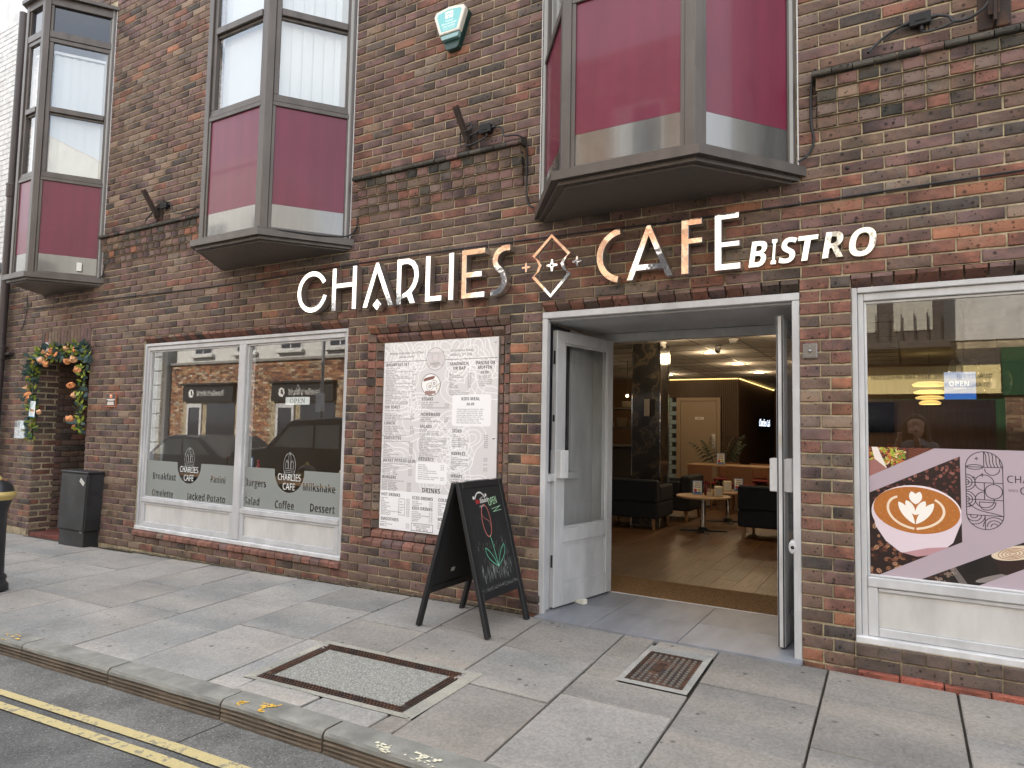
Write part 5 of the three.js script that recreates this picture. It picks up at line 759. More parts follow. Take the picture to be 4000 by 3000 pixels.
// ---------------------------------------------------------------- folding chalkboard
{
  const o = thing('chalkboard_sign', 'black folding chalkboard with chalk tulip drawing standing outside the door', 'chalkboard');
  const base = (x, z) => G(x, z);
  const leg = (f, side) => { const z = side ? 0.62 : 0.135; return f; };
  const topY = 0.945, ax = 1.775;
  // local frame of a board: from foot line to top line
  function board(footX, topX, name, front) {
    const b = grp(name, o), footY = base(footX, 0.37), len = Math.hypot(topX - footX, topY - footY), ang = Math.atan2(topX - footX, topY - footY);
    // local: x' = thickness (outwards +), y' = along board, z = z
    const put = g => { g.rotateZ(-ang); g.translate(footX, footY, 0); return g; };
    const z0 = front ? 0.10 : 0.105, z1 = front ? 0.655 : 0.66, t = 0.014;
    part('leg', put(new Soup().box(-t, t, 0.0, len, z0, z0 + 0.045, 0.003).geo()), M.black, b); part('leg', put(new Soup().box(-t, t, 0.0, len, z1 - 0.045, z1, 0.003).geo()), M.black, b);
    part('rail', put(new Soup().box(-t, t, 0.225, 0.275, z0 + 0.046, z1 - 0.046, 0.003).geo()), M.black, b); part('rail', put(new Soup().box(-t, t, len - 0.045, len, z0 + 0.046, z1 - 0.046, 0.003).geo()), M.black, b);
    part('panel', put(new Soup().box(-0.006, 0.006, 0.27, len - 0.04, z0 + 0.04, z1 - 0.04).geo()), M.blackMatte, b);
    return { b, put, len, z0, z1 };
  }
  const F = board(2.045, ax + 0.012, 'front_board', true), K = board(1.495, ax - 0.012, 'back_board', false);
  const t = canvasTex(768, 1000, (g, w, h) => {
    g.fillStyle = '#171716'; g.fillRect(0, 0, w, h); const r = rngOf(3);
    for (let k = 0; k < 60; k++) { g.fillStyle = `rgba(200,200,200,${0.012 + 0.015 * r()})`; g.beginPath(); g.ellipse(r() * w, r() * h, 40 + 90 * r(), 12 + 30 * r(), r() * 3, 0, 7); g.fill(); }
    g.lineCap = 'round'; g.strokeStyle = '#d1766a'; g.lineWidth = 8; g.beginPath(); g.ellipse(w * 0.46, h * 0.34, 84, 160, 0, 0, 7); g.stroke(); g.lineWidth = 4; g.beginPath(); g.moveTo(w * 0.38, h * 0.27); g.bezierCurveTo(w * 0.42, h * 0.36, w * 0.56, h * 0.30, w * 0.55, h * 0.42); g.stroke();
    g.strokeStyle = '#6fd6ae'; g.lineWidth = 7; g.beginPath(); g.moveTo(w * 0.48, h * 0.49); g.quadraticCurveTo(w * 0.53, h * 0.65, w * 0.55, h * 0.80); g.stroke(); for (const s of [-1, 1]) { g.lineWidth = 5.5; g.beginPath(); g.moveTo(w * 0.55, h * 0.80); g.quadraticCurveTo(w * (0.55 + s * 0.30), h * 0.70, w * (0.55 + s * 0.25), h * 0.60); g.quadraticCurveTo(w * (0.55 + s * 0.12), h * 0.64, w * 0.55, h * 0.80); g.stroke(); }
    g.strokeStyle = 'rgba(215,220,215,.55)'; g.lineWidth = 3.5; for (let k = 0; k < 90; k++) { const x = w * (0.1 + 0.8 * r()), y = h * (0.80 + 0.14 * r()); g.beginPath(); g.moveTo(x, y); g.lineTo(x + 8 * (r() - 0.5), y - 40 - 40 * r()); g.stroke(); } g.lineWidth = 2.5; for (let k = 0; k < 46; k++) { const x = w * (0.08 + 0.84 * r()), y = h * (0.55 + 0.2 * r()); g.beginPath(); g.moveTo(x, y); g.lineTo(x + 18 * (r() - 0.5), y - 45 * r() - 16); g.stroke(); }
    g.fillStyle = 'rgba(225,228,225,.5)'; for (let k = 0; k < 300; k++) g.fillRect(r() * w, h * (0.955 + 0.045 * Math.sqrt(r())), 12 * r() + 2, 3 * r() + 1);
    g.strokeStyle = '#a9d8a4'; g.fillStyle = '#b6dfae'; g.font = '104px sans-serif'; g.save(); g.translate(w * 0.60, h * 0.20); g.rotate(-0.10); g.scale(0.72, 1); g.fillText('OPEN', 0, 0); g.restore(); g.lineWidth = 5; g.strokeStyle = '#9fd0a8'; g.beginPath(); g.moveTo(w * 0.66, h * 0.235); g.lineTo(w * 0.90, h * 0.215); g.lineTo(w * 0.70, h * 0.265); g.lineTo(w * 0.92, h * 0.255); g.stroke();
    // printed crest at the top
    g.strokeStyle = '#d9d4cc'; g.lineWidth = 16; g.beginPath(); g.arc(w * 0.40, h * 0.17, 118, Math.PI * 1.18, Math.PI * 1.82); g.stroke(); g.fillStyle = '#d9d4cc'; g.beginPath(); g.arc(w * 0.235, h * 0.10, 17, 0, 7); g.arc(w * 0.565, h * 0.085, 17, 0, 7); g.fill(); g.fillStyle = '#c8232c'; g.save(); g.translate(w * 0.27, h * 0.165); g.rotate(-0.05); g.font = 'bold 60px serif'; g.fillText('Mo', 0, 0); g.fillStyle = '#e8e4dc'; g.fillText('linari', 92, 0); g.fillStyle = '#d9d4cc'; g.font = '22px serif'; g.fillText('CAFFE', 110, -44); g.fillText('MODENA', 62, 40); g.restore(); g.fillStyle = '#3a3a3a'; g.font = 'bold 20px serif'; g.fillText('CASA FONDATA NEL 1804', w * 0.245, h * 0.075);
  });
  const pl = new THREE.PlaneGeometry(0.467, F.len - 0.32); pl.rotateY(Math.PI / 2); pl.translate(0.0075, 0.275 + (F.len - 0.32) / 2, 0.3775); part('chalk_face', F.put(pl), std({ map: t, roughness: 0.75 }), F.b);
  const lb = new THREE.PlaneGeometry(0.045, 0.03); lb.rotateY(Math.PI / 2); lb.translate(0.0075, 0.36, 0.40); part('maker_label', K.put(lb), M.whiteTrim, K.b);
  part('hinge', (() => { const s = new Soup(); s.box(ax - 0.022, ax + 0.022, topY - 0.004, topY + 0.003, 0.16, 0.21).box(ax - 0.022, ax + 0.022, topY - 0.004, topY + 0.003, 0.54, 0.59); return s.geo(); })(), M.brushed, o);
}

// ---------------------------------------------------------------- fittings on the front
{ // alarm box
  const o = thing('alarm_box', 'white and turquoise burglar alarm box with dark green base high on the wall', 'alarm box', [1.213, 4.565, 0]);
  const body = P2([[-0.155, 0.105], [-0.135, 0.142], [0.0, 0.160], [0.135, 0.142], [0.155, 0.105], [0.062, -0.165], [0.045, -0.178], [-0.045, -0.178], [-0.062, -0.165]]);
  const ex = (s, z0, z1, b) => { const g = new THREE.ExtrudeGeometry(s, { depth: z1 - z0 - 2 * b, bevelEnabled: true, bevelThickness: b, bevelSize: b, bevelOffset: -b, bevelSegments: 2 }); g.translate(0, 0, z0 + b); return g; };
  part('base', ex(body, 0.0, 0.055, 0.006), std({ color: lin(0.012, 0.05, 0.045), roughness: 0.35 }), o);
  part('cover', ex(P2([[-0.155, 0.105], [-0.135, 0.142], [0.0, 0.160], [0.135, 0.142], [0.155, 0.105], [0.098, -0.062], [-0.098, -0.062]]), 0.045, 0.098, 0.010), std({ color: lin(0.74, 0.72, 0.64), roughness: 0.4 }), o);
  const t = canvasTex(256, 256, (g, w, h) => { g.fillStyle = '#7cc4c6'; g.fillRect(0, 0, w, h); g.fillStyle = '#f2f1e4'; for (const [x, y] of [[88, 26], [130, 26], [88, 68], [130, 68]]) g.fillRect(x, y, 38, 38); g.fillStyle = '#7cc4c6'; for (const [x, y] of [[107, 60], [149, 60], [122, 50], [122, 92]]) { g.beginPath(); g.arc(x, y, 8, 0, 7); g.fill(); } g.fillStyle = '#e8f4ee'; g.font = 'bold 30px serif'; g.textAlign = 'center'; g.fillText('Total', w / 2, 146); g.fillText('Electronic', w / 2, 178); g.fillText('Security', w / 2, 210); g.font = '18px serif'; g.fillText('01722 711096', w / 2, 236); });
  const face = new THREE.ShapeGeometry(P2([[-0.122, 0.098], [-0.108, 0.120], [0.0, 0.134], [0.108, 0.120], [0.122, 0.098], [0.077, -0.042], [-0.077, -0.042]])); { const p = face.attributes.position, uv = face.attributes.uv; for (let i = 0; i < p.count; i++) uv.setXY(i, (p.getX(i) + 0.125) / 0.25, (p.getY(i) + 0.045) / 0.182); } face.translate(0, 0, 0.0985); part('badge', face, std({ map: t, roughness: 0.35 }), o);
  part('lens', ex(P2([[-0.092, -0.068], [0.092, -0.068], [0.080, -0.105], [-0.080, -0.105]]), 0.05, 0.088, 0.004), phy({ color: lin(0.25, 0.42, 0.42), roughness: 0.15 }), o);
}
function lampBracket(x, y, label, tilt) { // rusty stub of an old sign arm on a wall plate
  const o = thing('wall_bracket', label, 'bracket', [x, y, 0], 0, 'rusty stubs of old sign arms');
  part('wall_plate', new Soup().box(-0.06, 0.06, 0.0, 0.235, 0.0, 0.010, 0.003).geo(2), M.rust, o);
  part('arm', (() => { const g = new Soup().box(-0.020, 0.020, 0, 0.30, -0.022, 0.022, 0.003).geo(2); g.rotateX(0.55); g.rotateZ(tilt); g.translate(-0.005, 0.04, 0.03); return g; })(), M.rust, o);
  part('gusset', new Soup().prism([[-0.006, 0.0, 0.01], [-0.006, 0.19, 0.01], [-0.006, 0.10, 0.085], [-0.006, 0.01, 0.06]], [0.012, 0, 0]).geo(2), M.rust, o);
  return o;
}
lampBracket(1.395, 3.525, 'rusty arm stub on wall plate between the middle bay and the door bay', 0.12);
lampBracket(-2.77, 3.545, 'rusty arm stub on wall plate beside the narrow bay', 0.10);
lampBracket(4.81, 3.535, 'wide rusty wall plate above the corbelled bricks right of the door bay', 0.0).scale.set(1.25, 1.8, 1);
function junctionBox(x, y, label, turn) {
  const o = thing('junction_box', label, 'junction box', [x, y, 0.004], 0, 'small black cable junction boxes');
  part('box', new Soup().box(-0.05, 0.05, -0.032, 0.032, 0, 0.04, 0.004).geo(), M.black, o); part('lid', (() => { const s = new Soup(); s.box(-0.053, 0.053, -0.035, 0.035, 0.040, 0.047, 0.002); s.prism([[-0.028, -0.012, 0.047], [0.028, -0.012, 0.047], [0.0, 0.014, 0.047]], [0, 0, 0.004]); return s.geo(); })(), M.blackMatte, o);
  for (const [a, b] of [[[-0.05, 0.0, 0.02], [-0.085, -0.004, 0.02]], [[0.05, 0.0, 0.02], [0.085, 0.0, 0.02]], [[0.005, -0.032, 0.02], [0.005, -0.06, 0.02]]]) part('gland', rod(a, b, 0.013, 0.011, 8), M.black, o);
  o.rotation.z = turn; return o;
}
junctionBox(1.548, 3.655, 'black junction box with three cable glands right of the upright rusty stub', 0.03);
junctionBox(-2.640, 3.688, 'black junction box beside the stub at the narrow bay', 0.02);
junctionBox(4.466, 3.668, 'black junction box over the corbelled bricks right of the door bay', 0.03);
const cb = (pts, r, label) => solo('cable', cable(pts, r), M.rubber, label, 'cable');
cb([[1.46, 3.645, 0.025], [1.41, 3.62, 0.05], [1.385, 3.56, 0.06], [1.42, 3.525, 0.09], [1.50, 3.545, 0.07], [1.553, 3.595, 0.025]], 0.007, 'black cable looped round the stub under its junction box');
cb([[1.37, 3.70, 0.05], [1.43, 3.71, 0.06], [1.44, 3.66, 0.08], [1.40, 3.64, 0.10], [1.34, 3.66, 0.07], [1.325, 3.59, 0.06], [1.345, 3.53, 0.07]], 0.006, 'black cable end with connector hanging on the stub');
cb([[1.634, 3.655, 0.024], [1.69, 3.64, 0.03], [1.73, 3.56, 0.06], [1.76, 3.535, 0.08], [1.86, 3.525, 0.07], [1.905, 3.49, 0.035], [1.912, 3.38, 0.012], [1.915, 3.10, 0.012], [1.94, 2.99, 0.012], [1.985, 2.965, 0.02]], 0.007, 'black cable running down past the corbel end to the door bay');
cb([[-2.72, 3.685, 0.02], [-2.79, 3.65, 0.05], [-2.85, 3.56, 0.09], [-2.88, 3.53, 0.095]], 0.008, 'black cable from junction box to the narrow bay stub');
cb([[-2.55, 3.688, 0.03], [-2.50, 3.66, 0.04], [-2.48, 3.60, 0.04], [-2.40, 3.56, 0.03], [-2.2, 3.58, 0.01], [-2.0, 3.60, 0.01]], 0.006, 'black cable lying along the corbel top towards the middle bay');
cb([[4.381, 3.662, 0.024], [4.31, 3.635, 0.02], [4.24, 3.58, 0.03], [4.205, 3.53, 0.06]], 0.008, 'black cable curving from junction box down to the corbel');
cb([[4.551, 3.67, 0.024], [4.60, 3.65, 0.03], [4.625, 3.60, 0.05], [4.70, 3.60, 0.05], [4.77, 3.64, 0.06], [4.80, 3.74, 0.06], [4.84, 3.95, 0.06]], 0.008, 'black cable from junction box up the wide rusty plate');
cb([[4.471, 3.605, 0.024], [4.49, 3.585, 0.04], [4.56, 3.58, 0.05], [4.63, 3.60, 0.05]], 0.006, 'short black cable drooping under the right junction box');
cb([[3.918, 3.50, 0.02], [3.90, 3.45, 0.012], [3.892, 3.2, 0.012], [3.905, 3.08, 0.012], [3.87, 3.0, 0.015], [3.822, 2.965, 0.03]], 0.008, 'black cable dropping beside the door bay to its ledge');
cb([[0.205, 3.16, 0.012], [0.20, 3.06, 0.012], [0.14, 2.99, 0.03], [0.02, 2.955, 0.2], [-0.16, 2.955, 0.45], [-0.33, 2.962, 0.64]], 0.007, 'black cable sagging along the ledge of the middle bay');
cb([[-3.795, 3.32, 0.012], [-3.80, 3.15, 0.012], [-3.83, 3.02, 0.02], [-3.87, 2.995, 0.03]], 0.007, 'black cable hanging at the edge of the narrow bay');
cb([[-5.95, 2.84, 0.03], [-5.6, 2.755, 0.012], [-5.2, 2.742, 0.010], [-3.6, 2.732, 0.010], [-1.6, 2.708, 0.010], [0.6, 2.735, 0.010], [2.2, 2.725, 0.010], [3.47, 2.708, 0.010], [4.9, 2.722, 0.010], [7.2, 2.73, 0.010]], 0.0055, 'thin black cable run along the wall above the sign');
cb([[-5.62, 2.95, 0.01], [-5.60, 2.74, 0.012], [-5.66, 2.55, 0.012], [-5.72, 2.47, 0.012]], 0.005, 'loose cable tail hanging by the downpipe');
{ const g = lathe([[0.0005, 0.001], [0.012, 0.001], [0.012, -0.02]], 12); g.rotateX(Math.PI / 2); g.translate(4.085, 2.888, 0.003); solo('vent_hole', g, M.black, 'small round drilled hole in a brick right of the door bay', 'hole'); }
{ // downpipe
  const o = thing('downpipe', 'brown cast iron downpipe at the corner next to the white house', 'downpipe', [-6.065, 0, 0.085]);
  const m = std({ color: lin(0.060, 0.048, 0.046), roughness: 0.45, metalness: 0.2 });
  part('pipe', rod([0, -0.16, 0], [0, 6.9, 0], 0.052, 0.052, 20), m, o);
  for (const y of [2.19, 4.4]) { part('collar', lathe([[0.053, y - 0.10], [0.066, y - 0.09], [0.066, y + 0.06], [0.072, y + 0.065], [0.072, y + 0.085], [0.053, y + 0.09]], 20), m, o); part('ear', new Soup().box(-0.10, 0.17, y - 0.03, y + 0.005, -0.08, -0.02, 0.004).geo(), m, o); }
}
{ // plaque and leaflets
  const o = thing('hours_plaque', 'small orange and black printed plaque on the brick by the frosted window', 'plaque', [-3.508, 1.55, 0]);
  part('plate', new Soup().box(-0.103, 0.103, -0.082, 0.076, 0, 0.012, 0.003).geo(), std({ color: lin(0.45, 0.12, 0.03), roughness: 0.5 }), o);
  const t = canvasTex(256, 200, (g, w, h) => { g.fillStyle = '#2a1712'; g.fillRect(0, 0, w, h); g.fillStyle = '#e07a2c'; g.fillRect(90, 10, 76, 60); g.fillStyle = '#f0e6da'; g.fillRect(104, 14, 34, 26); g.fillRect(14, 86, 228, 14); g.fillRect(50, 112, 160, 12); g.fillRect(40, 142, 170, 22); g.fillRect(30, 172, 190, 12); }); part('print', card(-0.095, 0.095, -0.068, 0.070, 0.0128), std({ map: t, roughness: 0.4 }), o);
  const h = thing('leaflet_holder', 'clear plastic wall holder with one pale blue leaflet', 'leaflet holder', [-5.515, 1.18, 0.012]);
  part('pocket', new Soup().box(-0.135, 0.135, -0.115, 0.115, 0, 0.004).box(-0.135, 0.135, -0.115, 0.03, 0.024, 0.027).box(-0.135, -0.131, -0.115, 0.115, 0.004, 0.027).box(0.131, 0.135, -0.115, 0.115, 0.004, 0.027).box(-0.135, 0.135, -0.118, -0.113, 0, 0.027).geo(), phy({ color: lin(0.9, 0.92, 0.93), roughness: 0.1, transmission: 0.85, thickness: 0 }), h);
  const lt = canvasTex(160, 240, (g, w, hh) => { g.fillStyle = '#dfe8ea'; g.fillRect(0, 0, w, hh); g.fillStyle = '#7fb6d6'; g.fillRect(0, 0, 10, hh); g.fillRect(0, hh - 12, w, 12); g.fillStyle = '#caa07e'; g.fillRect(24, 120, 116, 46); g.fillStyle = '#3c2c28'; for (const x of [44, 84, 118]) { g.beginPath(); g.arc(x, 140, 10, 0, 7); g.fill(); } g.fillStyle = '#8aa1a8'; for (let k = 0; k < 5; k++) g.fillRect(30, 20 + k * 16, 96 - k * 9, 5); for (let k = 0; k < 3; k++) g.fillRect(26, 182 + k * 14, 100, 4); });
  const leafM = std({ map: lt, roughness: 0.6, side: THREE.DoubleSide });
  const lg = card(-0.055, 0.06, -0.105, 0.105, 0.012); lg.rotateZ(-0.08); lg.translate(0.02, 0, 0); part('leaflet', lg, leafM, h);
  const hang = new THREE.PlaneGeometry(0.215, 0.20, 4, 4); { const p = hang.attributes.position; for (let i = 0; i < p.count; i++) p.setZ(i, 0.015 * Math.sin(p.getX(i) * 14)); hang.computeVertexNormals(); } hang.rotateZ(-0.05); hang.translate(-5.115, 1.44, 0.09);
  solo('hanging_leaflet', hang, leafM, 'blue edged leaflet pinned to the flower garland', 'leaflet');
}
// ---------------------------------------------------------------- passage with garland
{
  const o = grp('passage', cafe), s = new Soup(), r = rngOf(611), side = [];
  // left return, bricks seen from the street
  for (let n = -31; n < 1; n++) { let z = -0.006 - (n & 1 ? 0 : 0.1125); if (!(n & 1)) side.push([0, 0.1125, n]); for (let k = 0; k < 9; k++) { const a = (n & 1 ? 0 : 0.1125) + k * 0.225; side.push([a, a + 0.225, n]); } }
  const gs = side.map(([a, b, n]) => { const L = b - a - 0.01, kind = L > 0.15 ? 's' : 'h', list = variants[pick(-4, 1, r)][kind], g = list[Math.floor(r() * list.length)].clone(); g.scale(L / (kind === 's' ? 0.215 : 0.1025), 1, 1); g.rotateY(Math.PI / 2); g.translate(-5.238, yOf(n) + 0.005, -a - 0.008); return g; });
  part('return_bricks', merge(gs), M.brick, o).userData.kind = 'stuff';
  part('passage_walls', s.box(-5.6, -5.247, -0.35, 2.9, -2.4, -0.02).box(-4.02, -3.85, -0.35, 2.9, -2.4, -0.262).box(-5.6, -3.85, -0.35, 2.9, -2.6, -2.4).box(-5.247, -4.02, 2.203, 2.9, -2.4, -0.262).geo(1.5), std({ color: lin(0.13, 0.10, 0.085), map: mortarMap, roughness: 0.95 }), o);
  part('passage_door', new Soup().box(-5.1, -4.15, -0.1, 2.0, -2.398, -2.36, 0.005).geo(), M.black, o);
  const fl = new Soup(); const ft = []; for (let i = 0; i < 8; i++) for (let k = 0; k < 10; k++) { const a = -5.24 + i * 0.1525, b = -0.02 - k * 0.1525; ft.push(paint(new Soup().box(a + 0.002, a + 0.1505, -0.2, G(-4.6, 0) + 0.018 + r() * 0.001, b - 0.1505, b, 0.002).geo(1, [r(), r()]), [0.21 * (0.85 + 0.3 * r()), 0.06, 0.042])); }
  for (const g of ft) part('quarry_tile', g, M.brick, o);
}
{ // garland: eucalyptus, yellow-green sprigs, peach roses along a wire round the opening
  const o = thing('flower_garland', 'artificial garland of peach roses and green leaves round the passage opening', 'garland'), r = rngOf(909);
  const path = [[-5.20, 1.06], [-5.18, 1.3], [-5.22, 1.55], [-5.24, 1.8], [-5.22, 2.0], [-5.10, 2.11], [-4.85, 2.15], [-4.6, 2.14], [-4.35, 2.15], [-4.12, 2.16], [-4.02, 2.07], [-4.04, 1.85], [-4.07, 1.6], [-4.06, 1.35], [-4.07, 1.15]];
  const cv = new THREE.CatmullRomCurve3(path.map(p => new THREE.Vector3(p[0], p[1], 0.035)));
  part('wire', new THREE.TubeGeometry(cv, 80, 0.006, 6), std({ color: lin(0.03, 0.06, 0.03), roughness: 0.7 }), o);
  const leaf = new THREE.BufferGeometry(); { const p = [0, 0, 0, 0.25, 0.16, 0.05, 0.62, 0.21, 0.02, 1, 0, -0.06, 0.62, -0.21, 0.02, 0.25, -0.16, 0.05, 0.5, 0, -0.02]; leaf.setAttribute('position', new THREE.Float32BufferAttribute(p, 3)); leaf.setIndex([6, 0, 1, 6, 1, 2, 6, 2, 3, 6, 3, 4, 6, 4, 5, 6, 5, 0]); leaf.computeVertexNormals(); }
  const lm = c => std({ color: c, roughness: 0.6, side: THREE.DoubleSide }), sets = [[lm(lin(0.060, 0.105, 0.10)), 230, [0.06, 0.11], 'eucalyptus_leaves', 1.3], [lm(lin(0.27, 0.32, 0.035)), 330, [0.05, 0.085], 'yellow_green_leaves', 1.0], [lm(lin(0.07, 0.14, 0.03)), 130, [0.05, 0.09], 'dark_green_leaves', 1.1]];
  const mtx = new THREE.Matrix4(), q = new THREE.Quaternion();
  for (const [mat, n, [s0, s1], name, wid] of sets) { const im = new THREE.InstancedMesh(leaf, mat, n); im.name = name; im.userData.kind = 'stuff'; shade(im); for (let i = 0; i < n; i++) { let t = r(); const thin = t > 0.70 && r() < 0.45; if (thin) t = 0.3 + 0.4 * r(); const p = cv.getPoint(t), sp = t > 0.72 || t < 0.06 ? 0.035 : 0.075; q.setFromEuler(new THREE.Euler(r() * 6.28, r() * 6.28, r() * 6.28)); const s = lerp(s0, s1, r()); mtx.compose(new THREE.Vector3(p.x + (r() - 0.5) * 2 * sp, p.y + (r() - 0.5) * 2 * sp, p.z + r() * 0.07 - 0.01), q, new THREE.Vector3(s, s * wid, s)); im.setMatrixAt(i, mtx); } o.add(im); }
  // a rose is a spiral of cupped petals
  const rose = (() => { const parts = []; for (let k = 0; k < 11; k++) { const g = new THREE.SphereGeometry(1, 8, 5, 0, 2.1, 0.5, 1.3); const d = 0.25 + 0.075 * k, a = k * 2.4; g.scale(d, 0.62 - 0.018 * k, d); g.rotateZ(-0.05 * k); g.rotateX(0.045 * k); g.rotateY(a); g.translate(0, -0.055 * k, 0); parts.push(g); } const g = merge(parts); g.rotateX(Math.PI / 2); return g; })();
  const roses = [[-5.19, 2.03, .06], [-5.30, 1.87, .05], [-5.32, 1.70, .045], [-5.28, 1.62, .055], [-5.22, 1.565, .055], [-4.93, 2.15, .05], [-4.80, 2.10, .06], [-4.73, 2.17, .05], [-4.98, 2.04, .055], [-4.90, 2.0, .05], [-4.62, 2.09, .06], [-4.42, 2.17, .06], [-4.38, 2.02, .05], [-4.18, 2.14, .055], [-4.22, 2.03, .06], [-4.14, 1.90, .06], [-4.23, 1.73, .055], [-4.17, 1.60, .045], [-4.22, 1.32, .06], [-4.10, 1.22, .045], [-4.96, 1.40, .04]];
  const pm = [[0.88, 0.38, 0.15], [0.84, 0.31, 0.11], [0.90, 0.50, 0.26]].map(c => std({ color: lin(...c), roughness: 0.7, side: THREE.DoubleSide }));
  roses.forEach(([x, y, s], i) => { const m = part('rose', rose, pm[i % 3], o); m.position.set(x, y, 0.085 + 0.02 * r()); m.scale.setScalar(s * 0.88); m.rotation.set((r() - 0.5) * 0.9, (r() - 0.2) * 1.0, r() * 6); });
  const wm = std({ color: lin(0.55, 0.52, 0.50), roughness: 0.7, side: THREE.DoubleSide }); for (const [x, y] of [[-4.93, 2.21], [-4.82, 2.16], [-5.05, 2.05]]) { const m = part('white_bloom', rose, wm, o); m.position.set(x, y, 0.08); m.scale.setScalar(0.06); m.rotation.set(0.4, 0.5, r() * 6); }
}
// ---------------------------------------------------------------- street cabinet, bollard
{
  const o = thing('street_cabinet', 'black steel utility cabinet standing by the passage', 'utility cabinet', [-3.89, G(-3.9, 0.1), 0.055]);
  const dN = noiseField(512, 5, 6, 121, 0.6); const m = std({ map: dataTex(512, i => { const v = 30 + 60 * Math.max(0, dN[i] - 0.42); return [v, v, v * 1.03]; }), roughness: 0.55 });
  part('plinth', new Soup().box(-0.262, 0.262, -0.01, 0.175, -0.115, 0.105, 0.006).geo(1), m, o);
  const bd = new Soup().box(-0.285, 0.285, 0.178, 0.83, -0.12, 0.118, 0.008).geo(1); { const p = bd.attributes.position; for (let i = 0; i < p.count; i++) p.setX(i, p.getX(i) + 0.055 * (p.getY(i) - 0.178)); } bd.computeVertexNormals(); part('body', bd, m, o);
  part('door', (() => { const g = new Soup().box(-0.268, 0.268, 0.195, 0.805, 0.119, 0.125, 0.003).geo(1); const p = g.attributes.position; for (let i = 0; i < p.count; i++) p.setX(i, p.getX(i) + 0.055 * (p.getY(i) - 0.178)); return g; })(), m, o);
  part('lid', new Soup().box(-0.262, 0.335, 0.83, 0.85, -0.128, 0.13, 0.006).geo(1), m, o);
  const st = canvasTex(128, 64, (g, w, h) => { g.fillStyle = '#c9c7c0'; g.fillRect(0, 0, w, h); g.strokeStyle = '#4a4a4a'; g.lineWidth = 5; g.beginPath(); g.moveTo(14, 40); g.lineTo(40, 20); g.lineTo(58, 44); g.lineTo(80, 18); g.lineTo(112, 42); g.stroke(); });
  const sg = card(-0.05, 0.05, -0.025, 0.025, 0.1262); sg.rotateZ(-0.55); sg.translate(0.21, 0.735, 0); part('sticker', sg, std({ map: st, roughness: 0.6 }), o);
  part('door_stay', new Soup().box(0.22, 0.265, 0.17, 0.178, 0.1255, 0.13).geo(), M.brushed, o);
}
{
  const x = -2.2, z = 1.615, o = thing('bollard', 'black cast iron bollard with gold banded domed head', 'bollard', [x, G(x, z), z]);
  const m = std({ color: lin(0.014, 0.015, 0.018), roughness: 0.35 }), gm = std({ color: lin(0.48, 0.36, 0.13), roughness: 0.5, metalness: 0.2 });
  part('base', lathe([[0.0, 0.0], [0.205, 0.0], [0.215, 0.02], [0.21, 0.06], [0.185, 0.075], [0.175, 0.10], [0.185, 0.115], [0.18, 0.135], [0.15, 0.15]], 32), m, o);
  part('shaft', lathe([[0.15, 0.15], [0.142, 0.30], [0.138, 0.70], [0.148, 0.715], [0.148, 0.735], [0.160, 0.75], [0.185, 0.80], [0.19, 0.81]], 32), m, o);
  part('gold_band', lathe([[0.19, 0.81], [0.235, 0.845], [0.24, 0.865], [0.21, 0.885]], 32), gm, o);
  part('dome', lathe([[0.21, 0.885], [0.19, 0.93], [0.14, 0.965], [0.08, 0.98], [0.05, 0.985]], 32), m, o);
  o.scale.set(0.56, 0.93, 0.56); part('finial', lathe([[0.05, 0.985], [0.055, 0.995], [0.04, 1.01], [0.015, 1.03], [0.0, 1.032]], 24), gm, o);
}
// ---------------------------------------------------------------- signs hung behind the glass
{
  const o = thing('open_sign', 'small white sign reading OPEN hung on a string behind the frosted window', 'sign', [-0.565, 1.532, -0.085]);
  part('card', new Soup().box(-0.160, 0.160, -0.036, 0.036, -0.004, 0, 0.001).geo(), M.whiteTrim, o);
  part('print', card(-0.159, 0.159, -0.035, 0.035, 0.0008), std({ roughness: 0.5, map: canvasTex(512, 116, (g, w, h) => { g.fillStyle = '#e9ebe9'; g.fillRect(0, 0, w, h); g.fillStyle = '#3a4a4c'; fitText(g, 'OPEN', 85, 92, 340, 96, 'serif'); }) }), o);
  part('string', merge([rod([-0.06, 0.036, 0], [0, 0.155, 0], 0.0015), rod([0.06, 0.036, 0], [0, 0.155, 0], 0.0015)]), M.whiteTrim, o);
  const p = thing('blue_open_notice', 'blue and white notice reading OPEN stuck inside the poster window', 'notice', [4.618, 1.595, -0.0745]);
  part('sheet', card(-0.073, 0.073, -0.075, 0.075, 0), std({ roughness: 0.5, map: canvasTex(300, 310, (g, w, h) => { g.fillStyle = '#8fa2cc'; g.fillRect(0, 0, w, h); g.fillStyle = '#2f6bc4'; g.fillRect(0, h * 0.78, w, h); g.fillStyle = '#a3b3d6'; g.beginPath(); g.moveTo(0, h * 0.78); g.lineTo(w, h * 0.45); g.lineTo(w, 0); g.lineTo(0, 0); g.fill(); g.fillStyle = '#2d55a0'; g.font = 'bold 26px sans-serif'; g.fillText('SAL', 120, 42); g.fillText('ISB', 122, 66); g.fillText('URY', 120, 90); g.fillStyle = '#f7f9fc'; g.font = 'bold 74px sans-serif'; g.fillText('OPEN', 44, 158); g.fillRect(90, 188, 120, 4); }) }), p);
}
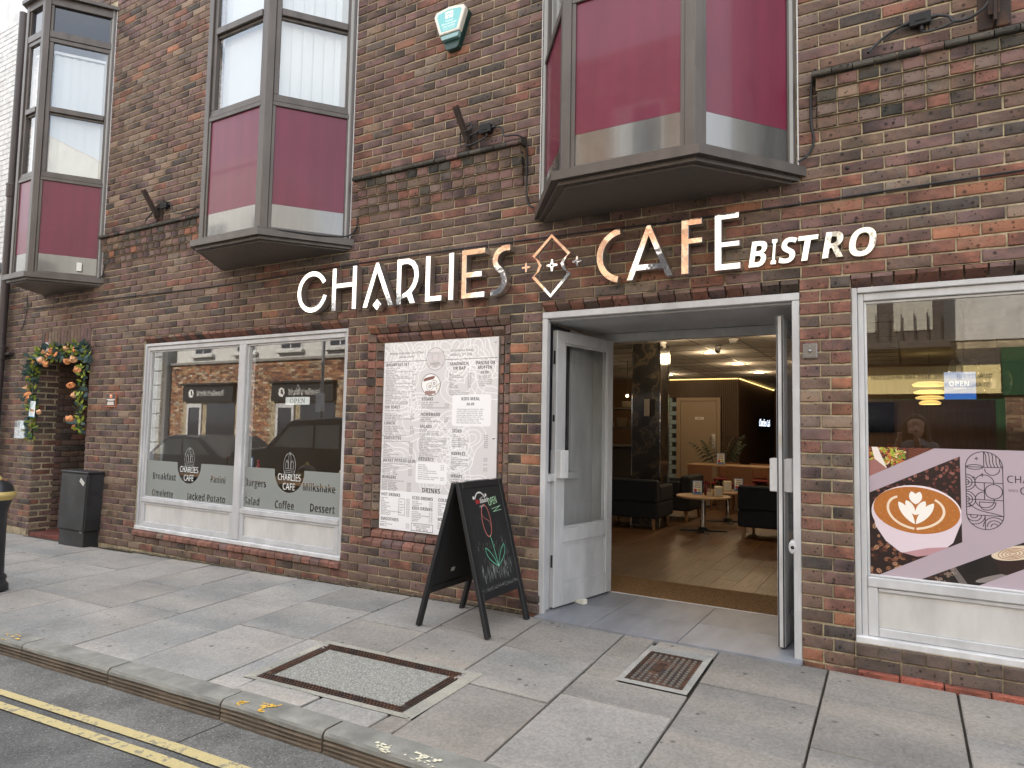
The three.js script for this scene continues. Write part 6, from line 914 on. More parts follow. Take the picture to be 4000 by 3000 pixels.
// ---------------------------------------------------------------- white neighbour
{
  const o = thing('white_house', 'white painted brick house next to the cafe', 'house'), r = rngOf(733), pieces = [];
  const wm = std({ color: lin(0.74, 0.735, 0.72), map: paintMap, bumpMap: mortarBump, bumpScale: 0.002, roughness: 0.7 });
  part('wall', new Soup().box(-14, -6.15, -0.5, 10, -6, -0.004).geo(1), wm, o);
  for (let n = 5; n < 64; n++) for (let k = 0; k < 14; k++) { const x1 = -6.155 - k * 0.225 - (n & 1 ? 0.1125 : 0), x0 = x1 - 0.217; if (n & 1 && k === 0) pieces.push(new Soup().box(-6.26, -6.155, yOf(n) + 0.004, yOf(n + 1) - 0.004, -0.02, 0.003 + r() * 0.002, 0.004).geo(1, [r(), r()])); pieces.push(new Soup().box(x0, x1, yOf(n) + 0.004, yOf(n + 1) - 0.004, -0.02, 0.002 + r() * 0.004, 0.005).geo(1, [r(), r()])); }
  part('painted_bricks', merge(pieces), wm, o).userData.kind = 'stuff';
  part('fascia', new Soup().box(-14, -6.16, 3.30, 3.42, 0, 0.16, 0.02).box(-14, -6.17, 2.7, 3.30, 0, 0.07, 0.01).geo(1), std({ color: lin(0.42, 0.43, 0.45), map: paintMap, roughness: 0.6 }), o);
  part('pilaster', new Soup().box(-6.45, -6.155, -0.25, 2.70, 0, 0.06, 0.01).geo(1), std({ color: lin(0.62, 0.62, 0.61), map: paintMap, roughness: 0.6 }), o);
}

// ---------------------------------------------------------------- inside the cafe
const FZ0 = -0.262;
{
  const fl = structGroup('interior_floor'), r = rngOf(1201);
  const wN = noiseField(1024, 6, 7, 131, 0.6, 0.08), wC = noiseField(1024, 4, 5, 132);   // grain runs along v
  const wm = dataTex(1024, i => { const v = 0.62 + 0.5 * (wN[i] - 0.45) + 0.18 * (wC[i] - 0.5); return [255 * v, 240 * v, 222 * v]; });
  const mm = std({ vertexColors: true, map: wm, roughness: 0.42 });
  part('sub_floor', new Soup().box(-3.84, 7.2, -0.3, -0.012, -16.2, FZ0).geo(), M.bed, fl);
  for (let i = 0; i < 22; i++) { const x = 0.02 + i * 0.19; let z = -1.52 + (i % 3) * 0.41 - 0.4; let first = -1.52; while (first > -10.5) { const e = Math.max(z, -11.2), m = 0.88 + 0.24 * r(); part('floor_plank', paint(new Soup().box(x + 0.0007, x + 0.1893, -0.011, r() * 0.0004, e + 0.001, first, 0.0008).geo(1, [r() * 5, r() * 5]), [0.33 * m, 0.185 * m, 0.092 * m]), mm, fl); first = e; z = e - 1.2; } }
  part('floor_boards', paint(new Soup().box(-3.84, 0.018, -0.011, -0.0005, -16, -0.3).box(4.202, 7.2, -0.011, -0.0005, -16, -0.3).box(0.018, 4.202, -0.011, -0.0005, -16, -11.21).geo(1), [0.30, 0.17, 0.085]), mm, fl);
  const mN = noiseField(512, 128, 2, 141, 0.9); solo('entrance_mat', new Soup().box(2.0, 3.79, -0.008, 0.006, -1.515, -0.918, 0.003).geo(1.5), std({ map: dataTex(512, i => { const v = 0.55 + 0.8 * (mN[i] - 0.45); return [205 * v, 152 * v, 88 * v]; }), bumpMap: dataTex(512, grey(mN, 0, 1), false), bumpScale: 0.006, roughness: 0.95 }), 'brown coir mat let into the floor inside the cafe door', 'door mat');
  // suspended ceiling
  const ce = structGroup('interior_ceiling'), cm = std({ color: lin(0.62, 0.60, 0.56), map: paintMap, bumpMap: mortarBump, bumpScale: 0.002, roughness: 0.9 });
  for (let i = 0; i < 8; i++) for (let k = 0; k < 18; k++) { const x = -0.6 + i * 0.61, z = -0.95 - k * 0.61; part('ceiling_tile', new Soup().box(x + 0.006, x + 0.604, 2.552, 2.57, z - 0.604, z - 0.006).geo(1, [i * .3, k * .7]), cm, ce); }
  part('ceiling_grid', (() => { const s = new Soup(); for (let i = 0; i < 9; i++) s.box(-0.612 + i * 0.61, -0.588 + i * 0.61, 2.549, 2.556, -11.95, -0.93); for (let k = 0; k < 19; k++) s.box(-0.6, 4.28, 2.5475, 2.555, -0.962 - k * 0.61, -0.938 - k * 0.61); return s.geo(); })(), std({ color: lin(0.16, 0.155, 0.14), roughness: 0.6 }), ce);
  part('ceiling_board', new Soup().box(-3.84, -0.6, 2.55, 2.9, -16, FZ0).box(4.28, 7.2, 2.55, 2.9, -16, FZ0).box(-0.6, 4.28, 2.572, 2.9, -16, FZ0).geo(1), cm, ce);
  // enclosing walls
  const wa = structGroup('interior_walls'), wood = dataTex(1024, i => { const v = 0.7 + 0.2 * (wN[i] - 0.45); return [128 * v, 95 * v, 66 * v]; }), wd = std({ map: wood, roughness: 0.6 });
  part('side_wall', new Soup().box(-3.85, -3.80, -0.2, 2.9, -16, FZ0).geo(1), std({ color: lin(0.25, 0.22, 0.19), roughness: 0.8 }), wa);
  part('side_wall', new Soup().box(7.2, 7.28, -0.2, 2.9, -16, FZ0).geo(1), wd, wa); part('back_wall', new Soup().box(1.1, 7.2, -0.2, 2.9, -16.3, -16).geo(1), wd, wa);
  part('wood_wall', new Soup().box(-3.8, 1.10, -0.2, 2.56, -16, -11.36).geo(0.7), wd, wa); part('wood_wall', new Soup().box(2.75, 7.2, 0, 2.549, -9.3, -9.1).geo(0.7), wd, wa);
  part('front_wall_lining', new Soup().box(0.14, 2.05, 0, 2.55, -0.30, -0.264).box(3.83, 4.08, 0, 2.55, -0.30, -0.264).box(-3.8, -2.96, 0, 2.55, -0.30, -0.264).box(-3.8, 7.2, 2.18, 2.549, -0.30, -0.264).geo(1), std({ color: lin(0.45, 0.44, 0.42), roughness: 0.8 }), wa);
}
{ // slatted back wall with the toilet door
  const o = thing('slat_wall', 'dark wooden slat wall lining at the back of the cafe', 'wall panel'), s = new Soup(), dm = std({ color: lin(0.10, 0.062, 0.038), roughness: 0.5 });
  part('backing', new Soup().box(-0.75, 1.10, 2.12, 2.55, -11.355, -11.34).box(0.70, 1.10, 0, 2.12, -11.355, -11.34).geo(), M.blackMatte, o);
  for (let x = -0.74; x < 1.09; x += 0.042) s.box(x, x + 0.026, x > 0.70 ? 0.01 : 2.125, 2.53, -11.339, -11.30, 0.002); part('slats', s.geo(1), dm, o).userData.kind = 'stuff';
  const d = thing('toilet_door', 'plain beige toilet door in the slat wall', 'door'), bm = std({ color: lin(0.30, 0.23, 0.16), roughness: 0.6 });
  part('leaf', new Soup().box(-0.22, 0.60, 0.01, 2.03, -11.345, -11.305, 0.004).geo(), bm, d); part('architrave', new Soup().box(-0.32, -0.225, 0, 2.115, -11.35, -11.285, 0.006).box(0.605, 0.695, 0, 2.115, -11.35, -11.285, 0.006).box(-0.225, 0.605, 2.035, 2.115, -11.35, -11.285, 0.006).geo(), bm, d);
  part('sign', card(0.12, 0.32, 1.605, 1.665, -11.302), std({ roughness: 0.5, map: canvasTex(200, 60, (g, w, h) => { g.fillStyle = '#d9d5cc'; g.fillRect(0, 0, w, h); g.fillStyle = '#222'; g.font = 'bold 34px sans-serif'; g.fillText('TOILET', 32, 43); }) }), d); part('push_plate', new Soup().box(0.50, 0.58, 0.95, 1.28, -11.304, -11.30).geo(), M.whiteTrim, d);
  const t = thing('metro_tiles', 'pale blue glazed brick tiles beside the toilet door', 'wall tiles'), tm = phy({ color: lin(0.30, 0.40, 0.43), roughness: 0.2, clearcoat: 0.5 });
  part('grout', new Soup().box(-0.75, -0.325, 0, 2.12, -11.355, -11.335).geo(), M.blackMatte, t); for (let k = 0; k < 20; k++) for (let i = 0; i < 2; i++) { const x = -0.745 + i * 0.21 - (k & 1 ? 0.10 : 0); if (x + 0.2 > -0.74) part('tile', new Soup().box(Math.max(x, -0.748), Math.min(x + 0.203, -0.33), 0.02 + k * 0.105, 0.117 + k * 0.105, -11.336, -11.325, 0.003).geo(), tm, t); }
}
const glow = (c, k) => std({ color: 0x000000, emissive: c, emissiveIntensity: k, roughness: 0.6 });
{ // ceiling lamps
  const warm = new THREE.Color(1.0, 0.73, 0.44), gm = glow(warm, 3.0), ring = std({ color: lin(0.6, 0.58, 0.52), roughness: 0.5 });
  [[1.74, -4.30], [1.767, -6.15], [1.76, -8.06], [1.783, -9.94], [-0.10, -9.94], [2.993, -4.36], [2.99, -8.1]].forEach(([x, z], i) => {
    const o = thing('ceiling_downlight', 'round warm white downlight in the cafe ceiling', 'ceiling light', [x, 2.549, z], 0, 'downlights of the cafe ceiling');
    part('trim_ring', lathe([[0.118, 0.0], [0.130, -0.006], [0.105, -0.010], [0.100, -0.004]], 28), ring, o); const g = new THREE.CircleGeometry(0.102, 28); g.rotateX(Math.PI / 2); g.translate(0, -0.006, 0); part('light_panel', g, gm, o);
    const l = new THREE.PointLight(warm, 0.60); l.position.set(0, -0.06, 0); l.castShadow = true; l.shadow.radius = 5; o.add(l);
  });
  const led = glow(new THREE.Color(1.0, 0.66, 0.22), 1.0);
  const strip = (n, g, lb) => { const m = solo('led_strip_light', g, led, lb, 'led strip'); };
  strip('', new Soup().box(-0.72, 1.09, 2.528, 2.545, -11.298, -11.285).geo(), 'warm led strip along the top of the slat wall'); strip('', new Soup().box(1.102, 1.118, 2.528, 2.545, -15.9, -11.32).geo(), 'warm led strip along the top of the side wood wall');
  for (const [p, lx, w, ry] of [[[0.2, 2.52, -11.25], 0, 1.8, 0], [[1.16, 2.52, -13.6], 0, 4.2, Math.PI / 2]]) { const l = new THREE.RectAreaLight(new THREE.Color(1, 0.72, 0.36), 0.4, w, 0.04); l.position.set(...p); l.rotation.set(-Math.PI / 2, 0, ry); scene.add(l); }
}
{ // marble column
  const o = thing('marble_column', 'square dark veined marble column with bright metal corner strips', 'column', [1.20, 0, -4.98]);
  const n1 = noiseField(512, 4, 6, 151, 0.6), n2 = noiseField(512, 6, 6, 152, 0.6); const t = dataTex(512, i => { const v = Math.abs(n1[i] - n2[i]), k = clamp(1 - v * 11, 0, 1), c = 0.20 + 0.14 * n2[i]; return [255 * (c + 0.20 * k), 255 * (c + 0.15 * k), 255 * (c + 0.08 * k)]; });
  part('shaft', new Soup().box(-0.20, 0.20, 0, 2.548, -0.20, 0.20).geo(0.8), phy({ map: t, roughness: 0.12, color: lin(0.5, 0.5, 0.5) }), o); for (const x of [-0.207, 0.203]) for (const z of [-0.207, 0.203]) part('corner_strip', new Soup().box(x - 0.002, x + 0.006, 0, 2.548, z - 0.002, z + 0.006).geo(), M.polish, o);
  const d = thing('towel_dispenser', 'slim metal dispenser mounted on the marble column', 'dispenser', [1.25, 1.52, -4.76]); part('case', new Soup().box(-0.06, 0.02, 0, 0.24, -0.015, 0.05, 0.006).geo(), std({ color: lin(0.4, 0.37, 0.33), metalness: 0.6, roughness: 0.4 }), d); part('side', new Soup().box(0.021, 0.06, 0, 0.24, -0.015, 0.048, 0.004).geo(), M.black, d);
}
const cloth = std({ color: lin(0.014, 0.016, 0.022), roughness: 0.9 }), woodLeg = std({ color: lin(0.30, 0.16, 0.075), roughness: 0.5 });
function lounge(name, label, x0, x1, z0, z1, back, group) { // upholstered seat: back on side 'back'
  const o = thing(name, label, 'armchair', [(x0 + x1) / 2, 0, (z0 + z1) / 2], 0, group), w = (x1 - x0) / 2, d = (z1 - z0) / 2; const c = (a, b, e, f, g, h) => new Soup().box(a, b, e, f, g, h, 0.02).geo();
  part('seat_base', c(-w, w, 0.15, 0.36, -d, d), cloth, o); part('seat_cushion', c(-w + 0.09, w - 0.09, 0.361, 0.45, -d + 0.05, d - 0.09), cloth, o);
  part('backrest', back === 'z' ? c(-w, w, 0.361, 0.66, d - 0.14, d) : back === 'x' ? c(w - 0.14, w, 0.361, 0.66, -d, d) : c(-w, -w + 0.14, 0.361, 0.66, -d, d), cloth, o);
  if (back === 'z') { part('arm', c(-w, -w + 0.11, 0.361, 0.58, -d, d - 0.15), cloth, o); part('arm', c(w - 0.11, w, 0.361, 0.58, -d, d - 0.15), cloth, o); } else { part('arm', c(back === 'x' ? -w : -w + 0.15, back === 'x' ? w - 0.15 : w, 0.361, 0.58, -d, -d + 0.11), cloth, o); part('arm', c(back === 'x' ? -w : -w + 0.15, back === 'x' ? w - 0.15 : w, 0.361, 0.58, d - 0.11, d), cloth, o); }
  for (const sx of [-1, 1]) for (const sz of [-1, 1]) part('leg', rod([sx * (w - 0.06), 0, sz * (d - 0.05)], [sx * (w - 0.07), 0.15, sz * (d - 0.06)], 0.018, 0.028, 10), woodLeg, o);
  return o;
}
lounge('sofa', 'black upholstered sofa with wooden legs showing its back to the door', 0.62, 1.49, -5.12, -4.40, 'z', 'black sofas and armchairs');
lounge('sofa', 'second black sofa beyond the round coffee table', 0.72, 1.60, -6.35, -5.55, 'x', 'black sofas and armchairs');
lounge('armchair', 'black armchair with wooden legs on the right behind the door leaf', 2.52, 3.22, -5.15, -4.40, 'z', 'black sofas and armchairs');
function roundTable(x, z, h, rad, label) { const o = thing('round_table', label, 'table', [x, 0, z], 0, 'round pedestal cafe tables'); part('top', lathe([[0.001, h], [rad - 0.01, h], [rad, h - 0.006], [rad, h - 0.024], [rad - 0.008, h - 0.03], [0.001, h - 0.03]], 40), std({ color: lin(0.42, 0.27, 0.15), roughness: 0.35 }), o); part('column', rod([0, 0.05, 0], [0, h - 0.03, 0], 0.038, 0.038, 20), M.polish, o); for (let k = 0; k < 4; k++) { const g = new Soup().prism([[0, 0.02, -0.035], [0.30, 0.012, -0.03], [0.31, 0.0, -0.03], [0, 0.0, -0.035]].map(p => p), [0, 0, 0.065]).geo(); g.rotateY(k * Math.PI / 2 + 0.4); part('foot', g, M.black, o); } part('hub', lathe([[0.001, 0.06], [0.05, 0.055], [0.06, 0.02], [0.06, 0]], 16), M.black, o); return o; }
roundTable(1.995, -4.80, 0.47, 0.355, 'round wooden coffee table on chrome column just inside the door'); roundTable(2.06, -5.95, 0.455, 0.33, 'second round wooden table behind the coffee table');
const standTex = canvasTex(150, 220, (g, w, h) => { g.fillStyle = '#e9ecec'; g.fillRect(0, 0, w, h); g.strokeStyle = '#2b66ae'; g.lineWidth = 12; g.strokeRect(4, 4, w - 8, h - 8); g.fillStyle = '#1b1b1b'; g.font = 'italic bold 30px sans-serif'; g.fillText('Take a', 34, 46); g.fillText('Shake', 34, 80); g.fillText('Break!', 30, 114); g.fillStyle = '#c8373a'; g.beginPath(); g.arc(46, 156, 24, 0, 7); g.fill(); g.fillStyle = '#aac23a'; g.beginPath(); g.arc(104, 150, 20, 0, 7); g.fill(); g.fillStyle = '#2d5fa8'; g.fillRect(20, 180, 110, 26); });
const standMat = std({ map: standTex, roughness: 0.4 });
function menuStand(x, y, z, label, k = 1) { const o = thing('table_card', label, 'table card', [x, y, z], 0.25, 'printed shake cards on tables'); part('card', new Soup().box(-0.065 * k, 0.065 * k, 0.004, 0.19 * k, -0.004, 0).geo(), M.whiteTrim, o); part('print', card(-0.064 * k, 0.064 * k, 0.005, 0.189 * k, 0.0012), standMat, o); part('foot', new Soup().box(-0.065 * k, 0.065 * k, 0, 0.004, -0.03, 0.03).geo(), M.glass, o); }
menuStand(1.90, 0.470, -4.86, 'shake card on the round coffee table'); menuStand(2.20, 0.455, -6.0, 'shake card on the second round table'); menuStand(1.50, 0.745, -7.9, 'shake card on the long table by the palm', 1.1);
function bottle(x, y, z, c, label) { solo('sauce_bottle', moved(lathe([[0.001, 0], [0.026, 0], [0.028, 0.01], [0.028, 0.11], [0.014, 0.15], [0.012, 0.175], [0.016, 0.176], [0.016, 0.195], [0.001, 0.196]], 16), x, y, z), phy({ color: c, roughness: 0.2 }), label, 'bottle'); }
bottle(2.02, 0.470, -4.86, lin(0.12, 0.01, 0.01), 'dark red sauce bottle on the round coffee table');
function napkins(x, y, z, label, k = 1) { const o = thing('napkin_holder', label, 'napkin holder', [x, y, z], 0.3, 'cream napkin dispensers'); part('case', new Soup().box(-0.055 * k, 0.055 * k, 0, 0.135 * k, -0.05 * k, 0.05 * k, 0.012).geo(), std({ color: lin(0.62, 0.56, 0.43), roughness: 0.4 }), o); part('slot', new Soup().box(-0.03 * k, 0.03 * k, 0.03 * k, 0.10 * k, 0.05 * k, 0.052 * k).geo(), M.whiteTrim, o); }
napkins(2.20, 0.470, -4.78, 'cream napkin dispenser on the round coffee table'); napkins(2.06, 0.455, -5.9, 'cream napkin dispenser on the second round table', 1.1);
{ const o = thing('sugar_caddy', 'small caddy of sugar sachets on the round coffee table', 'caddy', [2.10, 0.47, -4.75]); part('box', new Soup().box(-0.04, 0.04, 0, 0.05, -0.03, 0.03, 0.004).geo(), std({ color: lin(0.55, 0.45, 0.33), roughness: 0.6 }), o); for (let k = 0; k < 5; k++) part('sachet', moved(new Soup().box(-0.003, 0.003, 0.03, 0.095, -0.02, 0.02).geo(), -0.03 + k * 0.015, 0, 0, 0.2, 0.1), [M.whiteTrim, woodLeg, M.black][k % 3], o); }
{ // long table and chairs beyond
  const o = thing('long_table', 'long wooden table by the palm at the back', 'table', [1.9, 0, -7.95]); part('top', new Soup().box(-0.95, 0.9, 0.715, 0.745, -0.35, 0.35, 0.004).geo(), std({ color: lin(0.36, 0.21, 0.10), roughness: 0.4 }), o); for (const x of [-0.6, 0.6]) { part('column', rod([x, 0.02, 0], [x, 0.715, 0], 0.035), M.brushed, o); part('foot', new Soup().box(x - 0.03, x + 0.03, 0, 0.02, -0.3, 0.3, 0.004).geo(), M.black, o); }
  const wood = std({ color: lin(0.22, 0.10, 0.05), roughness: 0.4 }), red = std({ color: lin(0.22, 0.014, 0.018), roughness: 0.7 });
  function chair(x, z, turn, label) { const c = thing('dining_chair', label, 'chair', [x, 0, z], turn, 'wooden chairs with red seats'); part('seat', new Soup().box(-0.20, 0.20, 0.43, 0.47, -0.20, 0.20, 0.012).geo(), red, c); const g = new THREE.CylinderGeometry(0.5, 0.5, 0.27, 20, 1, true, -0.46, 0.92); g.scale(0.95, 1, 0.5); g.translate(0, 0.62, -0.03); part('backrest', g, std({ color: lin(0.22, 0.10, 0.05), roughness: 0.4, side: THREE.DoubleSide }), c); for (const sx of [-1, 1]) { part('leg', rod([sx * 0.19, 0, 0.21], [sx * 0.17, 0.74, 0.19], 0.014, 0.016, 8), wood, c); part('leg', rod([sx * 0.19, 0, -0.21], [sx * 0.17, 0.43, -0.17], 0.014, 0.016, 8), wood, c); } }
  chair(1.30, -7.45, 0, 'wooden chair with curved back at the long table end towards the sofas'); chair(1.95, -7.45, 0, 'wooden chair with curved back near the middle of the long table'); chair(2.6, -7.45, 0, 'wooden chair with curved back at the far right of the long table'); chair(1.45, -8.55, Math.PI, 'wooden chair facing the door across the long table'); chair(2.05, -8.55, Math.PI, 'second wooden chair facing the door across the long table');
}
{ // palm
  const o = thing('potted_palm', 'potted palm with arching fronds by the toilet door', 'plant', [1.12, 0, -9.5]), r = rngOf(515); part('pot', lathe([[0.001, 0], [0.13, 0], [0.17, 0.30], [0.18, 0.32], [0.16, 0.32], [0.001, 0.29]], 20), M.blackMatte, o); const lm = std({ color: lin(0.022, 0.042, 0.018), roughness: 0.6, side: THREE.DoubleSide });
  for (let k = 0; k < 13; k++) { const a = k * 2.4 + r() * 0.4, L = 0.35 + 0.35 * r(), up = 1.0 + 0.6 * r(), f = new Soup(); let prev = [0, 0.3, 0]; for (let i = 1; i <= 14; i++) { const t = i / 14, p = [Math.cos(a) * L * t, 0.3 + up * t * 1.45 - up * 0.75 * t * t, Math.sin(a) * L * t]; f.quad([prev[0], prev[1], prev[2] - 0.004], [p[0], p[1], p[2] - 0.004], [p[0], p[1], p[2] + 0.004], [prev[0], prev[1], prev[2] + 0.004]); if (i > 4) for (const s of [-1, 1]) { const nx = -Math.sin(a) * s, nz = Math.cos(a) * s, ll = 0.20 * Math.sin(Math.PI * Math.min(1, 0.25 + t * 0.75)); f.tri(p, [p[0] + Math.cos(a) * 0.035, p[1] + 0.005, p[2] + Math.sin(a) * 0.035], [p[0] + nx * ll + Math.cos(a) * ll * 0.7, p[1] - ll * 0.5, p[2] + nz * ll + Math.sin(a) * ll * 0.7]); } prev = p; } part('frond', f.geo(), lm, o); }
}
{ // neon sign, exit sign, camera, smoke alarm, shelves and counter, tv, pendants
  const n = thing('neon_sign', 'small white neon script sign on dark backing on the wood wall', 'neon sign', [1.115, 1.56, -14.25], Math.PI / 2); part('backing', new Soup().box(-0.85, 0.85, -0.19, 0.20, 0, 0.02, 0.01).geo(), M.black, n);
  const nt = canvasTex(512, 128, (g, w, h) => { g.fillStyle = '#000'; g.fillRect(0, 0, w, h); g.fillStyle = '#fff'; g.font = 'italic 84px serif'; g.fillText('Charlies Cafe', 16, 88); }); const nm = std({ color: 0x000000, emissive: 0xdfeaff, emissiveIntensity: 1.3, emissiveMap: nt }); part('neon_light', card(-0.8, 0.8, -0.17, 0.19, 0.022), nm, n);
  const x = thing('exit_sign', 'small green exit sign hanging from the ceiling', 'exit sign', [0.06, 2.30, -9.0]); part('case', new Soup().box(-0.12, 0.12, -0.09, 0.09, -0.02, 0.02, 0.004).geo(), M.whiteTrim, x); part('light_panel', card(-0.11, 0.11, -0.08, 0.08, 0.0215), std({ color: 0x000000, emissive: 0x1fae62, emissiveIntensity: 0.7, emissiveMap: canvasTex(128, 96, (g, w, h) => { g.fillStyle = '#fff'; g.fillRect(0, 0, w, h); g.fillStyle = '#333'; g.fillRect(70, 20, 34, 56); }) }), x); part('rod', rod([0, 0.09, 0], [0, 0.25, 0], 0.008), M.brushed, x);
  for (const [px, pz, lb] of [[1.46, -4.72, 'small dome security camera beside the marble column'], [2.02, -5.5, 'black lens security camera on the ceiling near the lamps']]) { const c = thing('security_camera', lb, 'security camera', [px, 2.548, pz]); part('mount', lathe([[0.001, -0.03], [0.045, -0.03], [0.05, 0.0]], 18), M.whiteTrim, c); const g = new THREE.SphereGeometry(0.042, 16, 10); g.translate(0, -0.055, 0.01); part('ball', g, std({ color: lin(0.3, 0.3, 0.29), roughness: 0.5 }), c); const l = new THREE.SphereGeometry(0.02, 12, 8); l.translate(0, -0.07, 0.04); part('lens', l, M.black, c); }
  const sm = thing('smoke_alarm', 'white round smoke alarm on the cafe ceiling', 'smoke alarm', [2.40, 2.548, -4.75]); part('base', lathe([[0.001, -0.02], [0.055, -0.02], [0.06, 0]], 20), M.whiteTrim, sm); part('head', lathe([[0.001, -0.055], [0.03, -0.055], [0.042, -0.035], [0.042, -0.02]], 20), std({ color: lin(0.3, 0.3, 0.3), roughness: 0.5 }), sm);
  const sh = thing('counter', 'dark serving counter with shelves of plates on the left of the cafe', 'counter', [-0.35, 0, -7.3]); const dm = std({ color: lin(0.05, 0.04, 0.034), roughness: 0.5 }); part('front', new Soup().box(-1.4, 0.75, 0, 1.02, -0.35, 0.25, 0.01).geo(), dm, sh); part('worktop', new Soup().box(-1.42, 0.78, 1.021, 1.06, -0.38, 0.28, 0.006).geo(), std({ color: lin(0.10, 0.09, 0.08), roughness: 0.3 }), sh); for (const y of [1.36, 1.72]) part('shelf', new Soup().box(-1.4, 0.70, y - 0.02, y + 0.01, -0.30, 0.12, 0.004).geo(), dm, sh);
  for (const [px, k, yy] of [[0.42, 9, 1.371], [0.20, 12, 1.371], [-0.05, 7, 1.371], [0.55, 6, 1.061], [0.3, 8, 1.731]]) { const o = thing('plate_stack', 'stack of pale plates on the counter shelving', 'plates', [-0.35 + px, yy, -7.35], 0, 'stacks of plates on the counter shelving'); for (let i = 0; i < k; i++) part('plate', moved(lathe([[0.001, 0.002], [0.06, 0.0], [0.105, 0.014], [0.11, 0.014], [0.064, -0.003]], 20), 0, 0.004 + i * 0.014, 0), std({ color: lin(0.55, 0.48, 0.38), roughness: 0.3 }), o); }
  for (const [px, pz] of [[-0.5, -6.95], [0.1, -6.95]]) { const o = thing('shelf_spotlight', 'tiny warm spotlight over the counter shelves', 'spotlight', [px, 1.93, pz], 0, 'spotlights over the counter shelves'); part('bulb_light', new THREE.SphereGeometry(0.025, 12, 8), glow(new THREE.Color(1, 0.72, 0.4), 5), o); part('arm', rod([0, 0.02, 0], [0, 0.62, 0], 0.006), M.black, o); const l = new THREE.PointLight(new THREE.Color(1, 0.76, 0.45), 0.04); l.position.set(0, -0.05, 0.0); o.add(l); }
  const tv = thing('wall_television', 'black switched-off television on the wood wall behind the poster window', 'television', [3.72, 1.64, -9.09]); part('screen', new Soup().box(-0.45, 0.45, -0.26, 0.26, 0.01, 0.045, 0.006).geo(), phy({ color: lin(0.005, 0.005, 0.006), roughness: 0.08 }), tv); part('bracket', new Soup().box(-0.1, 0.1, -0.1, 0.1, 0, 0.01).geo(), M.black, tv);
  const pend = std({ color: lin(0.75, 0.55, 0.20), roughness: 0.5, emissive: new THREE.Color(1, 0.72, 0.25), emissiveIntensity: 0.28, side: THREE.DoubleSide });
  for (const [px, pz, s, lb] of [[4.66, -7.4, 1.0, 'yellow tiered beehive pendant lamp behind the poster window']]) { const o = thing('pendant_lamp', lb, 'pendant lamp', [px, 0, pz]); part('cord', rod([0, 2.2, 0], [0, 2.55, 0], 0.004), M.black, o); for (const [rad, y, h] of [[0.20, 2.06, 0.07], [0.185, 1.95, 0.055], [0.165, 1.87, 0.05], [0.125, 1.79, 0.06]]) { const k = 1.5; part('tier_light_shade', lathe([[0.06, y + h], [rad * 0.7 * k / 1.3, y + h * 0.9], [rad * k / 1.3, y + h * 0.45], [rad * 0.92 * k / 1.3, y], [0.05, y + h * 0.1]], 32), pend, o); } const l = new THREE.PointLight(new THREE.Color(1, 0.76, 0.36), 0.12); l.position.set(0, 1.70, 0); o.add(l); }
  for (const [px, pz, y, lb] of [[4.95, -5.2, 2.05, 'clear glass pendant with studded shade near the green reflection'], [5.35, -6.0, 1.98, 'clear glass pendant farther along behind the poster window']]) { const o = thing('glass_pendant', lb, 'pendant lamp', [px, 0, pz]); part('cord', rod([0, y + 0.2, 0], [0, 2.55, 0], 0.004), M.black, o); part('shade', lathe([[0.03, y + 0.2], [0.12, y + 0.17], [0.155, y + 0.06], [0.15, y - 0.06], [0.09, y - 0.13]], 28), phy({ color: lin(0.9, 0.9, 0.88), roughness: 0.05, transmission: 0.9, thickness: 0, side: THREE.DoubleSide }), o); part('inner_shade', lathe([[0.02, y + 0.15], [0.07, y + 0.12], [0.075, y - 0.04], [0.07, y - 0.05]], 20), M.brushed, o); }
}
{ // things standing on the sill table behind the frosted window
  const o = thing('window_shelf', 'wooden shelf along the inside of the frosted window', 'shelf', [-1.4, 0, -0.5]); part('board', new Soup().box(-1.4, 1.5, 0.71, 0.74, -0.28, 0.16, 0.004).geo(), std({ color: lin(0.30, 0.17, 0.08), roughness: 0.4 }), o); for (const x of [-1.2, 0, 1.3]) part('bracket', new Soup().box(x - 0.02, x + 0.02, 0, 0.709, -0.06, 0.06, 0.004).geo(), M.black, o);
  menuStand(-1.66, 0.741, -0.42, 'shake card behind the first frosted light', 1.15); menuStand(-0.02, 0.741, -0.42, 'shake card behind the second frosted light', 1.15);
  bottle(-1.48, 0.741, -0.42, lin(0.25, 0.012, 0.012), 'red sauce bottle behind the first frosted light'); bottle(-0.12, 0.741, -0.46, lin(0.16, 0.01, 0.01), 'red sauce bottle behind the second frosted light');
  napkins(-0.23, 0.741, -0.42, 'cream napkin dispenser behind the second frosted light', 1.1);
}

// ---------------------------------------------------------------- the other side of the street (mirrored in the glass and the letters)
const OZ = 10.0;
{
  const s = new Soup(); s.box(-40, 40, -0.62, -0.20, 7.75, 14); const g = s.geo(0.55); structure('far_pavement', paint(g, [0.42, 0.41, 0.39]), M.slab);
}
function farBricks(parent, x0, x1, y0, y1, holes, cols, seed, name = 'bricks') { const r = rngOf(seed), L = []; for (let y = y0, n = 0; y < y1 - 0.03; y += 0.075, n++) for (let x = x0 - (n & 1 ? 0.1125 : 0); x < x1 - 0.02; x += 0.225) { const a = Math.max(x, x0) + 0.005, b = Math.min(x + 0.215, x1); if (b - a < 0.04) continue; const cx = (a + b) / 2, cy = y + 0.035; if (holes.some(h => b > h[0] && a < h[1] && cy > h[2] && cy < h[3])) continue; const c = cols[Math.floor(r() * cols.length)], m = 0.8 + 0.4 * r(); L.push(paint(new Soup().box(a, b, y + 0.005, y + 0.07, OZ - 0.008 - r() * 0.003, OZ + 0.02).geo(1, [r() * 5, r() * 5]), c.map(v => v * m))); } part(name, merge(L), M.brick, parent).userData.kind = 'stuff'; }
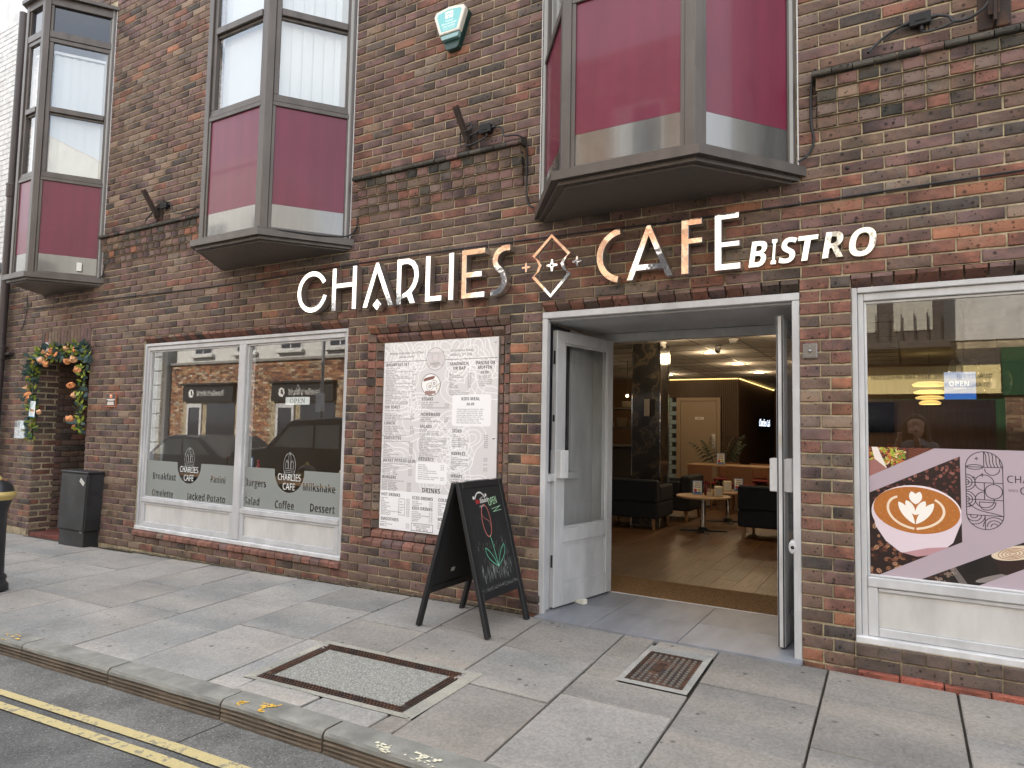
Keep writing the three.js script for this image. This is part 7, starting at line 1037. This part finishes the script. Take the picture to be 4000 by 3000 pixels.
const brightBricks = [[0.42, 0.20, 0.105], [0.37, 0.16, 0.085], [0.46, 0.27, 0.145], [0.30, 0.15, 0.095], [0.48, 0.31, 0.19], [0.55, 0.44, 0.32], [0.20, 0.10, 0.07]];
{ // travel shop: brick ground floor with dark fascias, white upper storeys
  const o = thing('travel_shop', 'brick shop with dark fascias and white painted upper floor across the street', 'shop building');
  const X0 = -18.2, X1 = -5.7, yS = 3.36; const wp = std({ color: lin(0.78, 0.77, 0.72), map: paintMap, bumpMap: mortarBump, bumpScale: 0.003, roughness: 0.7 });
  part('wall_core', new Soup().box(X0, X1, -0.6, yS, OZ, OZ + 6).geo(1), M.mortar, o);
  farBricks(o, X0, X1, -0.35, yS - 0.05, [[-17.35, -14.6, -1, 2.62], [-12.85, -10.1, -1, 2.55]], brightBricks, 21);
  part('string_course', new Soup().box(X0, X1, yS - 0.06, yS + 0.02, OZ - 0.07, OZ - 0.001).geo(), std({ color: lin(0.25, 0.24, 0.22), roughness: 0.8 }), o);
  part('upper_wall', new Soup().box(X0 + 0.3, X1, yS + 0.021, 9.2, OZ - 0.01, OZ + 6).geo(1), wp, o);
  for (const x of [-16.4, -14.2, -12.1, -10.0, -7.8]) for (const y of [3.62, 6.2]) { const w = grp('window', o); part('frame', new Soup().box(x - 0.48, x + 0.48, y, y + 1.35, OZ - 0.03, OZ - 0.011).geo(), M.whiteTrim, w); part('pane', new Soup().box(x - 0.42, x + 0.42, y + 0.06, y + 1.3, OZ - 0.042, OZ - 0.031).geo(), M.darkPane, w); part('sill', new Soup().box(x - 0.58, x + 0.58, y - 0.10, y - 0.001, OZ - 0.14, OZ - 0.011, 0.01).geo(), wp, w); part('glazing_bar', new Soup().box(x - 0.02, x + 0.02, y + 0.06, y + 1.3, OZ - 0.05, OZ - 0.043).geo(), M.whiteTrim, w); }
  const ft = canvasTex(1024, 180, (g, w, h) => { g.fillStyle = '#1b1b1c'; g.fillRect(0, 0, w, h); g.fillStyle = '#e6e4df'; fitText(g, 'Traveller\'s World', 170, 118, 560, 92, 'sans-serif'); g.beginPath(); g.arc(850, 88, 52, 0, 7); g.fill(); g.fillStyle = '#1b1b1c'; g.beginPath(); g.ellipse(842, 84, 18, 34, 0.4, 0, 7); g.fill(); });
  for (const [a, b] of [[-17.3, -14.65], [-12.8, -10.15]]) { const f = grp('shopfront', o); part('fascia', new Soup().box(a, b, 2.02, 2.56, OZ - 0.12, OZ - 0.001).geo(), M.blackMatte, f); const pl = new THREE.PlaneGeometry(b - a - 0.02, 0.5); pl.rotateY(Math.PI); pl.translate((a + b) / 2, 2.29, OZ - 0.122); part('lettering', pl, std({ map: ft, roughness: 0.5 }), f); part('stall', new Soup().box(a, b, -0.5, 2.0, OZ + 0.02, OZ + 0.1).geo(), M.black, f); part('shop_pane', new Soup().box(a + 1.2, b, 0.4, 1.98, OZ - 0.02, OZ - 0.005).geo(), M.darkPane, f); part('door_frame', new Soup().box(a + 0.15, a + 0.25, -0.45, 1.95, OZ - 0.05, OZ).box(a + 0.85, a + 0.95, -0.45, 1.95, OZ - 0.05, OZ).box(a + 0.25, a + 0.85, 1.82, 1.95, OZ - 0.05, OZ).box(a + 0.25, a + 0.85, 0.2, 0.3, OZ - 0.05, OZ).geo(), M.whiteTrim, f); part('door_pane', new Soup().box(a + 0.25, a + 0.85, 0.3, 1.82, OZ - 0.03, OZ - 0.01).geo(), M.darkPane, f); part('awning_box', new Soup().box(a - 0.05, b + 0.05, 2.57, 2.64, OZ - 0.2, OZ - 0.001, 0.01).geo(), M.blackMatte, f); }
  for (const x of [-13.9, -11.0, -17.6]) part('sign_hook', cable([[x, 3.1, OZ], [x, 3.12, OZ - 0.25], [x + 0.05, 3.0, OZ - 0.3]], 0.014), M.black, o); 
  part('parapet', new Soup().box(X0, X1, 9.2, 9.4, OZ - 0.08, OZ + 6).geo(), wp, o);
}
{ const o = thing('pale_house', 'pale rendered house with quoins left of the travel shop', 'house'); const m = std({ color: lin(0.50, 0.52, 0.53), map: paintMap, roughness: 0.8 }); part('wall', new Soup().box(-34, -18.25, -0.6, 8.8, OZ - 0.3, OZ + 6).geo(), m, o); for (let k = 0; k < 18; k++) part('quoin', new Soup().box(-18.9 + (k & 1 ? 0.12 : 0), -18.24, -0.4 + k * 0.5, 0.06 + k * 0.5, OZ - 0.345, OZ - 0.301, 0.015).geo(), m, o); for (const x of [-21, -24, -27.5]) for (const y of [0.5, 3.6, 6.2]) { const w = grp('window', o); part('pane', new Soup().box(x - 0.5, x + 0.5, y, y + 1.5, OZ - 0.32, OZ - 0.301).geo(), M.darkPane, w); part('frame', new Soup().box(x - 0.56, x - 0.5, y, y + 1.5, OZ - 0.34, OZ - 0.301).box(x + 0.5, x + 0.56, y, y + 1.5, OZ - 0.34, OZ - 0.301).box(x - 0.56, x + 0.56, y - 0.08, y, OZ - 0.36, OZ - 0.301).geo(), M.whiteTrim, w); } }
{ // middle houses, their sunlit fronts light the street
  const o = thing('orange_brick_house', 'sunlit orange brick house with white framed windows across the street', 'house');
  part('wall_core', new Soup().box(-5.68, 0.75, -0.6, 9.5, OZ, OZ + 6).geo(1), M.mortar, o); const holes = []; for (const x of [-4.6, -2.5, -0.4]) for (const y of [3.9, 6.7]) holes.push([x - 0.55, x + 0.55, y - 0.1, y + 1.5]);
  farBricks(o, -5.68, 0.75, 2.6, 9.45, holes, brightBricks, 22);
  part('shop_band', new Soup().box(-5.6, 0.7, -0.5, 2.55, OZ - 0.06, OZ - 0.001).geo(1), std({ color: lin(0.50, 0.48, 0.44), map: paintMap, roughness: 0.7 }), o);
  for (const x of [-4.2, -1.4]) { const f = grp('shopfront', o); part('pane', new Soup().box(x - 0.95, x + 0.95, 0.3, 2.0, OZ - 0.075, OZ - 0.061).geo(), M.darkPane, f); part('fascia', new Soup().box(x - 1.2, x + 1.2, 2.08, 2.5, OZ - 0.12, OZ - 0.061).geo(), std({ color: lin(0.06, 0.07, 0.09), roughness: 0.5 }), f); }
  for (const [a, b, c, d] of holes) { const w = grp('window', o); part('frame', new Soup().box(a, b, c + 0.1, d, OZ - 0.02, OZ - 0.001).geo(), M.whiteTrim, w); part('pane', new Soup().box(a + 0.08, b - 0.08, c + 0.18, d - 0.08, OZ - 0.035, OZ - 0.021).geo(), M.darkPane, w); part('curtain', new Soup().box(a + 0.1, a + 0.42, c + 0.2, d - 0.1, OZ - 0.040, OZ - 0.036).geo(), M.blind, w); part('sill', new Soup().box(a - 0.08, b + 0.08, c, c + 0.09, OZ - 0.12, OZ - 0.001, 0.01).geo(), M.whiteTrim, w); }
}
{ // furniture shop opposite the poster window
  const o = thing('furniture_shop', 'furniture shop with cream fascia and dark green front across the street', 'shop building');
  part('wall_core', new Soup().box(0.8, 16, -0.6, 9.3, OZ, OZ + 6).geo(1), M.mortar, o);
  farBricks(o, 5.85, 10.5, -0.3, 2.1, [], [[0.26, 0.16, 0.10], [0.22, 0.12, 0.08], [0.30, 0.2, 0.12]], 23, 'pier_bricks');
  part('upper_wall', new Soup().box(0.8, 16, 3.05, 9.25, OZ - 0.03, OZ - 0.0005).geo(1), std({ color: lin(0.70, 0.68, 0.62), map: paintMap, roughness: 0.75 }), o);
  part('green_front', new Soup().box(0.8, 5.84, -0.5, 2.06, OZ - 0.02, OZ - 0.0005).box(5.8, 7.6, 2.061, 2.9, OZ - 0.05, OZ - 0.0005).geo(), std({ color: lin(0.012, 0.07, 0.03), roughness: 0.4 }), o);
  part('dark_cornice', new Soup().box(0.8, 5.79, 2.061, 2.9, OZ - 0.05, OZ - 0.0005).geo(), std({ color: lin(0.05, 0.043, 0.036), roughness: 0.6 }), o);
  part('shop_pane', new Soup().box(2.8, 5.7, 0.1, 1.98, OZ - 0.035, OZ - 0.021).geo(), M.darkPane, o);
  const t = canvasTex(1400, 360, (g, w, h) => { g.fillStyle = '#e3d193'; g.fillRect(0, 0, w, h); g.fillStyle = '#20211f'; fitText(g, 'QUALITY FURNITURE, BEDS AND UPHOLSTERY', 80, 165, 1260, 74, 'sans-serif', 'bold'); fitText(g, 'ESTABLISHED 1907', 80, 275, 540, 74, 'sans-serif', 'bold'); });
  const sg = new THREE.PlaneGeometry(2.1, 0.50); sg.rotateY(Math.PI); sg.translate(4.73, 2.34, OZ - 0.132); part('sign_board', new Soup().box(3.68, 5.78, 2.09, 2.59, OZ - 0.13, OZ - 0.051).geo(), std({ color: 0xe3d193, roughness: 0.6 }), o); part('sign_print', sg, std({ map: t, roughness: 0.55 }), o);
  part('sale_lettering', (() => { const q = new THREE.PlaneGeometry(0.9, 0.4); q.rotateY(Math.PI); q.translate(4.15, 1.0, OZ - 0.037); return q; })(), std({ transparent: true, roughness: 0.5, map: canvasTex(256, 110, (g, w, h) => { g.clearRect(0, 0, w, h); g.strokeStyle = '#c0402f'; g.lineWidth = 6; g.font = 'bold 96px sans-serif'; g.strokeText('Sale', 30, 86); }) }), o);
  // jettied bay with railings
  const bm = std({ color: lin(0.045, 0.035, 0.03), roughness: 0.6 }); part('bay', new Soup().box(3.2, 4.95, 3.0, 5.6, OZ - 0.55, OZ - 0.031).box(3.1, 5.05, 2.86, 3.0, OZ - 0.65, OZ - 0.031, 0.02).geo(), bm, o); for (const x of [3.62, 4.48]) part('bay_pane', new Soup().box(x - 0.30, x + 0.30, 3.2, 5.2, OZ - 0.57, OZ - 0.551).geo(), std({ color: lin(0.45, 0.43, 0.36), roughness: 0.3 }), o); for (let k = 0; k < 9; k++) part('railing_bar', rod([3.3 + k * 0.2, 3.02, OZ - 0.64], [3.3 + k * 0.2, 3.5, OZ - 0.64], 0.012, 0.012, 6), M.black, o);
}
{ // lamp post with parking plate
  const o = thing('sign_post', 'grey street post with small parking plate across the street', 'sign post', [-8.95, 0, 8.3]); part('post', rod([0, -0.35, 0], [0, 4.6, 0], 0.05, 0.04, 14), std({ color: lin(0.30, 0.31, 0.32), roughness: 0.5, metalness: 0.4 }), o); part('plate', new Soup().box(-0.16, 0.16, 1.65, 2.15, -0.065, -0.05, 0.003).geo(), M.whiteTrim, o); }
function car(name, label, x, z, len, wid, hgt, col, prof, glassProf) { // nose towards -x
  const o = thing(name, label, 'car', [x, roadY(x), z]); const paintM = phy({ color: col, roughness: 0.5, clearcoat: 0.35, clearcoatRoughness: 0.1, metalness: 0.0 });
  const body = new THREE.ExtrudeGeometry(P2(prof), { depth: wid - 0.12, bevelEnabled: true, bevelThickness: 0.06, bevelSize: 0.05, bevelOffset: -0.05, bevelSegments: 3 }); body.translate(0, 0, -wid / 2 + 0.06); part('body', flat(body), paintM, o);
  for (const p of glassProf) for (const s of [-1, 1]) { const g = new THREE.ExtrudeGeometry(P2(p), { depth: 0.012, bevelEnabled: false }); g.translate(0, 0, s * (wid / 2 + 0.002) - 0.006); part('side_window', flat(g), phy({ color: lin(0.30, 0.31, 0.30), roughness: 0.08 }), o); }
  const wx = [len * 0.20, len * 0.79]; for (const q of wx) for (const s of [-1, 1]) { const w = grp('wheel', o); const t = new THREE.TorusGeometry(0.27, 0.09, 12, 28); t.translate(q, 0.36, s * (wid / 2 - 0.09)); part('tyre', t, M.rubber, w); const r = new THREE.CylinderGeometry(0.21, 0.21, 0.10, 20); r.rotateX(Math.PI / 2); r.translate(q, 0.36, s * (wid / 2 - 0.07)); part('rim', r, M.brushed, w); }
  for (const s of [-1, 1]) { part('headlight', new Soup().box(0.02, 0.16, 0.62, 0.76, s * wid * 0.36 - 0.14, s * wid * 0.36 + 0.14, 0.03).geo(), phy({ color: lin(0.6, 0.62, 0.65), roughness: 0.1 }), o); part('tail_light', new Soup().box(len - 0.12, len + 0.005, 0.75, 1.0, s * wid * 0.42 - 0.08, s * wid * 0.42 + 0.08, 0.02).geo(), std({ color: lin(0.25, 0.01, 0.01), roughness: 0.2 }), o); }
  return o;
}
car('parked_suv', 'dark boxy off-road car parked across the street', -9.2, 6.65, 4.7, 1.9, 1.85, lin(0.012, 0.014, 0.02), [[0.02, 0.34], [0, 0.8], [0.12, 1.05], [1.25, 1.16], [1.95, 1.72], [2.1, 1.78], [3.3, 1.84], [4.45, 1.82], [4.68, 1.2], [4.7, 0.4], [4.5, 0.32], [0.2, 0.28]], [[[1.55, 1.18], [2.02, 1.62], [2.75, 1.66], [2.75, 1.18]], [[2.82, 1.18], [2.82, 1.66], [3.5, 1.68], [3.5, 1.18]], [[3.58, 1.18], [3.58, 1.68], [4.35, 1.66], [4.45, 1.22]]]);
car('parked_saloon', 'low dark blue car parked ahead of the off-road car', -13.75, 6.7, 4.4, 1.78, 1.45, lin(0.012, 0.02, 0.035), [[0.03, 0.28], [0, 0.62], [0.2, 0.8], [1.2, 0.93], [1.95, 1.38], [2.3, 1.45], [3.3, 1.42], [4.1, 1.0], [4.36, 0.95], [4.4, 0.45], [4.2, 0.28], [0.2, 0.22]], [[[1.45, 0.95], [2.05, 1.32], [2.65, 1.36], [2.65, 0.95]], [[2.72, 0.95], [2.72, 1.36], [3.25, 1.33], [3.75, 1.0]]]);

// ---------------------------------------------------------------- the person taking the picture (mirrored in the poster window)
{
  const o = thing('person', 'person in a patterned grey shirt and dark trousers holding up a phone', 'person', [4.45, roadY(4.4), 4.86]);
  const { MarchingCubes } = await import('three/addons/objects/MarchingCubes.js');
  const smin = (a, b, k) => { const h = Math.max(k - Math.abs(a - b), 0) / k; return Math.min(a, b) - h * h * k * 0.25; };
  const cap = (p, a, b, r0, r1) => { const ba = [b[0] - a[0], b[1] - a[1], b[2] - a[2]], pa = [p[0] - a[0], p[1] - a[1], p[2] - a[2]], t = clamp((pa[0] * ba[0] + pa[1] * ba[1] + pa[2] * ba[2]) / (ba[0] * ba[0] + ba[1] * ba[1] + ba[2] * ba[2]), 0, 1); return Math.hypot(pa[0] - ba[0] * t, pa[1] - ba[1] * t, pa[2] - ba[2] * t) - lerp(r0, r1, t); };
  function mesh(bones, c, half, res, k, shift) { // isosurface of tapered capsules; box centre c, half size
    const mc = new MarchingCubes(res, new THREE.MeshStandardMaterial(), false, false, 60000); mc.isolation = 0; const q = [0, 0, 0];
    for (let z = 0; z < res; z++) for (let y = 0; y < res; y++) for (let x = 0; x < res; x++) { q[0] = c[0] + (x / res * 2 - 1) * half; q[1] = c[1] + (y / res * 2 - 1) * half; q[2] = c[2] + (z / res * 2 - 1) * half; let d = 9; for (const b of bones) d = smin(d, cap(q, ...b), k); mc.field[z * res * res + y * res + x] = -d; }
    mc.update(); const n = mc.count, g = new THREE.BufferGeometry(); const P = new Float32Array(mc.positionArray.slice(0, n * 3)), N = new Float32Array(mc.normalArray.slice(0, n * 3)); for (let i = 0; i < n; i++) for (let a = 0; a < 3; a++) P[3 * i + a] = c[a] + P[3 * i + a] * half; g.setAttribute('position', new THREE.BufferAttribute(P, 3)); g.setAttribute('normal', new THREE.BufferAttribute(N, 3)); return boxUV(g);
  }
  const skin = std({ color: lin(0.42, 0.25, 0.18), roughness: 0.6 }), hairM = std({ color: lin(0.035, 0.028, 0.026), roughness: 0.7 }), shirt = std({ color: lin(0.20, 0.20, 0.21), map: brickMap, roughness: 0.9 }), trouser = std({ color: lin(0.02, 0.022, 0.03), roughness: 0.9 });
  const hy = 1.47, ph = [-0.083, hy, -0.485];           // phone, just behind the lens
  part('body', mesh([[[0, 1.40, 0], [0, 1.49, -0.02], 0.055, 0.05], [[0, 1.60, -0.03], [0, 1.55, -0.05], 0.098, 0.08], [[0, 1.52, -0.075], [0, 1.50, -0.085], 0.055, 0.05], [[0, 1.575, -0.145], [0, 1.55, -0.15], 0.012, 0.017], [[-0.095, 1.57, -0.02], [-0.095, 1.55, -0.02], 0.02, 0.018], [[0.095, 1.57, -0.02], [0.095, 1.55, -0.02], 0.02, 0.018]], [0, 1.52, -0.03], 0.24, 56, 0.04), skin, o);
  part('hair', mesh([[[0, 1.64, 0.01], [0, 1.60, 0.03], 0.105, 0.115], [[-0.085, 1.62, -0.01], [-0.12, 1.40, -0.01], 0.05, 0.045], [[0.085, 1.62, -0.01], [0.12, 1.40, -0.01], 0.05, 0.045], [[0, 1.55, 0.08], [0, 1.40, 0.07], 0.08, 0.09]], [0, 1.53, 0.03], 0.30, 48, 0.05), hairM, o);
  part('shirt', mesh([[[-0.14, 1.34, 0], [0.14, 1.34, 0], 0.075, 0.075], [[0, 1.32, 0], [0, 0.95, 0], 0.15, 0.14], [[-0.07, 1.2, 0], [-0.08, 0.92, 0], 0.12, 0.12], [[0.07, 1.2, 0], [0.08, 0.92, 0], 0.12, 0.12], [[-0.18, 1.33, 0], [-0.26, 1.13, -0.12], 0.06, 0.052], [[-0.26, 1.13, -0.12], [-0.18, 1.36, -0.36], 0.05, 0.038], [[0.18, 1.33, 0], [0.24, 1.13, -0.12], 0.06, 0.052], [[0.24, 1.13, -0.12], [0.06, 1.36, -0.36], 0.05, 0.038]], [0, 1.12, -0.1], 0.5, 64, 0.05), shirt, o);
  part('trousers', mesh([[[-0.09, 0.93, 0], [-0.10, 0.50, -0.02], 0.10, 0.065], [[-0.10, 0.50, -0.02], [-0.11, 0.10, 0.03], 0.062, 0.045], [[0.09, 0.93, 0], [0.10, 0.50, -0.02], 0.10, 0.065], [[0.10, 0.50, -0.02], [0.11, 0.10, 0.03], 0.062, 0.045], [[-0.06, 0.95, 0], [0.06, 0.95, 0], 0.13, 0.13]], [0, 0.55, 0], 0.62, 60, 0.05), trouser, o);
  for (const s of [-1, 1]) part('shoe', mesh([[[s * 0.11, 0.05, 0.05], [s * 0.12, 0.04, -0.14], 0.048, 0.038]], [s * 0.115, 0.06, -0.04], 0.2, 30, 0.02), M.blackMatte, o);
  const finger = (s, b) => [[[ph[0] + s * 0.085, b, ph[2] + 0.03], [ph[0] + s * 0.095, b + 0.004, ph[2] - 0.012], 0.009, 0.008], [[ph[0] + s * 0.095, b + 0.004, ph[2] - 0.012], [ph[0] + s * 0.06, b + 0.006, ph[2] - 0.016], 0.008, 0.007]];
  for (const s of [-1, 1]) { const px = ph[0] + s * 0.085; part('hand', mesh([[[px + s * 0.012, hy - 0.10, ph[2] + 0.10], [px + s * 0.005, hy - 0.045, ph[2] + 0.045], 0.030, 0.032], [[px, hy - 0.04, ph[2] + 0.04], [px, hy + 0.01, ph[2] + 0.03], 0.024, 0.016], ...[0.030, 0.008, -0.014, -0.034].flatMap(q => finger(s, hy + q)), [[px - s * 0.005, hy - 0.035, ph[2] + 0.05], [px - s * 0.045, hy - 0.005, ph[2] + 0.022], 0.011, 0.009]], [px, hy - 0.03, ph[2] + 0.04], 0.12, 48, 0.008), skin, o); }
  const p = thing('phone', 'black phone held sideways by the person', 'phone', [4.45 + ph[0], roadY(4.4) + hy, 4.86 + ph[2]]); part('case', new Soup().box(-0.076, 0.076, -0.036, 0.036, -0.0045, 0.0045, 0.003).geo(), M.black, p); part('screen', new Soup().box(-0.072, 0.072, -0.033, 0.033, 0.0046, 0.0052).geo(), M.darkPane, p); part('lens_ring', moved(lathe([[0.004, 0.002], [0.007, 0.002], [0.007, 0]], 14), 0.06, 0.02, -0.0046, 0, -Math.PI / 2), M.brushed, p);
}

renderer.render(scene, camera);
